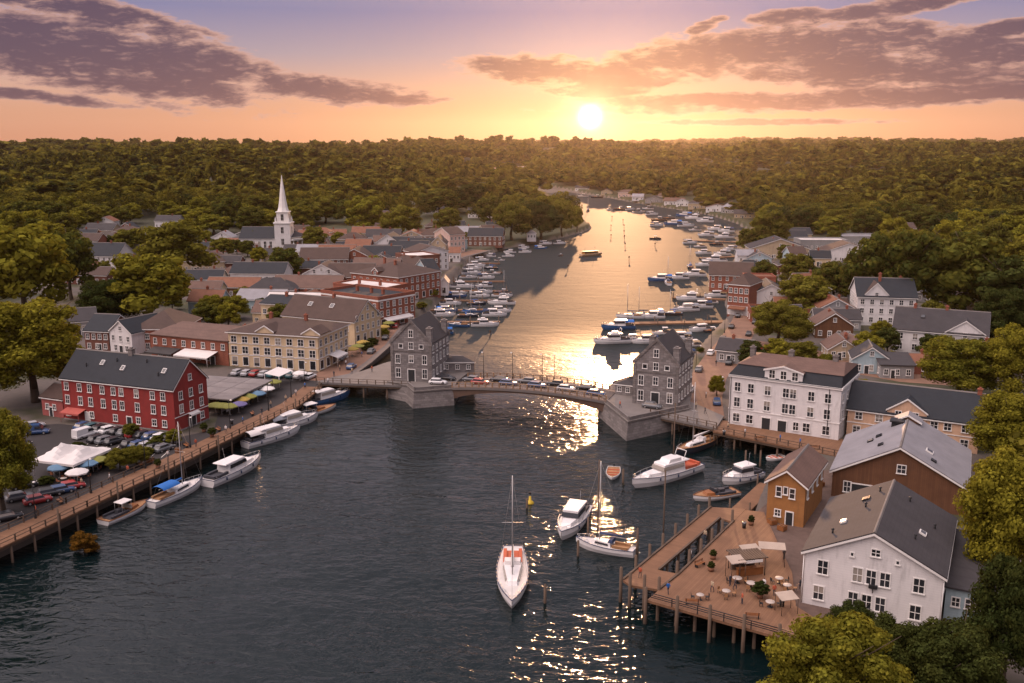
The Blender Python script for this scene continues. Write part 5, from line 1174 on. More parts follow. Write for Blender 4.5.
def cruiser(label, L=11, B=3.6, hm=None, dm=None, canvas=None, fly=False, group=None, name='motor_cruiser'):
    r = thing(name, label, 'motorboat', group=group); zt, wt = hull_parts(r, L, B, 1.05 + L * .035, hm or HULLW, dm or DECKW, stripe=STRIPEM)
    z = zt(.5); b = MB(); taper(b, L * .02, L * .34, B * .34, B * .20, z - .1, z + .65, .12, .9); b.build('foredeck_cabin', HULLW, r)
    c = MB(); taper(c, -L * .20, L * .12, B * .37, B * .33, z - .1, z + 1.75, .18, .35); w = c.build('wheelhouse', HULLW, r)
    g = MB(); taper(g, -L * .185, L * .128, B * .378, B * .338, z + .80, z + 1.45, .10, .24); g.build('window_band', GLASS, w)
    t = MB(); taper(t, -L * .27, L * .10, B * .36, B * .31, z + 1.75, z + 1.9, .08, .2); t.build('hardtop', HULLW, r)
    k_ = MB(); k_.box(-L * .44, -L * .22, -B * .32, B * .32, z - .02, z + .05); k_.box(-L * .46, -L * .43, -B * .3, B * .3, z, z + .5); k_.box(-L * .40, -L * .22, B * .24, B * .34, z, z + .45); k_.box(-L * .40, -L * .22, -B * .34, -B * .24, z, z + .45); k_.build('cockpit_seat', canvas if canvas in (SEATR, SEATB) else SEATB, r)
    if canvas and canvas not in (SEATR, SEATB):
        q_ = MB(); n = 6; q_.loft([[(x, B * .36 * math.cos(math.pi * i / n), z + 1.1 + .75 * math.sin(math.pi * i / n)) for i in range(n + 1)] for x in (-L * .46, -L * .34, -L * .20)], 0, False, False); q_.build('canvas_cover', canvas, r)
    if fly:
        f = MB(); taper(f, -L * .16, L * .03, B * .28, B * .25, z + 1.9, z + 2.5, .05, .5); f.build('flybridge', HULLW, r); a = MB(); a.tube((-L * .2, -B * .25, z + 1.9), (-L * .24, -B * .25, z + 3.4), .06); a.tube((-L * .2, B * .25, z + 1.9), (-L * .24, B * .25, z + 3.4), .06); a.tube((-L * .24, -B * .25, z + 3.4), (-L * .24, B * .25, z + 3.4), .08); a.build('radar_arch', TRIM, r)
    else:
        a = MB(); a.tube((-L * .1, B * .2, z + 1.9), (-L * .13, B * .2, z + 4.2), .03, .015, 4); a.build('aerial', ALU, r)
    if group is None and label != 'p':
        for t in (.2, .45, .7):
            for sg in (-1, 1): q_ = MB(); q_.lathe([(0, -.32), (.12, -.26), (.13, .2), (.05, .3), (0, .32)], (L * (t - .5), sg * (wt(t) + .10), zt(t) - .35), 7); q_.build('fender', NAVYC, r)
    bow_rail(r, L, zt, wt); return r
def sailboat(label, L=10, B=3.2, hm=None, dm=None, cover=None, mast=13, bimini=None, group=None, seat=None, name='sailboat'):
    r = thing(name, label, 'sailboat', group=group); zt, wt = hull_parts(r, L, B, 1.05 + L * .02, hm or HULLW, dm or DECKW, .62, stripe=VARN if dm is TEAK else STRIPEM)
    z = zt(.5); b = MB(); taper(b, -L * .12, L * .25, B * .31, B * .16, z - .1, z + .62, .12, .6); c = b.build('cabin', HULLW, r)
    g = MB(); taper(g, -L * .08, L * .16, B * .312, B * .222, z + .2, z + .45, .055, .1); g.build('window_band', GLASS, c)
    k_ = MB(); k_.box(-L * .40, -L * .13, -B * .2, B * .2, z - .06, z + .02); k_.box(-L * .40, -L * .14, B * .19, B * .30, z, z + .38); k_.box(-L * .40, -L * .14, -B * .30, -B * .19, z, z + .38); k_.build('cockpit_seat', seat or TEAK, r)
    m = MB(); m.tube((L * .10, 0, z), (L * .10, 0, z + mast), .10, .06, 6); m.tube((L * .10, -B * .32, z + mast * .55), (L * .10, B * .32, z + mast * .55), .035, None, 4); mo = m.build('mast', ALU, r)
    bo = MB(); bo.tube((L * .10, 0, z + 1.5), (-L * .34, 0, z + 1.4), .07, .06, 6); bo.build('boom', ALU, mo)
    sc = MB(); sc.loft([[(x, .22 * k2 * math.cos(a), z + 1.62 + .2 * k2 * math.sin(a) + .08) for a in [i * math.pi / 3 for i in range(6)]] for x, k2 in ((L * .09, 1.0), (-L * .1, .95), (-L * .31, .5))], 0); sc.build('sail_cover', cover or NAVYC, mo)
    st = MB(); top = (L * .10, 0, z + mast - .1)
    for p in ((L * .49, 0, zt(.98)), (-L * .48, 0, zt(0)), (L * .08, B * .46, z), (L * .08, -B * .46, z)): st.tube(top, p, .018, None, 3)
    st.build('stays', ROPE, mo)
    if bimini:
        q_ = MB(); n = 6; q_.loft([[(x, B * .38 * math.cos(math.pi * i / n), z + 1.5 + .55 * math.sin(math.pi * i / n)) for i in range(n + 1)] for x in (-L * .36, -L * .2, -L * .05)], 0, False, False); q_.build('canopy', bimini, r)
    else:
        q_ = MB(); taper(q_, -L * .15, -L * .06, B * .27, B * .25, z + .6, z + 1.1, .1, .25); q_.build('spray_hood', cover or NAVYC, r)
    bow_rail(r, L, zt, wt, .75, .55); return r
def launch(label, L=9, B=2.9, hm=None, group=None, name='launch', top=True, wood=True):
    r = thing(name, label, 'motorboat', group=group); zt, wt = hull_parts(r, L, B, .95, hm or HULLW, TEAK if wood else DECKW, .85, stripe=VARN)
    z = zt(.5); b = MB(); taper(b, L * .06, L * .26, B * .30, B * .2, z - .1, z + .5, .1, .4); b.build('foredeck_cabin', VARN if wood else HULLW, r)
    k_ = MB(); k_.box(-L * .42, L * .04, -B * .28, B * .28, z - .06, z + .02); k_.box(-L * .40, -L * .02, B * .24, B * .36, z, z + .4); k_.box(-L * .40, -L * .02, -B * .36, -B * .24, z, z + .4); k_.box(-L * .2, -L * .08, -B * .12, B * .12, z, z + .75); k_.build('cockpit_seat', SEATB, r)
    w = MB(); taper(w, L * .02, L * .07, B * .31, B * .28, z + .4, z + 1.0, .08, .2); w.build('windscreen', GLASS, r)
    if top:
        t = MB(); taper(t, -L * .16, L * .08, B * .30, B * .28, z + 1.75, z + 1.85, .06, .1); t.build('canopy', CANVAS, r)
        p = MB()
        for x in (-L * .15, L * .05):
            for y in (-B * .26, B * .26): p.tube((x, y, z), (x, y, z + 1.75), .03, None, 4)
        p.build('canopy_frame', ALU, r)
    return r
def dinghy(label, L=4.5, B=1.8, hm=None, group=None, name='dinghy', inside=None):
    r = thing(name, label, 'dinghy', group=group); zt, wt = hull_parts(r, L, B, .6, hm or HULLW, inside or TEAK, .85)
    b = MB()
    for t in (.25, .5, .72): b.box(L * (t - .5) - .15, L * (t - .5) + .15, -wt(t) * .9, wt(t) * .9, zt(t) + .02, zt(t) + .12)
    b.build('thwart', SEATR, r); m = MB(); m.box(-L * .5 - .35, -L * .5 - .02, -.16, .16, .35, .95); m.tube((-L * .5 - .2, 0, -.3), (-L * .5 - .2, 0, .4), .07); m.build('outboard', BLACK, r); return r
def put(o, bow, stern, z=0.0):
    A, Bp = G(*bow, 0), G(*stern, 0); d = (A - Bp).to_2d(); c = (A + Bp) / 2; o.location = (c.x, c.y, z); o.rotation_euler = (0, 0, math.atan2(d.y, d.x)); return o
def span(bow, stern): return (G(*bow, 0) - G(*stern, 0)).to_2d().length
# left quay, from the near end
def fit(fn, bow, stern, label, beam=None, **kw):
    L = span(bow, stern); o = fn(label, L, beam or L * .32, **kw); return put(o, bow, stern)
fit(launch, (148, 505), (103, 525), 'white launch with brown deck and white canopy, nearest boat along the left boardwalk', 3.2)
fit(sailboat, (203, 484), (151, 508), 'white sailboat with bright blue canopy moored at the left boardwalk', 3.6, bimini=BLUEC, mast=12, cover=BLUEC, dm=DECKW)
fit(cruiser, (261, 462), (207, 487), 'white cabin cruiser with wheelhouse by the left boardwalk, third boat from the near end', 4.2)
fit(cruiser, (300, 432), (245, 448), 'white motorboat with pale hardtop below the market canopy, fourth along the left boardwalk', 3.8, canvas=CANVAS)
fit(cruiser, (318, 419), (268, 432), 'white motorboat with grey cockpit cover, fifth boat along the left boardwalk', 4.2, canvas=GREYC)
fit(launch, (336, 408), (286, 420), 'white launch with varnished cabin, sixth boat along the left boardwalk', 4.2)
fit(cruiser, (350, 396), (304, 408), 'blue hulled motorboat at the far end of the left boardwalk by the causeway', 3.4, hm=HULLB)
# open water, lower middle
fit(sailboat, (512, 612), (513, 553), 'white sailboat with tall mast and red seats alone in the lower middle of the river', 4.6, mast=15, seat=SEATR, cover=CANVAS, dm=DECKW, bimini=None)
fit(cruiser, (561, 542), (583, 511), 'white cabin boat moored between posts left of the timber pier', 4.2)
fit(sailboat, (576, 545), (635, 556), 'white sailboat with dark spray hood lying across the tip of the timber pier', 3.2, mast=13)
fit(dinghy, (612, 481), (614, 469), 'small white dinghy with red seats in the middle of the water below the bridge', 2.6)
fit(cruiser, (632, 489), (697, 469), 'large white motor yacht with flybridge below the right gatehouse', 4.6, fly=True, canvas=SEATR)
fit(sailboat, (676, 457), (716, 441), 'brown decked ketch with tall dark mast beside the right causeway', 3.4, dm=TEAK, mast=13, hm=HULLD, cover=CANVAS)
fit(cruiser, (722, 485), (759, 476), 'white cabin boat alone in the basin in front of the hotel', 3.8)
fit(launch, (693, 501), (736, 494), 'white launch with brown seats moored behind the timber pier', 3.6, top=False)
fit(dinghy, (766, 461), (784, 458), 'small white boat tied by the shore right of the hotel wharf', 2.4, inside=DECKW)
# marinas: prototypes copied with all their parts
def stash(o): o.location = (0, 0, 0); return o
GM = 'boats of the left marina'
PROTO = [cruiser('p', 11, 3.5), cruiser('p', 12, 3.7, fly=True), cruiser('p', 10, 3.3, canvas=NAVYC), cruiser('p', 10.5, 3.4, canvas=GREYC), launch('p', 9, 3.0, wood=False), sailboat('p', 10.5, 3.2, mast=12), sailboat('p', 9.5, 3.0, hm=HULLB, mast=11), cruiser('p', 11, 3.5, hm=HULLB, canvas=BLUEC), launch('p', 9, 3.0, hm=HULLD), sailboat('p', 10, 3.1, mast=11, cover=BLUEC, hm=HULLD)]
PDESC = ['white cabin cruiser', 'white flybridge cruiser', 'white cruiser with navy cockpit cover', 'white cruiser with grey cockpit cover', 'white open launch', 'white sailboat', 'blue hulled sailboat', 'blue hulled cruiser with blue cover', 'dark hulled launch', 'dark hulled sailboat with blue sail cover']
USED.pop('p'); PUSED = [False] * len(PROTO)
def marina(pi, px, py, head, label, group, scale=1.0):
    if PUSED[pi]: o = copy_tree(PROTO[pi])
    else: o = PROTO[pi]; PUSED[pi] = True
    p = G(px, py, 0); o.location = (p.x, p.y, 0); o.rotation_euler = (0, 0, R(head)); scale *= .72 if py < 262 else .86; o.scale = (scale,) * 3; tag(o, label, o['category'], group); return o
g6 = random.Random(11); cnt = {}
def mlabel(pi, place):
    k_ = (pi, place); cnt[k_] = cnt.get(k_, 0) + 1; n = cnt[k_]
    return '%s %s' % (PDESC[pi], place) if n == 1 else '%s %s, %s such from left' % (PDESC[pi], place, nth[n - 1])
rows = [(334, 412, 448, 18), (326.5, 414, 500, 28), (316.5, 428, 506, 26), (312.5, 430, 506, 26), (304.5, 438, 508, 24), (297, 444, 508, 22), (293, 446, 508, 22), (287.5, 450, 508, 20), (278.5, 456, 506, 19), (274.5, 458, 504, 19), (269.5, 462, 503, 18), (266, 464, 500, 18), (260.5, 470, 506, 17), (256.5, 480, 516, 16), (252.5, 498, 534, 16), (248.5, 512, 552, 16), (244, 538, 566, 14)]
for i, (y, x0, x1, st) in enumerate(rows):
    x = x0 + st * .5 + g6.uniform(0, 4); place = 'in the %s left marina row' % nth[i] if i < 12 else 'in the %s row from the wooded point' % nth[16 - i]
    while x < x1 - st * .2:
        pi = g6.choices(range(10), [4, 2, 3, 3, 2, 2, 2, 2, 2, 1])[0]
        marina(pi, x, y + g6.uniform(-.5, .5), g6.choice([0, 0, 180]) + g6.uniform(-6, 6), mlabel(pi, place), GM, g6.uniform(.85, 1.08)); x += st * g6.uniform(.95, 1.2)
# right marina, behind the right gatehouse
RB = [(1, 612, 343, 190, 'with flybridge, outermost in front of the right marina pier', 1.15), (0, 631, 340, 200, 'second outward in front of the right marina pier', .7), (2, 645, 343, 185, 'beside the right gatehouse chimney', 1.0), (4, 664, 334, 180, 'in front of the right marina pier, inner side', 1.0), (3, 678, 340, 185, 'close behind the right gatehouse roof', 1.0), (0, 700, 331, 200, 'in front of the right marina pier near the promenade', .9), (4, 694, 346, 190, 'between gatehouse and promenade', .9), (8, 712, 332, 190, 'beside the promenade end of the right marina pier', .8), (2, 684, 356, 190, 'squeezed between gatehouse and promenade wall', .8),
      (7, 618, 329, 185, 'at the head of the right marina pier', 1.2), (5, 630, 318, 175, 'with tall mast at the head of the right marina pier', 1.1), (6, 641, 317, 178, 'with tall mast behind the right marina pier', 1.05), (3, 652, 318, 180, 'behind the right marina pier', 1.0), (7, 660, 315, 90, 'pointing away behind the right marina pier', .9), (9, 672, 315, 182, 'with tall mast behind the right marina pier', .9),
      (3, 686, 311, 190, 'below the brick boathouse, lower row', 1.1), (2, 700, 308, 185, 'below the brick boathouse, lower row', 1.1), (1, 690, 300, 180, 'at the short dock below the brick boathouse', 1.1), (4, 708, 303, 180, 'at the short dock below the brick boathouse', 1.0), (0, 715, 297, 190, 'at the short dock below the brick boathouse', 1.0), (5, 668, 284, 90, 'moored outside the brick boathouse', 1.1), (7, 660, 281, 180, 'moored outside the brick boathouse', 1.2), (3, 678, 279, 180, 'by the water side of the brick boathouse', 1.1), (0, 694, 276, 175, 'by the water side of the brick boathouse', 1.2), (9, 690, 268, 90, 'upright in the gap above the brick boathouse', 1.1), (2, 704, 266, 185, 'above the brick boathouse', 1.1),
      (1, 714, 262, 185, 'at the short dock of the upper right moorings', 1.3), (3, 722, 255, 180, 'at the short dock of the upper right moorings', 1.3), (0, 703, 254, 190, 'at the short dock of the upper right moorings', 1.2), (2, 730, 250, 185, 'below the round shore tree', 1.2), (4, 700, 247, 185, 'between the upper right docks', 1.2), (8, 716, 245, 180, 'between the upper right docks', 1.3), (1, 724, 238, 180, 'at the outer dock of the upper right moorings', 1.5), (3, 706, 236, 175, 'at the outer dock of the upper right moorings', 1.5), (0, 716, 230, 170, 'in the highest row of the upper right moorings', 1.6), (2, 726, 232, 175, 'in the highest row of the upper right moorings', 1.6), (3, 705, 222, 165, 'off the far bank beside the grassy bank', 1.8), (1, 694, 219, 160, 'off the far bank beside the grassy bank', 1.8), (7, 684, 216.5, 160, 'off the far bank beside the grassy bank', 1.8)]
for pi, x, y, hd, pl, sc in RB: marina(pi, x, y, hd, mlabel(pi, pl), 'boats of the right marina', sc)
# boats lying on the open river
OR = [(8, 620, 210, 170, 1.9), (4, 639, 212.5, 20, 1.9), (3, 652, 215, 10, 1.5), (8, 659, 221, 176, 2.0), (2, 657, 226, 8, 1.5), (7, 673, 225, 176, 1.8), (0, 686, 226.5, 4, 1.6), (8, 655, 239, 180, 1.2), (3, 690, 243.5, 4, 1.2), (4, 695, 230.5, 170, 1.4), (6, 576, 203, 20, 1.6), (9, 588, 211, 90, 1.4), (0, 630, 210, 30, 1.4), (4, 609, 210, 120, 1.3), (8, 597, 198, 175, 2.2), (4, 583, 196.5, 160, 2.0), (4, 581, 235, 80, .8), (8, 561, 256, 60, .7), (8, 669, 219, 170, 1.6), (4, 648, 209, 165, 1.7)]
OL = ['alone highest in the narrowing river', 'anchored mid river near the grassy bank', 'anchored between two boats off the grassy bank', 'long low boat lying across the upper river', 'anchored below the long low boat', 'first of a pair off the upper right moorings', 'second of a pair off the upper right moorings', 'anchored mid river level with the upper right docks', 'anchored close to the upper right docks', 'drifting near the outer upper right dock', 'in the sun glare off the wooded point', 'pointing upstream in the sun glare', 'near the anchored buoys of the upper river', 'drawing a wake in the upper river', 'far off near the first houses of the far bank', 'far off in the glare by the first houses of the far bank', 'tied to the wooded point', 'tiny and dark off the top of the left marina', 'third from the far bank moorings', 'close under the far bank houses']
for (pi, x, y, hd, sc), pl in zip(OR, OL): marina(pi, x, y, hd, PDESC[pi] + ' ' + pl, 'boats anchored on the upper river', sc)
f = thing('ferry', 'small orange glowing tour boat in the middle of the sun glitter', 'tour boat'); zt, wt = hull_parts(f, 19, 5, 1.6, HULLT, TEAK, .9); z = zt(.5)
b = MB(); b.box(-7.5, 4.5, -2, 2, z, z + 1.9); w = b.build('deckhouse', M('ochre_paint', (.5, .26, .08), .6), f); b = MB(); b.box(-7.2, 4.2, -2.06, 2.06, z + .8, z + 1.5); b.build('window_band', GLASS, w); b = MB(); b.box(-8.4, 5.4, -2.3, 2.3, z + 2.0, z + 2.15); b.build('roof', HULLT, f); b = MB(); b.tube((3, 0, z + 2.1), (3, 0, z + 5.5), .09); b.tube((-6, 0, z + 2.1), (-6, 0, z + 4.5), .09); b.build('mast', BLACK, f)
put(f, (599, 255), (584, 256)); f.scale = (.75,) * 3
# buoys and posts
def buoy(px, py, label, s=1.0, post=False):
    t = thing('channel_marker' if post else 'buoy', label, 'marker' if post else 'buoy', group='markers in the river'); t.location = G(px, py, 0); b = MB()
    if post: b.tube((0, 0, -2), (0, 0, 3.2 * s), .22 * s, .18 * s, 7); b.build('post', TIMBER, t); b = MB(); b.box(-.5 * s, .5 * s, -.06, .06, 2.2 * s, 3.2 * s); b.build('board', BLACK, t)
    else: b.lathe([(.0, -.5), (.75, -.4), (.9, 0), (.7, .35), (.3, .5), (.22, 1.5), (0, 1.6)], n=10); b.build('float', M('yellow_buoy', (.55, .38, .03), .5), t); t.scale = (s,) * 3; b = MB(); b.tube((0, 0, 1.5), (0, 0, 2.3), .05); b.box(-.25, .25, -.03, .03, 2.0, 2.4); b.build('topmark', BLACK, t)
buoy(530, 503, 'yellow buoy above the tall masted sailboat in the lower river', .8)
for x, y, l_ in [(612, 219, 'highest of the three left hand marker posts in the upper river'), (611, 228, 'middle of the three left hand marker posts in the upper river'), (611, 238, 'lowest of the three left hand marker posts in the upper river'), (623, 222.5, 'highest marker post of the long central line in the upper river'), (624, 228, 'second marker post of the long central line in the upper river'), (624, 234, 'third marker post of the long central line in the upper river'), (624.5, 239, 'fourth marker post of the long central line in the upper river'), (625, 247, 'lowest marker post of the long central line in the upper river'), (629, 261, 'marker post mid river level with the glowing tour boat'), (655, 247, 'slim marker post below the anchored boats of the upper river'), (568, 270, 'dark marker post left of the sun glitter'), (490, 338, 'dark marker post at the lower corner of the left marina')]: buoy(x, y, l_, .8, True)
def mooring_post(px, py, h, label, r=.2):
    o = link('mooring_post', pile_mesh(h, r)); o.location = G(px, py, 0); tag(o, label, 'post', 'mooring posts in the river')
for x, y, h, l_ in [(545, 603, 2.6, 'mooring post standing alone right of the tall masted sailboat'), (588, 536, 3.0, 'mooring post at the stern of the white cabin boat by the pier'), (578, 556, 2.4, 'mooring post at the bow of the white sailboat across the pier tip'), (637, 555, 4.2, 'mooring post at the stern of the white sailboat across the pier tip'), (623, 483, 2.6, 'mooring post beside the small dinghy with red seats'), (663, 545, 12.0, 'very tall slim pole beside the pier walkway'), (745, 470, 3.8, 'mooring post behind the cabin boat in the hotel basin'), (760, 466, 3.0, 'mooring post near the small boat by the hotel wharf'), (598, 525, 11, 'very tall slim pole near the white cabin boat by the pier'), (673, 470, 13, 'very tall slim pole behind the large white motor yacht'), (527, 508, 1.6, 'low post beside the yellow buoy')]: mooring_post(x, y, h, l_, .12 if h > 9 else .2)
# reed clump by the boardwalk
bs = tree(*G(84, 553, 0).to_2d(), 2.4, 4.2, 'rust coloured bush growing in the water beside the left boardwalk', mat=foliage_mat('rust_leaves', (.10, .05, .012), (.15, .07, .012), (.17, .08, .012)), z=-.6, cat='bush', name='bush', lod=1)
# ------------------------------------------------------------------ vehicles, furniture, people
PAINT = {n: M(n + '_car_paint', c, .3, .08, .5, spec=.6) for n, c in (('red', (.33, .03, .03)), ('blue', (.03, .07, .17)), ('white', (.68, .67, .67)), ('black', (.018, .018, .022)), ('silver', (.38, .38, .40)), ('grey', (.12, .125, .135)), ('green', (.05, .12, .08)), ('teal', (.03, .11, .13)))}
TYRE = M('tyre_rubber', (.018, .018, .018), .9)
def wheel():
    b = MB(); b.tube((0, -.1, 0), (0, .1, 0), .32, None, 12); b.tube((0, -.11, 0), (0, .11, 0), .18, None, 8, 1); return b.mesh('wheel', [TYRE, ALU])
WHEEL = wheel(); CARS = {}
def car(colour, x, y, z, rz, label, group='parked cars', kind='car'):
    key = (colour, kind)
    if key in CARS: o = copy_tree(CARS[key]); o.location = (x, y, z); o.rotation_euler = (0, 0, rz); return tag(o, label, kind, group)
    t = thing('parked_' + kind, label, kind, (x, y, z), rz, group); L, Wd = (4.3, 1.75) if kind == 'car' else (5.2, 1.95)
    b = MB(); h0, h1 = .28, .82 if kind == 'car' else 1.0
    S_ = [(-.5, .80, .30, .70), (-.485, .95, .25, .86), (-.3, 1, .22, .92), (.15, 1, .22, .92), (.36, .98, .22, .82), (.47, .90, .25, .70), (.5, .74, .32, .58)]
    b.loft([[(L * u, -Wd / 2 * w, z0), (L * u, -Wd / 2 * w, z1 * .75), (L * u, -Wd / 2 * w * .88, z1), (L * u, Wd / 2 * w * .88, z1), (L * u, Wd / 2 * w, z1 * .75), (L * u, Wd / 2 * w, z0)] for u, w, z0, z1 in S_], 0, True, True, True)
    if kind == 'car': taper(b, -L * .36, L * .14, Wd * .40, Wd * .40, 1.34, 1.42, .1, .25, back=.2)
    else: taper(b, -L * .49, L * .26, Wd * .47, Wd * .45, .8, 2.0, .08, .55, back=.05)
    b.build('body', PAINT[colour], t)
    g = MB()
    if kind == 'car': taper(g, -L * .42, L * .24, Wd * .44, Wd * .43, .86, 1.36, .12, .75, back=.45)
    else: taper(g, L * .0, L * .275, Wd * .476, Wd * .46, 1.2, 1.75, .06, .38, back=.05)
    g.build('window_band', GLASS, t)
    for sx in (-.31, .31):
        for sy in (-1, 1): link('wheel', WHEEL, t, (L * sx, sy * (Wd / 2 - .1), .32))
    for sy in (-1, 1):
        q_ = MB(); q_.box(L * .485, L * .497, sy * Wd * .33 - .15, sy * Wd * .33 + .15, .55, .68); q_.build('headlight', TRIM, t)
    CARS[key] = t; return t
g7 = random.Random(23); CC = ['black', 'grey', 'white', 'blue', 'red', 'silver', 'black', 'teal']
for i in range(11):       # row in front of the red warehouse
    p = GT(84 + i * 8.6, 428.5 + i * 1.25); c = ['blue', 'teal', 'black', 'white', 'black', 'grey', 'red', 'black', 'blue', 'white', 'black'][i]
    car(c, p.x, p.y, 3.05, R(62) + g7.uniform(-.1, .1), '%s car parked facing the red warehouse, %s from the left' % (c, nth[i]), 'cars parked before the red warehouse')
for i, (x, y, c, l_) in enumerate([(62, 493, 'blue', 'blue car near the boardwalk below the white marquee'), (72, 489, 'red', 'red car near the boardwalk below the white marquee'), (50, 496, 'black', 'black car near the boardwalk below the white marquee'), (34, 428, 'silver', 'silver car near the big golden tree at the left edge'), (20, 500, 'grey', 'grey car beside the left edge tree in the yard')]):
    p = GT(x, y); car(c, p.x, p.y, 3.05, R(35), l_, 'cars in the quay yard')
for i in range(9):
    p = GT(98 + i * 8.3, 441.5 + i * 1.15); c = ['black', 'grey', 'black', 'red', 'black', 'blue', 'silver', 'black', 'grey'][i]
    if i not in (3,): car(c, p.x, p.y, 3.05, R(62) + g7.uniform(-.1, .1), '%s car in the second yard row, %s from the left' % (c, nth[i]), 'cars in the second yard row')
for i, (x, y, c) in enumerate([(20, 446, 'black'), (10, 458, 'white'), (24, 488, 'black'), (38, 503, 'red'), (8, 520, 'black')]): p = GT(x, y); car(c, p.x, p.y, 3.05, R(g7.uniform(0, 60)), '%s car at the left edge of the quay yard, %s from the back' % (c, nth[i]), 'cars at the yard edge')
p = GT(86, 437); car('white', p.x, p.y, 3.05, R(60), 'white van parked in the yard left of the red warehouse doors', 'cars in the quay yard', 'van')
p = GT(36, 434); car('blue', p.x, p.y, 3.05, R(15), 'blue van parked beside the lean-to at the red warehouse', 'cars in the quay yard', 'van')
for i in range(9):
    p = GT(238 + i * 9.0, 374.5 + i * .5); c = g7.choice(CC); car(c, p.x, p.y, 3.06, R(70) + g7.uniform(-.15, .15), '%s car parked along the cream block front, %s from the left' % (c, nth[i]), 'cars along the cream block')
def along(P, s):
    for a, c in zip(P[:-1], P[1:]):
        d = (c - a).to_2d().length
        if s <= d: return a.lerp(c, s / d), math.atan2(c.y - a.y, c.x - a.x)
        s -= d
    return P[-1], math.atan2(P[-1].y - P[-2].y, P[-1].x - P[-2].x)
for i in range(20):
    p, a = along(STREET, 14 + i * 9.5); side = 1 if i % 2 else -1; c = g7.choice(CC)
    car(c, p.x - math.sin(a) * side * 2.9, p.y + math.cos(a) * side * 2.9, 3.06, a + (0 if side < 0 else math.pi), '%s car at the %s kerb of the old street, %s one from the causeway' % (c, 'left' if side > 0 else 'right', nth[i // 2]), 'cars along the old street')
for i in range(14):
    p, a = along(PROM, 12 + i * 10.5); side = 1 if i % 2 else -1; c = g7.choice(CC)
    car(c, p.x - math.sin(a) * side * 3.2, p.y + math.cos(a) * side * 3.2, 3.06, a, '%s car on the %s side of the right promenade, %s one from the hotel' % (c, 'water' if side > 0 else 'town', nth[i // 2]), 'cars along the right promenade')
for i in range(10):
    t = .06 + i * .095; y = 3.4 if i % 2 else 6.6; p = bridge_pt(t, y); c = ['grey', 'red', 'black', 'blue', 'grey', 'blue', 'black', 'silver', 'black', 'blue'][i]
    car(c, p.x, p.y, p.z + .01, rz0 + (0 if i % 2 else math.pi), '%s car crossing the bridge, %s from its left end' % (c, nth[i]), 'cars on the bridge')
p = G(438, 384, 4); car('white', p.x, p.y, 4.01, R(-10), 'white car parked on the pier terrace before the left gatehouse'); p = G(447, 380, 4); car('black', p.x, p.y, 4.01, R(-15), 'black car parked on the pier terrace before the left toll house'); p = G(652, 408, 4); car('grey', p.x, p.y, 4.01, R(-25), 'grey car parked before the right gatehouse door')
for i, (x, y, c) in enumerate([(800, 352, 'white'), (838, 357, 'black'), (872, 366, 'blue'), (930, 378, 'grey'), (768, 350, 'red')]): p = GT(x, y); car(c, p.x, p.y, 3.05, R(-12), '%s car on the lane behind the hotel and the peach building' % c, 'cars on the back lane')

# umbrellas
def umbrella(px, py, col, label, s=1.0, z=3.05, group='parasols', h=2.6):
    p = G(px, py, z); t = thing('parasol', label, 'parasol', (p.x, p.y, z), rnd.uniform(0, 1), group)
    b = MB(); b.tube((0, 0, 0), (0, 0, h), .05, .04, 6); b.build('pole', TRIM, t); b = MB(); b.lathe([(1.7 * s, h - .55), (1.0 * s, h - .22), (0, h + .1)], n=8, smooth=False); b.lathe([(1.7 * s, h - .55), (1.7 * s, h - .75)], n=8, smooth=False); b.build('canopy', col, t); b = MB(); b.lathe([(.35, 0), (.35, .1), (0, .12)], n=8); b.build('base', CONC, t)
LIME = M('lime_canvas', (.20, .20, .045), .8, .15); YEL = M('yellow_canvas', (.34, .23, .05), .8, .15); PURP = M('violet_canvas', (.14, .12, .25), .8, .15); BLUEU = M('sky_blue_canvas', (.10, .19, .29), .8, .15); ORNG = M('orange_canvas', (.30, .11, .05), .8, .15)
UM = [(216, 414, LIME, 'lime parasol at the corner of the market canopy, first of the front row'), (222, 414.5, LIME, 'lime parasol in front of the market canopy, second of the front row'), (230, 415, LIME, 'lime parasol in front of the market canopy, third of the front row'), (239, 413, PURP, 'violet parasol in front of the market canopy'), (242, 408, YEL, 'yellow parasol at the open side of the market canopy'), (249, 405, LIME, 'lime parasol at the open side of the market canopy'), (258, 402, BLUEU, 'blue parasol at the open side of the market canopy'), (267, 397, CANVAS, 'white parasol at the open side of the market canopy'), (262, 391, LIME, 'lime parasol at the far end of the market canopy'), (274, 390, LIME, 'lime parasol beside the small white canopy of the market'), (300, 381, CANVAS, 'white parasol on the quay before the cream block'),
      (352, 356, YEL, 'yellow parasol on the old street beside the cream block'), (358, 353, LIME, 'lime parasol on the old street beside the cream block'), (363, 349, YEL, 'yellow parasol before the cream warehouse gable'), (384, 333, YEL, 'yellow parasol before the brick street block'), (389, 329, LIME, 'lime parasol before the brick street block'), (392, 324, YEL, 'yellow parasol far along the brick street block'),
      (60, 478, BLUEU, 'blue parasol on the terrace in front of the white marquee'), (78, 483, CANVAS, 'white parasol on the terrace in front of the white marquee'), (93, 466, ORNG, 'orange parasol on the terrace beside the white marquee'), (101, 461, CANVAS, 'white parasol on the terrace beside the white marquee'), (98, 470, LIME, 'lime parasol at the railing beside the white marquee'), (88, 474, BLUEU, 'blue parasol at the railing beside the white marquee')]
for x, y, c, l_ in UM: umbrella(x, y, c, l_, 1.15)
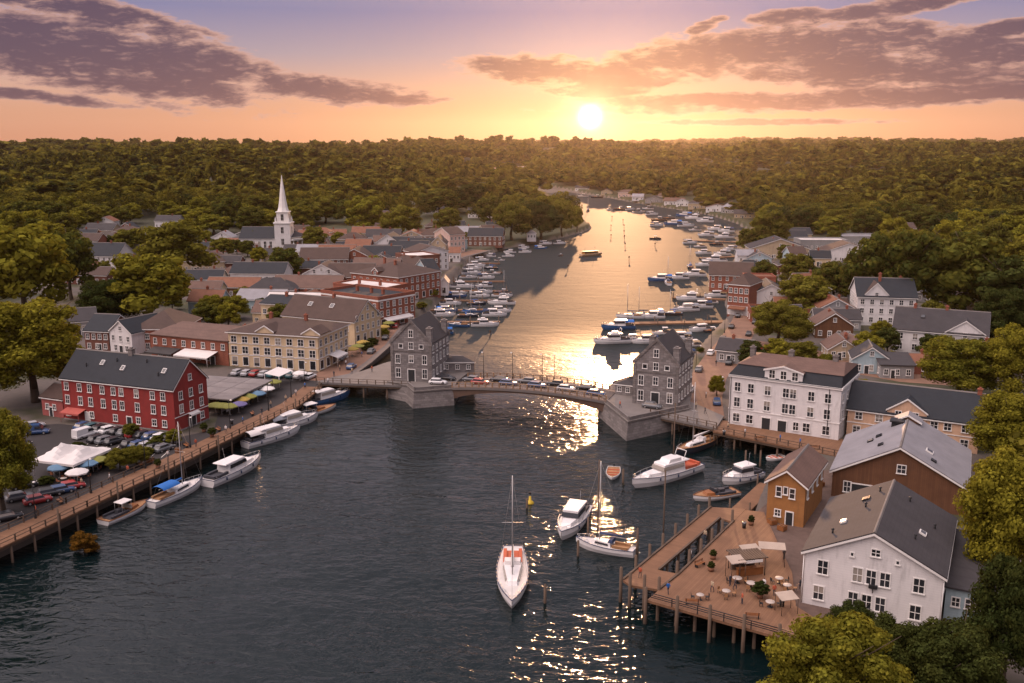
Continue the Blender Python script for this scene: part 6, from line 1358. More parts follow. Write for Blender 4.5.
# market canopy
A = G(231, 399, 6.3); B = G(273, 379, 6.3); u = (B - A).to_2d(); LU = u.length; a = math.atan2(u.y, u.x)
mk = thing('market_canopy', 'large grey market canopy of flat panels on posts beside the red warehouse', 'canopy', (A.x, A.y, 3.04), a); WV = 17.0
for i in range(4):
    for j in range(3):
        x0, x1 = LU * i / 4, LU * (i + 1) / 4 - .12; y0, y1 = WV * j / 3, WV * (j + 1) / 3 - .12; b = MB(); m_ = (x0 + x1) / 2, (y0 + y1) / 2; c4 = [(x0, y0, 3.1), (x1, y0, 3.1), (x1, y1, 3.1), (x0, y1, 3.1)]
        for q_ in range(4): b.poly([c4[q_], c4[(q_ + 1) % 4], (*m_, 3.5)])
        for q_ in range(4): e, f = c4[q_], c4[(q_ + 1) % 4]; b.poly([(e[0], e[1], 2.85), (f[0], f[1], 2.85), f, e])
        b.build('panel', GREYCAN, mk)
pm = MB(); pm.tube((0, 0, -.1), (0, 0, 3.1), .08, None, 6); pm = pm.mesh('post', TIMBER)
for i in range(5):
    for j in range(4): link('post', pm, mk, (LU * i / 4 + (.1 if i == 0 else -.1), WV * j / 3 + (.1 if j == 0 else -.1), 0))
A = G(263, 392, 3.04); t = thing('small_canopy', 'small white sloping canopy at the far end of the grey market canopy', 'canopy', (A.x + 3, A.y + 4, 3.04), a); b = MB(); b.hexa([(0, 0, 2.7), (7, 0, 2.7), (7, 4, 3.3), (0, 4, 3.3), (0, 0, 2.78), (7, 0, 2.78), (7, 4, 3.38), (0, 4, 3.38)]); b.build('panel', CANVAS, t)
for x in (.1, 6.9):
    for y, h_ in ((.1, 2.7), (3.9, 3.28)): b = MB(); b.tube((x, y, 0), (x, y, h_), .06, None, 5); b.build('post', TRIM, t)
STALLC = [CANVAS, ORNG, BLUEU, LIME, SEATR]
def stall(p, rz, label, col, group):
    t = thing('market_stall', label, 'stall', (p.x, p.y, 3.05), rz, group); b = MB(); b.box(-1.3, 1.3, -.5, .5, .78, .86); b.build('table_top', TIMBER, t); b = MB(); b.box(-1.28, 1.28, -.48, -.46, 0, .78); b.box(-1.28, 1.28, .46, .48, 0, .78); b.build('skirt', col, t)
    b = MB()
    for i in range(5):
        x = -1.05 + i * .52; b.box(x - .2, x + .2, -.32, .32, .865, 1.0 + .12 * (i % 3))
    b.build('goods', [VARN, LIME, SEATR][hash(label) % 1 + (len(label) % 3)], t)
for i in range(10):
    x = LU * (i % 5 + .5) / 5; y = 2.2 if i < 5 else 8.5; p = mk.location + Vector((math.cos(a) * x - math.sin(a) * y, math.sin(a) * x + math.cos(a) * y, 0))
    stall(p, a, 'market stall under the grey canopy, %s row, %s from the warehouse' % ('outer' if i < 5 else 'inner', nth[i % 5]), STALLC[i % 5], 'stalls under the market canopy')
# white marquee
F = G(73, 465, 5.9); Rr = G(111, 449, 5.9); u = (Rr - F).to_2d(); LU2 = u.length; a2 = math.atan2(u.y, u.x); LV = (G(32, 458, 5.9) - F).to_2d().length * .92
mq = thing('marquee', 'big white twin peaked marquee over the terrace at the left edge', 'marquee', (F.x, F.y, 3.05), a2)
for j in range(2):
    y0, y1 = LV * j / 2, LV * (j + 1) / 2; b = MB(); n = 8
    grid = []
    for yy in range(n + 1):
        rowp = []
        for xx in range(n + 1):
            s_, t_ = xx / n * 2 - 1, yy / n * 2 - 1; d_ = 1 - max(abs(s_), abs(t_)); rowp.append((LU2 * xx / n, y0 + (y1 - y0) * yy / n, 2.85 + 2.0 * d_ ** 1.35))
        grid.append(rowp)
    for yy in range(n):
        for xx in range(n): b.poly([grid[yy][xx], grid[yy][xx + 1], grid[yy + 1][xx + 1], grid[yy + 1][xx]], 0, True)
    for e, f in (((0, y0), (LU2, y0)), ((LU2, y0), (LU2, y1)), ((LU2, y1), (0, y1)), ((0, y1), (0, y0))): b.poly([(*e, 2.45), (*f, 2.45), (*f, 2.85), (*e, 2.85)])
    b.build('canopy', CANVAS, mq)
for x in (.1, LU2 / 2, LU2 - .1):
    for y in (.1, LV / 2, LV - .1): b = MB(); b.tube((x, y, 0), (x, y, 2.85), .06, None, 6); b.build('post', TRIM, mq)
# tables and chairs
TBL = MB(); TBL.lathe([(0, .70), (.45, .70), (.47, .73), (.45, .76), (0, .76)], n=12); TBLm = TBL.mesh('table_top', M('worn_table_top', (.42, .36, .32), .6, .3, 1.5)); TL = MB(); TL.tube((0, 0, 0), (0, 0, .7), .05, None, 6); TL.lathe([(.28, 0), (.26, .05), (0, .06)], n=8); TLm = TL.mesh('leg', BLACK)
def cafe_table(p, z, label, group, s=1.0):
    t = thing('cafe_table', label, 'table', (p.x, p.y, z), 0, group); t.scale = (s, s, 1); link('table_top', TBLm, t); link('leg', TLm, t)
CH = {}
def chair(p, z, rz, label, group, mat):
    t = thing('cafe_chair', label, 'chair', (p.x, p.y, z), rz, group)
    if mat.name not in CH:
        a_ = MB(); a_.box(-.22, .22, -.22, .22, .42, .47); c_ = MB(); c_.box(-.22, .22, .19, .23, .5, .9); l_ = MB(); l_.tube((0, 0, 0), (0, 0, .42), .025, None, 4); CH[mat.name] = (a_.mesh('seat', mat), c_.mesh('backrest', mat), l_.mesh('leg', BLACK))
    s_, b_, l_ = CH[mat.name]; link('seat', s_, t); link('backrest', b_, t)
    for x in (-.18, .18):
        for y in (-.18, .18): link('leg', l_, t, (x, y, 0))
def seating(p, z, place, group, mat, n=3, s=1.0):
    cafe_table(p, z, 'round cafe table ' + place, 'tables ' + group, s)
    for i in range(n):
        a_ = i * 6.283 / n + rnd.uniform(-.3, .3); chair(p + Vector((math.cos(a_) * .85 * s, math.sin(a_) * .85 * s, 0)), z, a_ - math.pi / 2, 'cafe chair at the table ' + place, 'chairs ' + group, mat)
for i in range(8):
    x, y = LU2 * (.16 + .22 * (i % 4)), LV * (.2 if i < 4 else .6); p = mq.location + Vector((math.cos(a2) * x - math.sin(a2) * y, math.sin(a2) * x + math.cos(a2) * y, 0))
    seating(p, 3.05, 'under the marquee, %s row, %s from its corner' % ('front' if i < 4 else 'rear', nth[i % 4]), 'under the white marquee', [ORNG, BLUEU, LIME, TEAK][i % 4], 4, 1.3)
for i, (x, y) in enumerate([(95, 470), (103, 465), (84, 478), (64, 482)]): seating(G(x, y, 3.05), 3.05, 'outside the white marquee, %s from the railing end' % nth[i], 'outside the white marquee', ORNG, 3, 1.2)
# pier furniture
K = G(738, 577, 3.2); K2 = G(763, 574, 3.2); a3 = math.atan2(K2.y - K.y, K2.x - K.x)
ks = thing('kiosk', 'open bar kiosk with slatted brown roof in the middle of the timber pier', 'kiosk', (K.x, K.y, 3.21), a3); LK = (K2 - K).to_2d().length
b = MB(); b.box(0, LK, 0, .5, 0, 1.05); b.box(-.1, LK + .1, -.15, .6, 1.05, 1.12); b.build('counter', VARN, ks)
b = MB(); b.box(.1, LK - .1, 2.2, 2.5, 0, 2.3); b.build('back_shelf', TIMBER, ks)
b = MB(); g_ = random.Random(3)
for z_ in (.9, 1.5): 
    for i in range(9): b.tube((.3 + i * (LK - .6) / 8, 2.12, z_), (.3 + i * (LK - .6) / 8, 2.12, z_ + .32), .07, .04, 6)
b.box(.1, LK - .1, 2.0, 2.2, .84, .9); b.box(.1, LK - .1, 2.0, 2.2, 1.44, 1.5); b.build('bottle_shelf', TRIM, ks)
b = MB()
for i in range(12): b.box(-.4 + i * (LK + .8) / 12, -.4 + (i + .82) * (LK + .8) / 12, -.6, 3.0, 2.62, 2.68)
b.box(-.4, LK + .4, -.5, -.4, 2.5, 2.62); b.box(-.4, LK + .4, 2.8, 2.9, 2.5, 2.62); b.build('roof', TIMBER, ks)
for x in (0, LK):
    for y in (-.4, 2.8): b = MB(); b.tube((x, y, 0), (x, y, 2.5), .07, None, 6); b.build('post', TIMBER, ks)
b = MB(); b.box(.5, LK - .5, -.66, -.62, 2.1, 2.5); b.build('signboard', TRIM, ks)
def shade(px, py, w, d, label, rz=a3, h=2.5, mat=None):
    p = G(px, py, 3.2); t = thing('shade_sail', label, 'canopy', (p.x, p.y, 3.21), rz, 'canopies on the pier'); b = MB(); b.hexa([(-w / 2, -d / 2, h), (w / 2, -d / 2, h), (w / 2, d / 2, h + .3), (-w / 2, d / 2, h + .3), (-w / 2, -d / 2, h + .07), (w / 2, -d / 2, h + .07), (w / 2, d / 2, h + .37), (-w / 2, d / 2, h + .37)]); b.build('panel', mat or M('tan_canvas', (.40, .32, .26), .85, .3, .6), t)
    for x in (-w / 2 + .1, w / 2 - .1):
        for y, hh in ((-d / 2 + .1, h), (d / 2 - .1, h + .28)): b = MB(); b.tube((x, y, 0), (x, y, hh), .045, None, 5); b.build('post', TIMBER, t)
shade(735, 578, 2.2, 1.9, 'small pale canopy left of the kiosk on the timber pier'); shade(749, 566, 2.6, 1.6, 'small pale canopy behind the kiosk on the timber pier'); shade(771, 564, 3.6, 1.8, 'long pale canopy at the far corner of the timber pier', R(-10))
shade(786, 612, 2.4, 1.8, 'pale canopy near the white gabled house on the timber pier', a3, 2.0)
for i, (x, y, s) in enumerate([(737, 583, 1.4), (751, 588, 1.4), (779, 583, 1.2), (787, 590, 1.2), (770, 607, 1.3), (726, 596, 1.2), (700, 600, 1.1)]):
    seating(G(x, y, 3.2), 3.215, ['with big pale top in front of the kiosk', 'with big pale top right of the kiosk front', 'near the house corner on the timber pier', 'against the white gabled house wall on the pier', 'near the front railing right side of the pier', 'left of the kiosk out on the open pier', 'alone near the front railing of the pier'][i], 'on the timber pier', TEAK if i % 2 else BLACK, 2 + i % 2, s)
def planter(px, py, z, label, r=.7, h=1.5, mat=LEAFDARK):
    p = G(px, py, z); t = thing('potted_plant', label, 'plant', (p.x, p.y, z), 0, 'potted plants'); b = MB(); b.lathe([(.0, 0), (.35, 0), (.45, .55), (.38, .55), (.3, .45), (0, .45)], n=10); b.build('pot', M('clay_pot', (.2, .09, .05), .85), t); c = link('foliage', crown_me(1, 0, mat), t, (0, 0, .4)); c.scale = (r / 6, r / 6, h / 14)
planter(760, 598, 3.21, 'large dark potted plant right of the kiosk on the pier', 1.3, 2.0); planter(713, 559, 3.21, 'small potted plant on the inner edge of the pier, upper of two', .6, 1.1); planter(711, 571, 3.21, 'small potted plant on the inner edge of the pier, lower of two', .6, 1.1); planter(751, 525, 3.21, 'potted plant near the basin end of the pier', .6, 1.3); planter(128, 455, 3.24, 'potted bush on the boardwalk by the clipped trees', .7, 1.4); planter(204, 432, 3.05, 'dark potted bush at the corner of the red warehouse', 1.0, 1.7); planter(212, 437, 3.24, 'dark potted bush on the boardwalk past the red warehouse', 1.1, 1.7); planter(158, 468, 3.24, 'potted bush in the middle of the boardwalk', .8, 1.5)
def bush(px, py, r, h, label, mat): p = GT(px, py); t = thing('bush', label, 'bush', (p.x, p.y, p.z - .1), 0, 'bushes'); c = link('foliage', crown_me(1, 1, mat), t); c.scale = (r / 6, r / 6, h / 13); st = MB(); st.tube((0, 0, -.2), (0, 0, h * .4), .08, .05, 5); st.build('stem', BARK, t)
for x, y, r_, h_, l_, mt_ in [(366, 350, 2.6, 2.6, 'dark clipped bush before the cream warehouse gable', LEAFDARK), (372, 345, 2.2, 2.4, 'clipped bush further along the cream warehouse gable', LEAFDARK), (384, 336, 2.0, 2.6, 'golden bush at the corner of the brick street block', LEAFGOLD), (393, 325, 2.2, 3.0, 'green bush along the brick street block', LEAF), (400, 313, 2.0, 3.0, 'golden bush along the hipped brick block', LEAFGOLD), (432, 296, 3, 3, 'golden bush beside the wharf houses of the left marina', LEAFGOLD), (421, 308, 2.6, 2.4, 'green bush by the grey boathouse', LEAF), (768, 362, 2.6, 2.4, 'green bush behind the hotel roof, left one', LEAF), (795, 366, 2.4, 2.6, 'golden bush behind the hotel roof, right one', LEAFGOLD), (700, 352, 1.6, 1.6, 'low green hedge bush on the right promenade', LEAF), (727, 360, 2.2, 2.2, 'green hedge bush beside the small grey promenade shop', LEAF), (158, 444, 1.6, 2.0, 'green bush between cars and boardwalk near the red warehouse', LEAF), (110, 462, 1.8, 2.0, 'green bush at the terrace railing by the clipped trees', LEAFDARK), (146, 455, 1.6, 1.8, 'golden bush at the terrace railing by the clipped trees', LEAFGOLD), (790, 480, 1.6, 1.6, 'dark bush between the timber shed and the barn', LEAFDARK), (78, 452, 1.8, 2.2, 'dark bush between the yard cars and the white marquee', LEAFDARK), (166, 441, 1.7, 1.9, 'dark bush beside the small yellow green tree at the warehouse', LEAFDARK), (154, 449, 1.9, 2.1, 'green bush on the boardwalk edge below the red warehouse', LEAF), (104, 466, 1.9, 1.8, 'dark bush on the terrace right of the marquee', LEAFDARK), (70, 474, 1.4, 1.6, 'dark bush at the front corner of the marquee', LEAFDARK), (46, 484, 1.6, 1.6, 'dark bush in the yard below the marquee', LEAFDARK), (862, 386, 2.2, 2.0, 'golden bush behind the peach building roof', LEAFGOLD)]: bush(x, y, r_, h_, l_, mt_)
# lamps
LM = {}
def street_lamp(p, label, group, h=6.5, double=False, rz=0):
    t = thing('street_lamp', label, 'street lamp', (p.x, p.y, p.z), rz, group)
    if h not in LM:
        b = MB(); b.lathe([(.2, 0), (.16, .5), (.09, .7)], n=8); b.tube((0, 0, .6), (0, 0, h), .085, .055, 6); pm_ = b.mesh('pole', BLACK); b = MB(); b.tube((0, 0, h - .1), (.9, 0, h + .25), .04, None, 5); am = b.mesh('arm', BLACK); b = MB(); b.lathe([(0, .12), (.22, .02), (.26, -.06), (.16, -.14), (0, -.16)], (.95, 0, h + .2), 8); LM[h] = (pm_, am, b.mesh('lantern', TRIM))
    for n_, m_ in zip(('pole', 'arm', 'lantern'), LM[h]): link(n_, m_, t)
for i, tt in enumerate((.12, .32, .52, .60, .86)): p = bridge_pt(tt, WB - .9); p.z += .15; street_lamp(p, 'slim street lamp on the far footway of the bridge, %s from its left end' % nth[i], 'lamps on the bridge', 6.5, rz=rz0 - 1.57)
for i in range(9):
    t = i / 8 * 5; k_ = min(4, int(t)); q_ = INN[1 + min(k_, 4)].lerp(INN[min(2 + k_, 6)], t - k_); street_lamp(Vector((q_.x + .4, q_.y - .3, 3.22)), 'slim street lamp along the left boardwalk, %s from the near end' % nth[i], 'lamps along the boardwalk', 6.0, rz=-.8)
for i in range(4): p, a_ = along(PROM, 20 + i * 26); street_lamp(Vector((p.x - math.sin(a_) * 4.4, p.y + math.cos(a_) * 4.4, 3.05)), 'slim street lamp on the right promenade, %s from the hotel' % nth[i], 'lamps on the promenade', 6.0, rz=a_ - 1.57)
# people
def person_mesh(kind):
    me = bpy.data.meshes.new('figure'); st = .16 if kind == 1 else .03
    V = [(0, 0, .95), (0, 0, 1.18), (0, 0, 1.40), (0, .0, 1.52), (0, .02, 1.62), (0, .02, 1.74), (.09, 0, .90), (.10, st, .50), (.10, st * .6, .10), (.10, st * .6 + .13, .04), (-.09, 0, .90), (-.10, -st, .50), (-.10, -st * 1.6, .10), (-.10, -st * 1.6 + .13, .04), (.19, 0, 1.38), (.25, -st * .5, 1.10), (.25, -st * .2 + .08, .86), (-.19, 0, 1.38), (-.25, st * .5, 1.10), (-.25, st * .6 + .08, .86)]
    E_ = [(0, 1), (1, 2), (2, 3), (3, 4), (4, 5), (0, 6), (6, 7), (7, 8), (8, 9), (0, 10), (10, 11), (11, 12), (12, 13), (2, 14), (14, 15), (15, 16), (2, 17), (17, 18), (18, 19)]
    rr = [.14, .15, .15, .06, .10, .09, .09, .065, .05, .04, .09, .065, .05, .04, .07, .05, .04, .07, .05, .04]
    me.from_pydata(V, E_, []); o = bpy.data.objects.new('figure', me); COL.objects.link(o); m_ = o.modifiers.new('skin', 'SKIN')
    for sv_, r_ in zip(me.skin_vertices[0].data, rr): sv_.radius = (r_, r_ * .85)
    me.skin_vertices[0].data[0].use_root = True; o.modifiers.new('sub', 'SUBSURF').levels = 1; o.modifiers['sub'].render_levels = 1
    dg = bpy.context.evaluated_depsgraph_get(); out_ = bpy.data.meshes.new_from_object(o.evaluated_get(dg)); bpy.data.objects.remove(o); return out_
SKIN = M('skin', (.42, .24, .17), .6); HAIR = M('dark_hair', (.03, .02, .015), .7); JEANS = M('dark_trousers', (.035, .04, .06), .85)
SHIRTS = {'red': SEATR, 'white': CANVAS, 'blue': BLUEC, 'black': SEATB, 'tan': TANW}; BODY = {}
BASEM = [person_mesh(0), person_mesh(1)]
def person(p, rz, col, walking, label, group='people out walking'):
    key = (col, walking)
    if key not in BODY:
        m_ = BASEM[walking].copy(); m_.materials.clear()
        for x in (JEANS, SHIRTS[col], SKIN, HAIR): m_.materials.append(x)
        for f in m_.polygons: z = f.center.z; f.material_index = 3 if z > 1.70 or (z > 1.6 and f.center.y < -.02) else 2 if z > 1.50 or (abs(f.center.x) > .2 and z < 1.05) else 1 if z > .93 else 0; f.use_smooth = True
        BODY[key] = m_
    o = link('person', BODY[key], None, (p.x, p.y, p.z), rz); tag(o, label, 'person', group)
PP = [(196, 447, 3.24, 'on the boardwalk beside the red warehouse corner'), (226, 433, 3.24, 'on the boardwalk below the lime parasols'), (243, 424, 3.24, 'on the boardwalk level with the market canopy'), (262, 415, 3.24, 'on the boardwalk past the market canopy'), (286, 402, 3.24, 'on the boardwalk near the moored blue motorboat'), (128, 474, 3.24, 'on the boardwalk by the two clipped trees'), (168, 459, 3.24, 'on the boardwalk before the red warehouse'), (305, 389, 3.05, 'on the quay near the causeway end'), (334, 377, 3.62, 'at the left end of the causeway'), (352, 374, 3.62, 'in the middle of the left causeway'), (372, 372, 3.62, 'on the causeway close to the left gatehouse'), (346, 366, 3.06, 'crossing the old street by the cream block'), (362, 357, 3.06, 'on the old street before the cream warehouse'), (705, 414, 3.62, 'on the right causeway near the hotel'), (696, 409, 3.62, 'on the promenade beside the right gatehouse'), (712, 384, 3.06, 'on the promenade above the small golden tree'), (745, 436, 3.16, 'on the wharf before the left hotel door'), (800, 446, 3.16, 'on the wharf at the right end of the hotel'), (730, 586, 3.215, 'on the pier left of the round pale table'), (712, 592, 3.215, 'standing on the open pier by the basin corner'), (774, 596, 3.215, 'on the pier right of the kiosk'), (690, 560, 3.222, 'on the pier walkway beside the basin'), (756, 560, 3.215, 'behind the kiosk on the pier'), (800, 590, 3.06, 'by the corner of the white gabled house'), (82, 487, 3.05, 'in the yard below the white marquee'), (112, 470, 3.05, 'at the terrace railing right of the marquee')]
CN = list(SHIRTS)
for i, (x, y, z, pl) in enumerate(PP): c = CN[i % 5]; person(G(x, y, z), rnd.uniform(0, 6.28), c, i % 2, 'person in %s top %s %s' % (c, 'walking' if i % 2 else 'standing', pl))
# small things of the yards
def crate(px, py, z, label, s=.8): p = G(px, py, z); t = thing('crate', label, 'crate', (p.x, p.y, z), rnd.uniform(0, 1), 'crates'); b = MB(); b.box(-s / 2, s / 2, -s / 2, s / 2, .05, s * .7); b.build('box', VARN, t); b = MB(); [b.box(-s / 2 - .03, s / 2 + .03, y_ - .05, y_ + .05, s * .7, s * .75) for y_ in (-s * .35, 0, s * .35)]; b.build('lid', TIMBER, t)
for i, (x, y, z, l_) in enumerate([(772, 524, 3.06, 'wooden crate before the timber shed door'), (782, 530, 3.06, 'wooden crate at the right corner of the timber shed'), (812, 458, 3.06, 'wooden crate at the shore end of the hotel wharf'), (820, 486, 3.06, 'wooden crate beside the barn wall'), (150, 462, 3.24, 'wooden crate on the boardwalk below the red warehouse'), (178, 452, 3.24, 'wooden crate by the boardwalk railing below the warehouse corner')]): crate(x, y, z, l_, 1.1)

def bench(p, rz, label):
    t = thing('bench', label, 'bench', (p.x, p.y, p.z), rz, 'benches'); b = MB(); [b.box(-.9, .9, -.25 + i * .17, -.12 + i * .17, .43, .47) for i in range(3)]; b.build('seat', VARN, t); b = MB(); [b.box(-.9, .9, .26, .3, .58 + i * .16, .68 + i * .16) for i in range(2)]; b.build('backrest', VARN, t)
    for x in (-.75, .75): b = MB(); b.box(x - .04, x + .04, -.24, .28, 0, .43); b.box(x - .04, x + .04, .26, .32, .43, .86); b.build('leg', BLACK, t)
for x, y, z, r_, l_ in [(140, 466, 3.24, -.9, 'wooden bench on the boardwalk by the clipped trees'), (186, 447, 3.24, -.9, 'wooden bench on the boardwalk below the red warehouse'), (218, 431, 3.24, -.9, 'wooden bench on the boardwalk near the warehouse gable'), (252, 415, 3.24, -1.1, 'wooden bench on the boardwalk level with the market canopy'), (60, 503, 3.24, -.8, 'wooden bench on the boardwalk below the yard cars'), (700, 566, 3.222, .7, 'wooden bench on the pier beside the basin'), (692, 604, 3.215, 3.0, 'wooden bench facing the front railing of the pier'), (752, 618, 3.215, 3.0, 'wooden bench by the front railing nearer the golden tree'), (760, 440, 3.16, 3.0, 'wooden bench on the hotel wharf, left one'), (815, 449, 3.16, 3.0, 'wooden bench on the hotel wharf, right one')]: bench(G(x, y, z), r_, l_)
def bin_(px, py, z, label): p = G(px, py, z); t = thing('litter_bin', label, 'bin', (p.x, p.y, z), 0, 'litter bins'); b = MB(); b.lathe([(.0, 0), (.26, 0), (.32, .9), (.27, .9), (.25, .3), (0, .3)], n=10); b.build('body', BLACK, t); b = MB(); b.lathe([(.34, .9), (.34, .97), (.28, .97)], n=10); b.build('rim', ALU, t)
for x, y, z, l_ in [(150, 462, 3.24, 'black litter bin on the boardwalk by the yard bushes'), (232, 424, 3.24, 'black litter bin on the boardwalk by the parasols'), (744, 528, 3.215, 'black litter bin near the basin end of the pier'), (782, 606, 3.215, 'black litter bin by the pale canopy at the house'), (724, 435, 3.16, 'black litter bin at the left end of the hotel wharf')]: bin_(x, y, z, l_)
PP2 = [(110, 482, 3.24, 'on the boardwalk below the orange parasol'), (76, 497, 3.24, 'on the boardwalk below the red yard car'), (36, 515, 3.24, 'on the boardwalk at the left edge'), (146, 461, 3.24, 'beside the bench by the clipped trees'), (271, 408, 3.24, 'on the boardwalk near the far parasols'), (296, 396, 3.24, 'at the top end of the boardwalk'), (735, 590, 3.215, 'beside the big round pier table'), (742, 604, 3.215, 'near the front railing below the kiosk'), (668, 594, 3.215, 'at the pier corner by the walkway'), (705, 540, 3.215, 'on the pier along the basin edge'), (764, 590, 3.215, 'by the large potted plant on the pier'), (784, 560, 3.06, 'on the gravel behind the long pale canopy'), (640, 578, 3.222, 'at the low end of the pier walkway'), (780, 442, 3.16, 'in the middle of the hotel wharf'), (728, 430, 3.16, 'at the left corner of the hotel'), (706, 398, 3.06, 'on the promenade beside the gatehouse wall'), (716, 366, 3.06, 'on the promenade by the small grey shop'), (376, 342, 3.06, 'on the old street before the cream gable, farther one'), (388, 327, 3.06, 'on the old street by the brick street block'), (340, 371, 3.06, 'at the corner of the cream block'), (328, 384, 3.2, 'where the boardwalk meets the causeway'), (443, 388, 4.0, 'on the pier terrace left of the bridge'), (620, 408, 4.0, 'on the pier terrace right of the bridge')]
for i, (x, y, z, pl) in enumerate(PP2): c = CN[(i * 2 + 1) % 5]; person(G(x, y, z), rnd.uniform(0, 6.28), c, (i + 1) % 2, 'person in %s top %s %s' % (c, 'walking' if (i + 1) % 2 else 'standing', pl))
# ------------------------------------------------------------------ the woods
LIML = [(-400, 330), (0, 296), (60, 250), (100, 230), (150, 224), (210, 236), (250, 238), (300, 234), (330, 228), (400, 220), (440, 218), (480, 220), (560, 228), (596, 228)]
LIMR = [(596, 230), (735, 221), (745, 236), (790, 240), (850, 243), (880, 262), (905, 286), (940, 286), (985, 300), (1024, 312), (1068, 326), (1080, 690), (2400, 690)]
def interp(L, x):
    xs = [p[0] for p in L]; ys_ = [p[1] for p in L]; return np.interp(x, xs, ys_)
def scatter(cell, d0, d1, seed):
    g = np.random.default_rng(seed); xs, yss = [], []
    y = d0 * .8
    out_ = []
    Y = np.arange(d0 * .75, d1, cell)
    for yv in Y:
        n = int((160 + 1.42 * yv) / cell); xx = (np.arange(n) - n / 2 + .5) * cell
        out_.append(np.stack([xx + g.uniform(-.46, .46, n) * cell, yv + g.uniform(-.46, .46, n) * cell], 1))
    P = np.vstack(out_); D = np.hypot(P[:, 0], P[:, 1]); P = P[(D >= d0) & (D < d1)]
    s = sdist(P[:, 0], P[:, 1]); z = height(P[:, 0], P[:, 1])
    rz = z - CAMH; f = P[:, 1] * math.cos(PITCH) - rz * math.sin(PITCH); up = P[:, 1] * math.sin(PITCH) + rz * math.cos(PITCH)
    px = 512 + FPX * P[:, 0] / f; py = 341.5 - FPX * up / f
    lim = np.where(px < 596, interp(LIML, px), interp(LIMR, px))
    ok = (s > 10) & (py < lim)
    for (fx, fy, fr) in FOOT:
        ok &= np.hypot(P[:, 0] - fx, P[:, 1] - fy) > fr + 6.0 * (fy < 900)
    if d0 >= 700: ok &= (np.sin(P[:, 0] * .0083 + 2.1 * np.sin(P[:, 1] * .0041)) + np.sin(P[:, 1] * .0112 + 1.7 * np.sin(P[:, 0] * .0052)) + g.uniform(-.35, .35, len(P))) > -1.25
    return P[ok], z[ok], px[ok], py[ok]
P1, z1, px1, py1 = scatter(21.0, 95, 800, 1)
# little trees between the roofs of both banks
g8 = np.random.default_rng(12); cand = []
for _ in range(1600):
    px_, py_ = (g8.uniform(60, 470), g8.uniform(238, 335)) if _ % 3 else (g8.uniform(735, 980), g8.uniform(245, 375))
    p_ = GT(px_, py_); s_ = float(sdist(np.array([p_.x]), np.array([p_.y]))[0])
    if s_ < 14 or any(math.hypot(p_.x - a[0], p_.y - a[1]) < a[2] + .6 for a in FOOT) or any(math.hypot(p_.x - a[0], p_.y - a[1]) < a[2] + 2 for a in TREEPOS): continue
    if any((Vector((p_.x, p_.y)) - q_.to_2d()).length < 7 for q_ in STREET + PROM): continue
    r_ = g8.uniform(2.6, 5.4); kd = [('olive', LEAF), ('golden', LEAFGOLD), ('dark green', LEAFDARK)][int(g8.choice(3, p=[.5, .25, .25]))]; side_ = 'left bank' if px_ < 600 else 'right bank'
    tree(p_.x, p_.y, r_, r_ * g8.uniform(1.5, 2.1), 'small %s leaved garden tree squeezed between the roofs of the %s' % (kd[0], side_), 'small %s garden trees of the %s' % (kd[0], side_), 1, kd[1], p_.z)
    if NTREE[0] > 158: break
near_ok = np.ones(len(P1), bool)
for (tx, ty, tr) in TREEPOS: near_ok &= np.hypot(P1[:, 0] - tx, P1[:, 1] - ty) > tr + 3.5
P1, z1, px1, py1 = P1[near_ok], z1[near_ok], px1[near_ok], py1[near_ok]
D1 = np.hypot(P1[:, 0], P1[:, 1])
inview = (px1 > -25) & (px1 < 1050)
order = np.argsort(D1 + np.where(inview, 0, 1e6))
nind = max(0, 296 - NTREE[0]); g9 = np.random.default_rng(5)
REG = [(95, 'tree in the dense wood at the far left'), (240, 'tree in the wood left of the church'), (330, 'tree in the wood behind the white church steeple'), (470, 'tree in the wood behind the town right of the church'), (596, 'tree in the wood on the river point'), (800, 'tree in the wood above the upper right moorings'), (900, 'tree in the wood behind the flat roofed buildings'), (2000, 'tree in the dense wood at the right edge above the apartment houses')]
KINDS = [('olive', LEAF), ('golden', LEAFGOLD), ('dark green', LEAFDARK)]
for i in order[:nind]:
    r_ = g9.uniform(8.5, 14.0); h_ = g9.uniform(14, 24); kd = KINDS[int(g9.choice(3, p=[.5, .34, .16]))]
    lab = next(t for lim, t in REG if px1[i] < lim)
    tree(P1[i, 0], P1[i, 1], r_, h_, kd[0] + ' leaved ' + lab, group=kd[0] + ' trees of the wood: ' + lab[8:], lod=0 if D1[i] < 260 else 1, mat=kd[1], z=float(z1[i]))
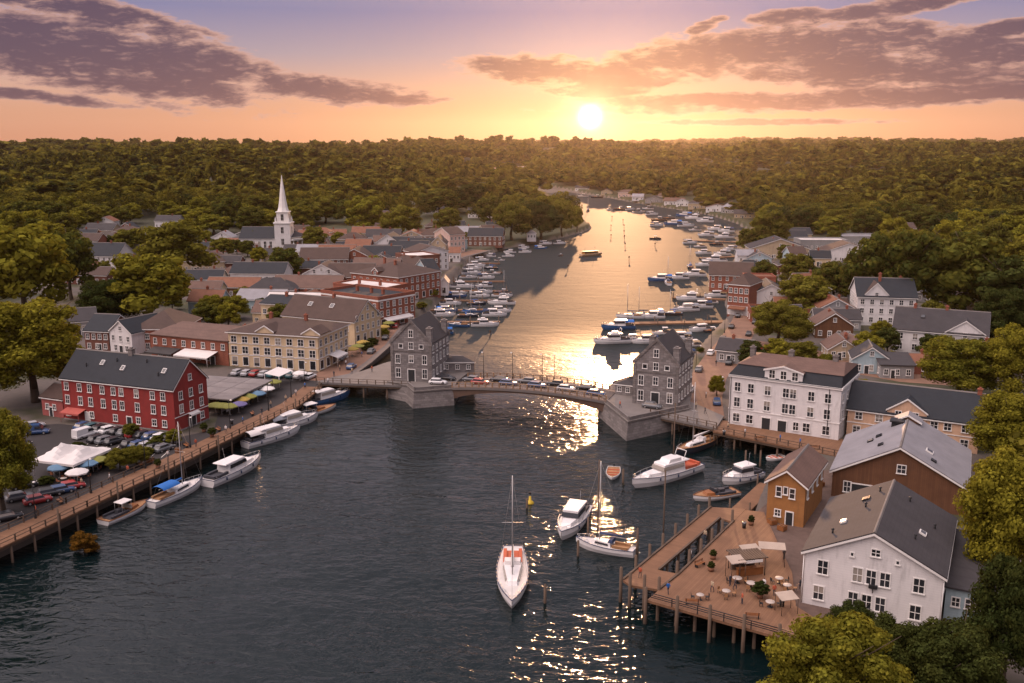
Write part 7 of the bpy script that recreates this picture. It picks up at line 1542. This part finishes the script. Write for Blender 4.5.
def mass(P, z, V, r0, r1, h0, h1, seed):
    g = np.random.default_rng(seed); out_ = []; n = len(P); pick = g.integers(0, len(V), n)
    for q_ in range(len(V)):
        s_ = pick == q_; m_ = s_.sum()
        if not m_: continue
        a = g.uniform(0, 6.283, m_); r_ = (r0 + (r1 - r0) * g.uniform(0, 1, m_) ** 1.4) * (1 + .25 * np.sin(P[s_, 0] * .013) * np.sin(P[s_, 1] * .011)) / 6; h_ = (h0 + (h1 - h0) * g.uniform(0, 1, m_) ** (1.0 if h1 < 30 else 2.2)) / 15
        B = V[q_].reshape(-1, 3); ca, sa = np.cos(a)[:, None], np.sin(a)[:, None]
        X = (B[None, :, 0] * ca - B[None, :, 1] * sa) * r_[:, None] + P[s_, 0][:, None]
        Yv = (B[None, :, 0] * sa + B[None, :, 1] * ca) * r_[:, None] + P[s_, 1][:, None]
        Z = (B[None, :, 2] + 1.5) * h_[:, None] + z[s_][:, None]
        out_.append(np.stack([X, Yv, Z], -1).reshape(-1, 4, 3))
    return np.concatenate(out_)
rest = order[nind:]
parts = [mass(P1[rest], z1[rest], [v[::3] for v in MIDV], 8.5, 14, 14, 24, 3)]
P2, z2, a_, b_ = scatter(27.0, 800, 1600, 2); parts.append(mass(P2, z2, FARV, 9, 22, 12, 31, 4))
P3, z3, a_, b_ = scatter(38.0, 1600, 3400, 3); parts.append(mass(P3, z3, TINYV, 12, 30, 13, 38, 5))
P4, z4, a_, b_ = scatter(75.0, 3400, 9800, 4); parts.append(mass(P4, z4, TINYV, 26, 50, 11, 40, 6))
print('woods: individual', nind, 'mass', len(rest), len(P2), len(P3), len(P4), 'quads', sum(len(x) for x in parts))
woods = link('forest', quad_mesh('forest', np.concatenate(parts), LEAFFAR)); tag(woods, 'unbroken olive green forest reaching from behind the town to the horizon', 'forest', kind='stuff')
dup = {k_: len(v_) for k_, v_ in USED.items() if len(v_) > 1 and not v_[0].get('group')}
print('DUPLICATE LABELS', dup)
bad = [k_ for k_ in USED if not 4 <= len(k_.split()) <= 16]
print('BAD LENGTH', bad)
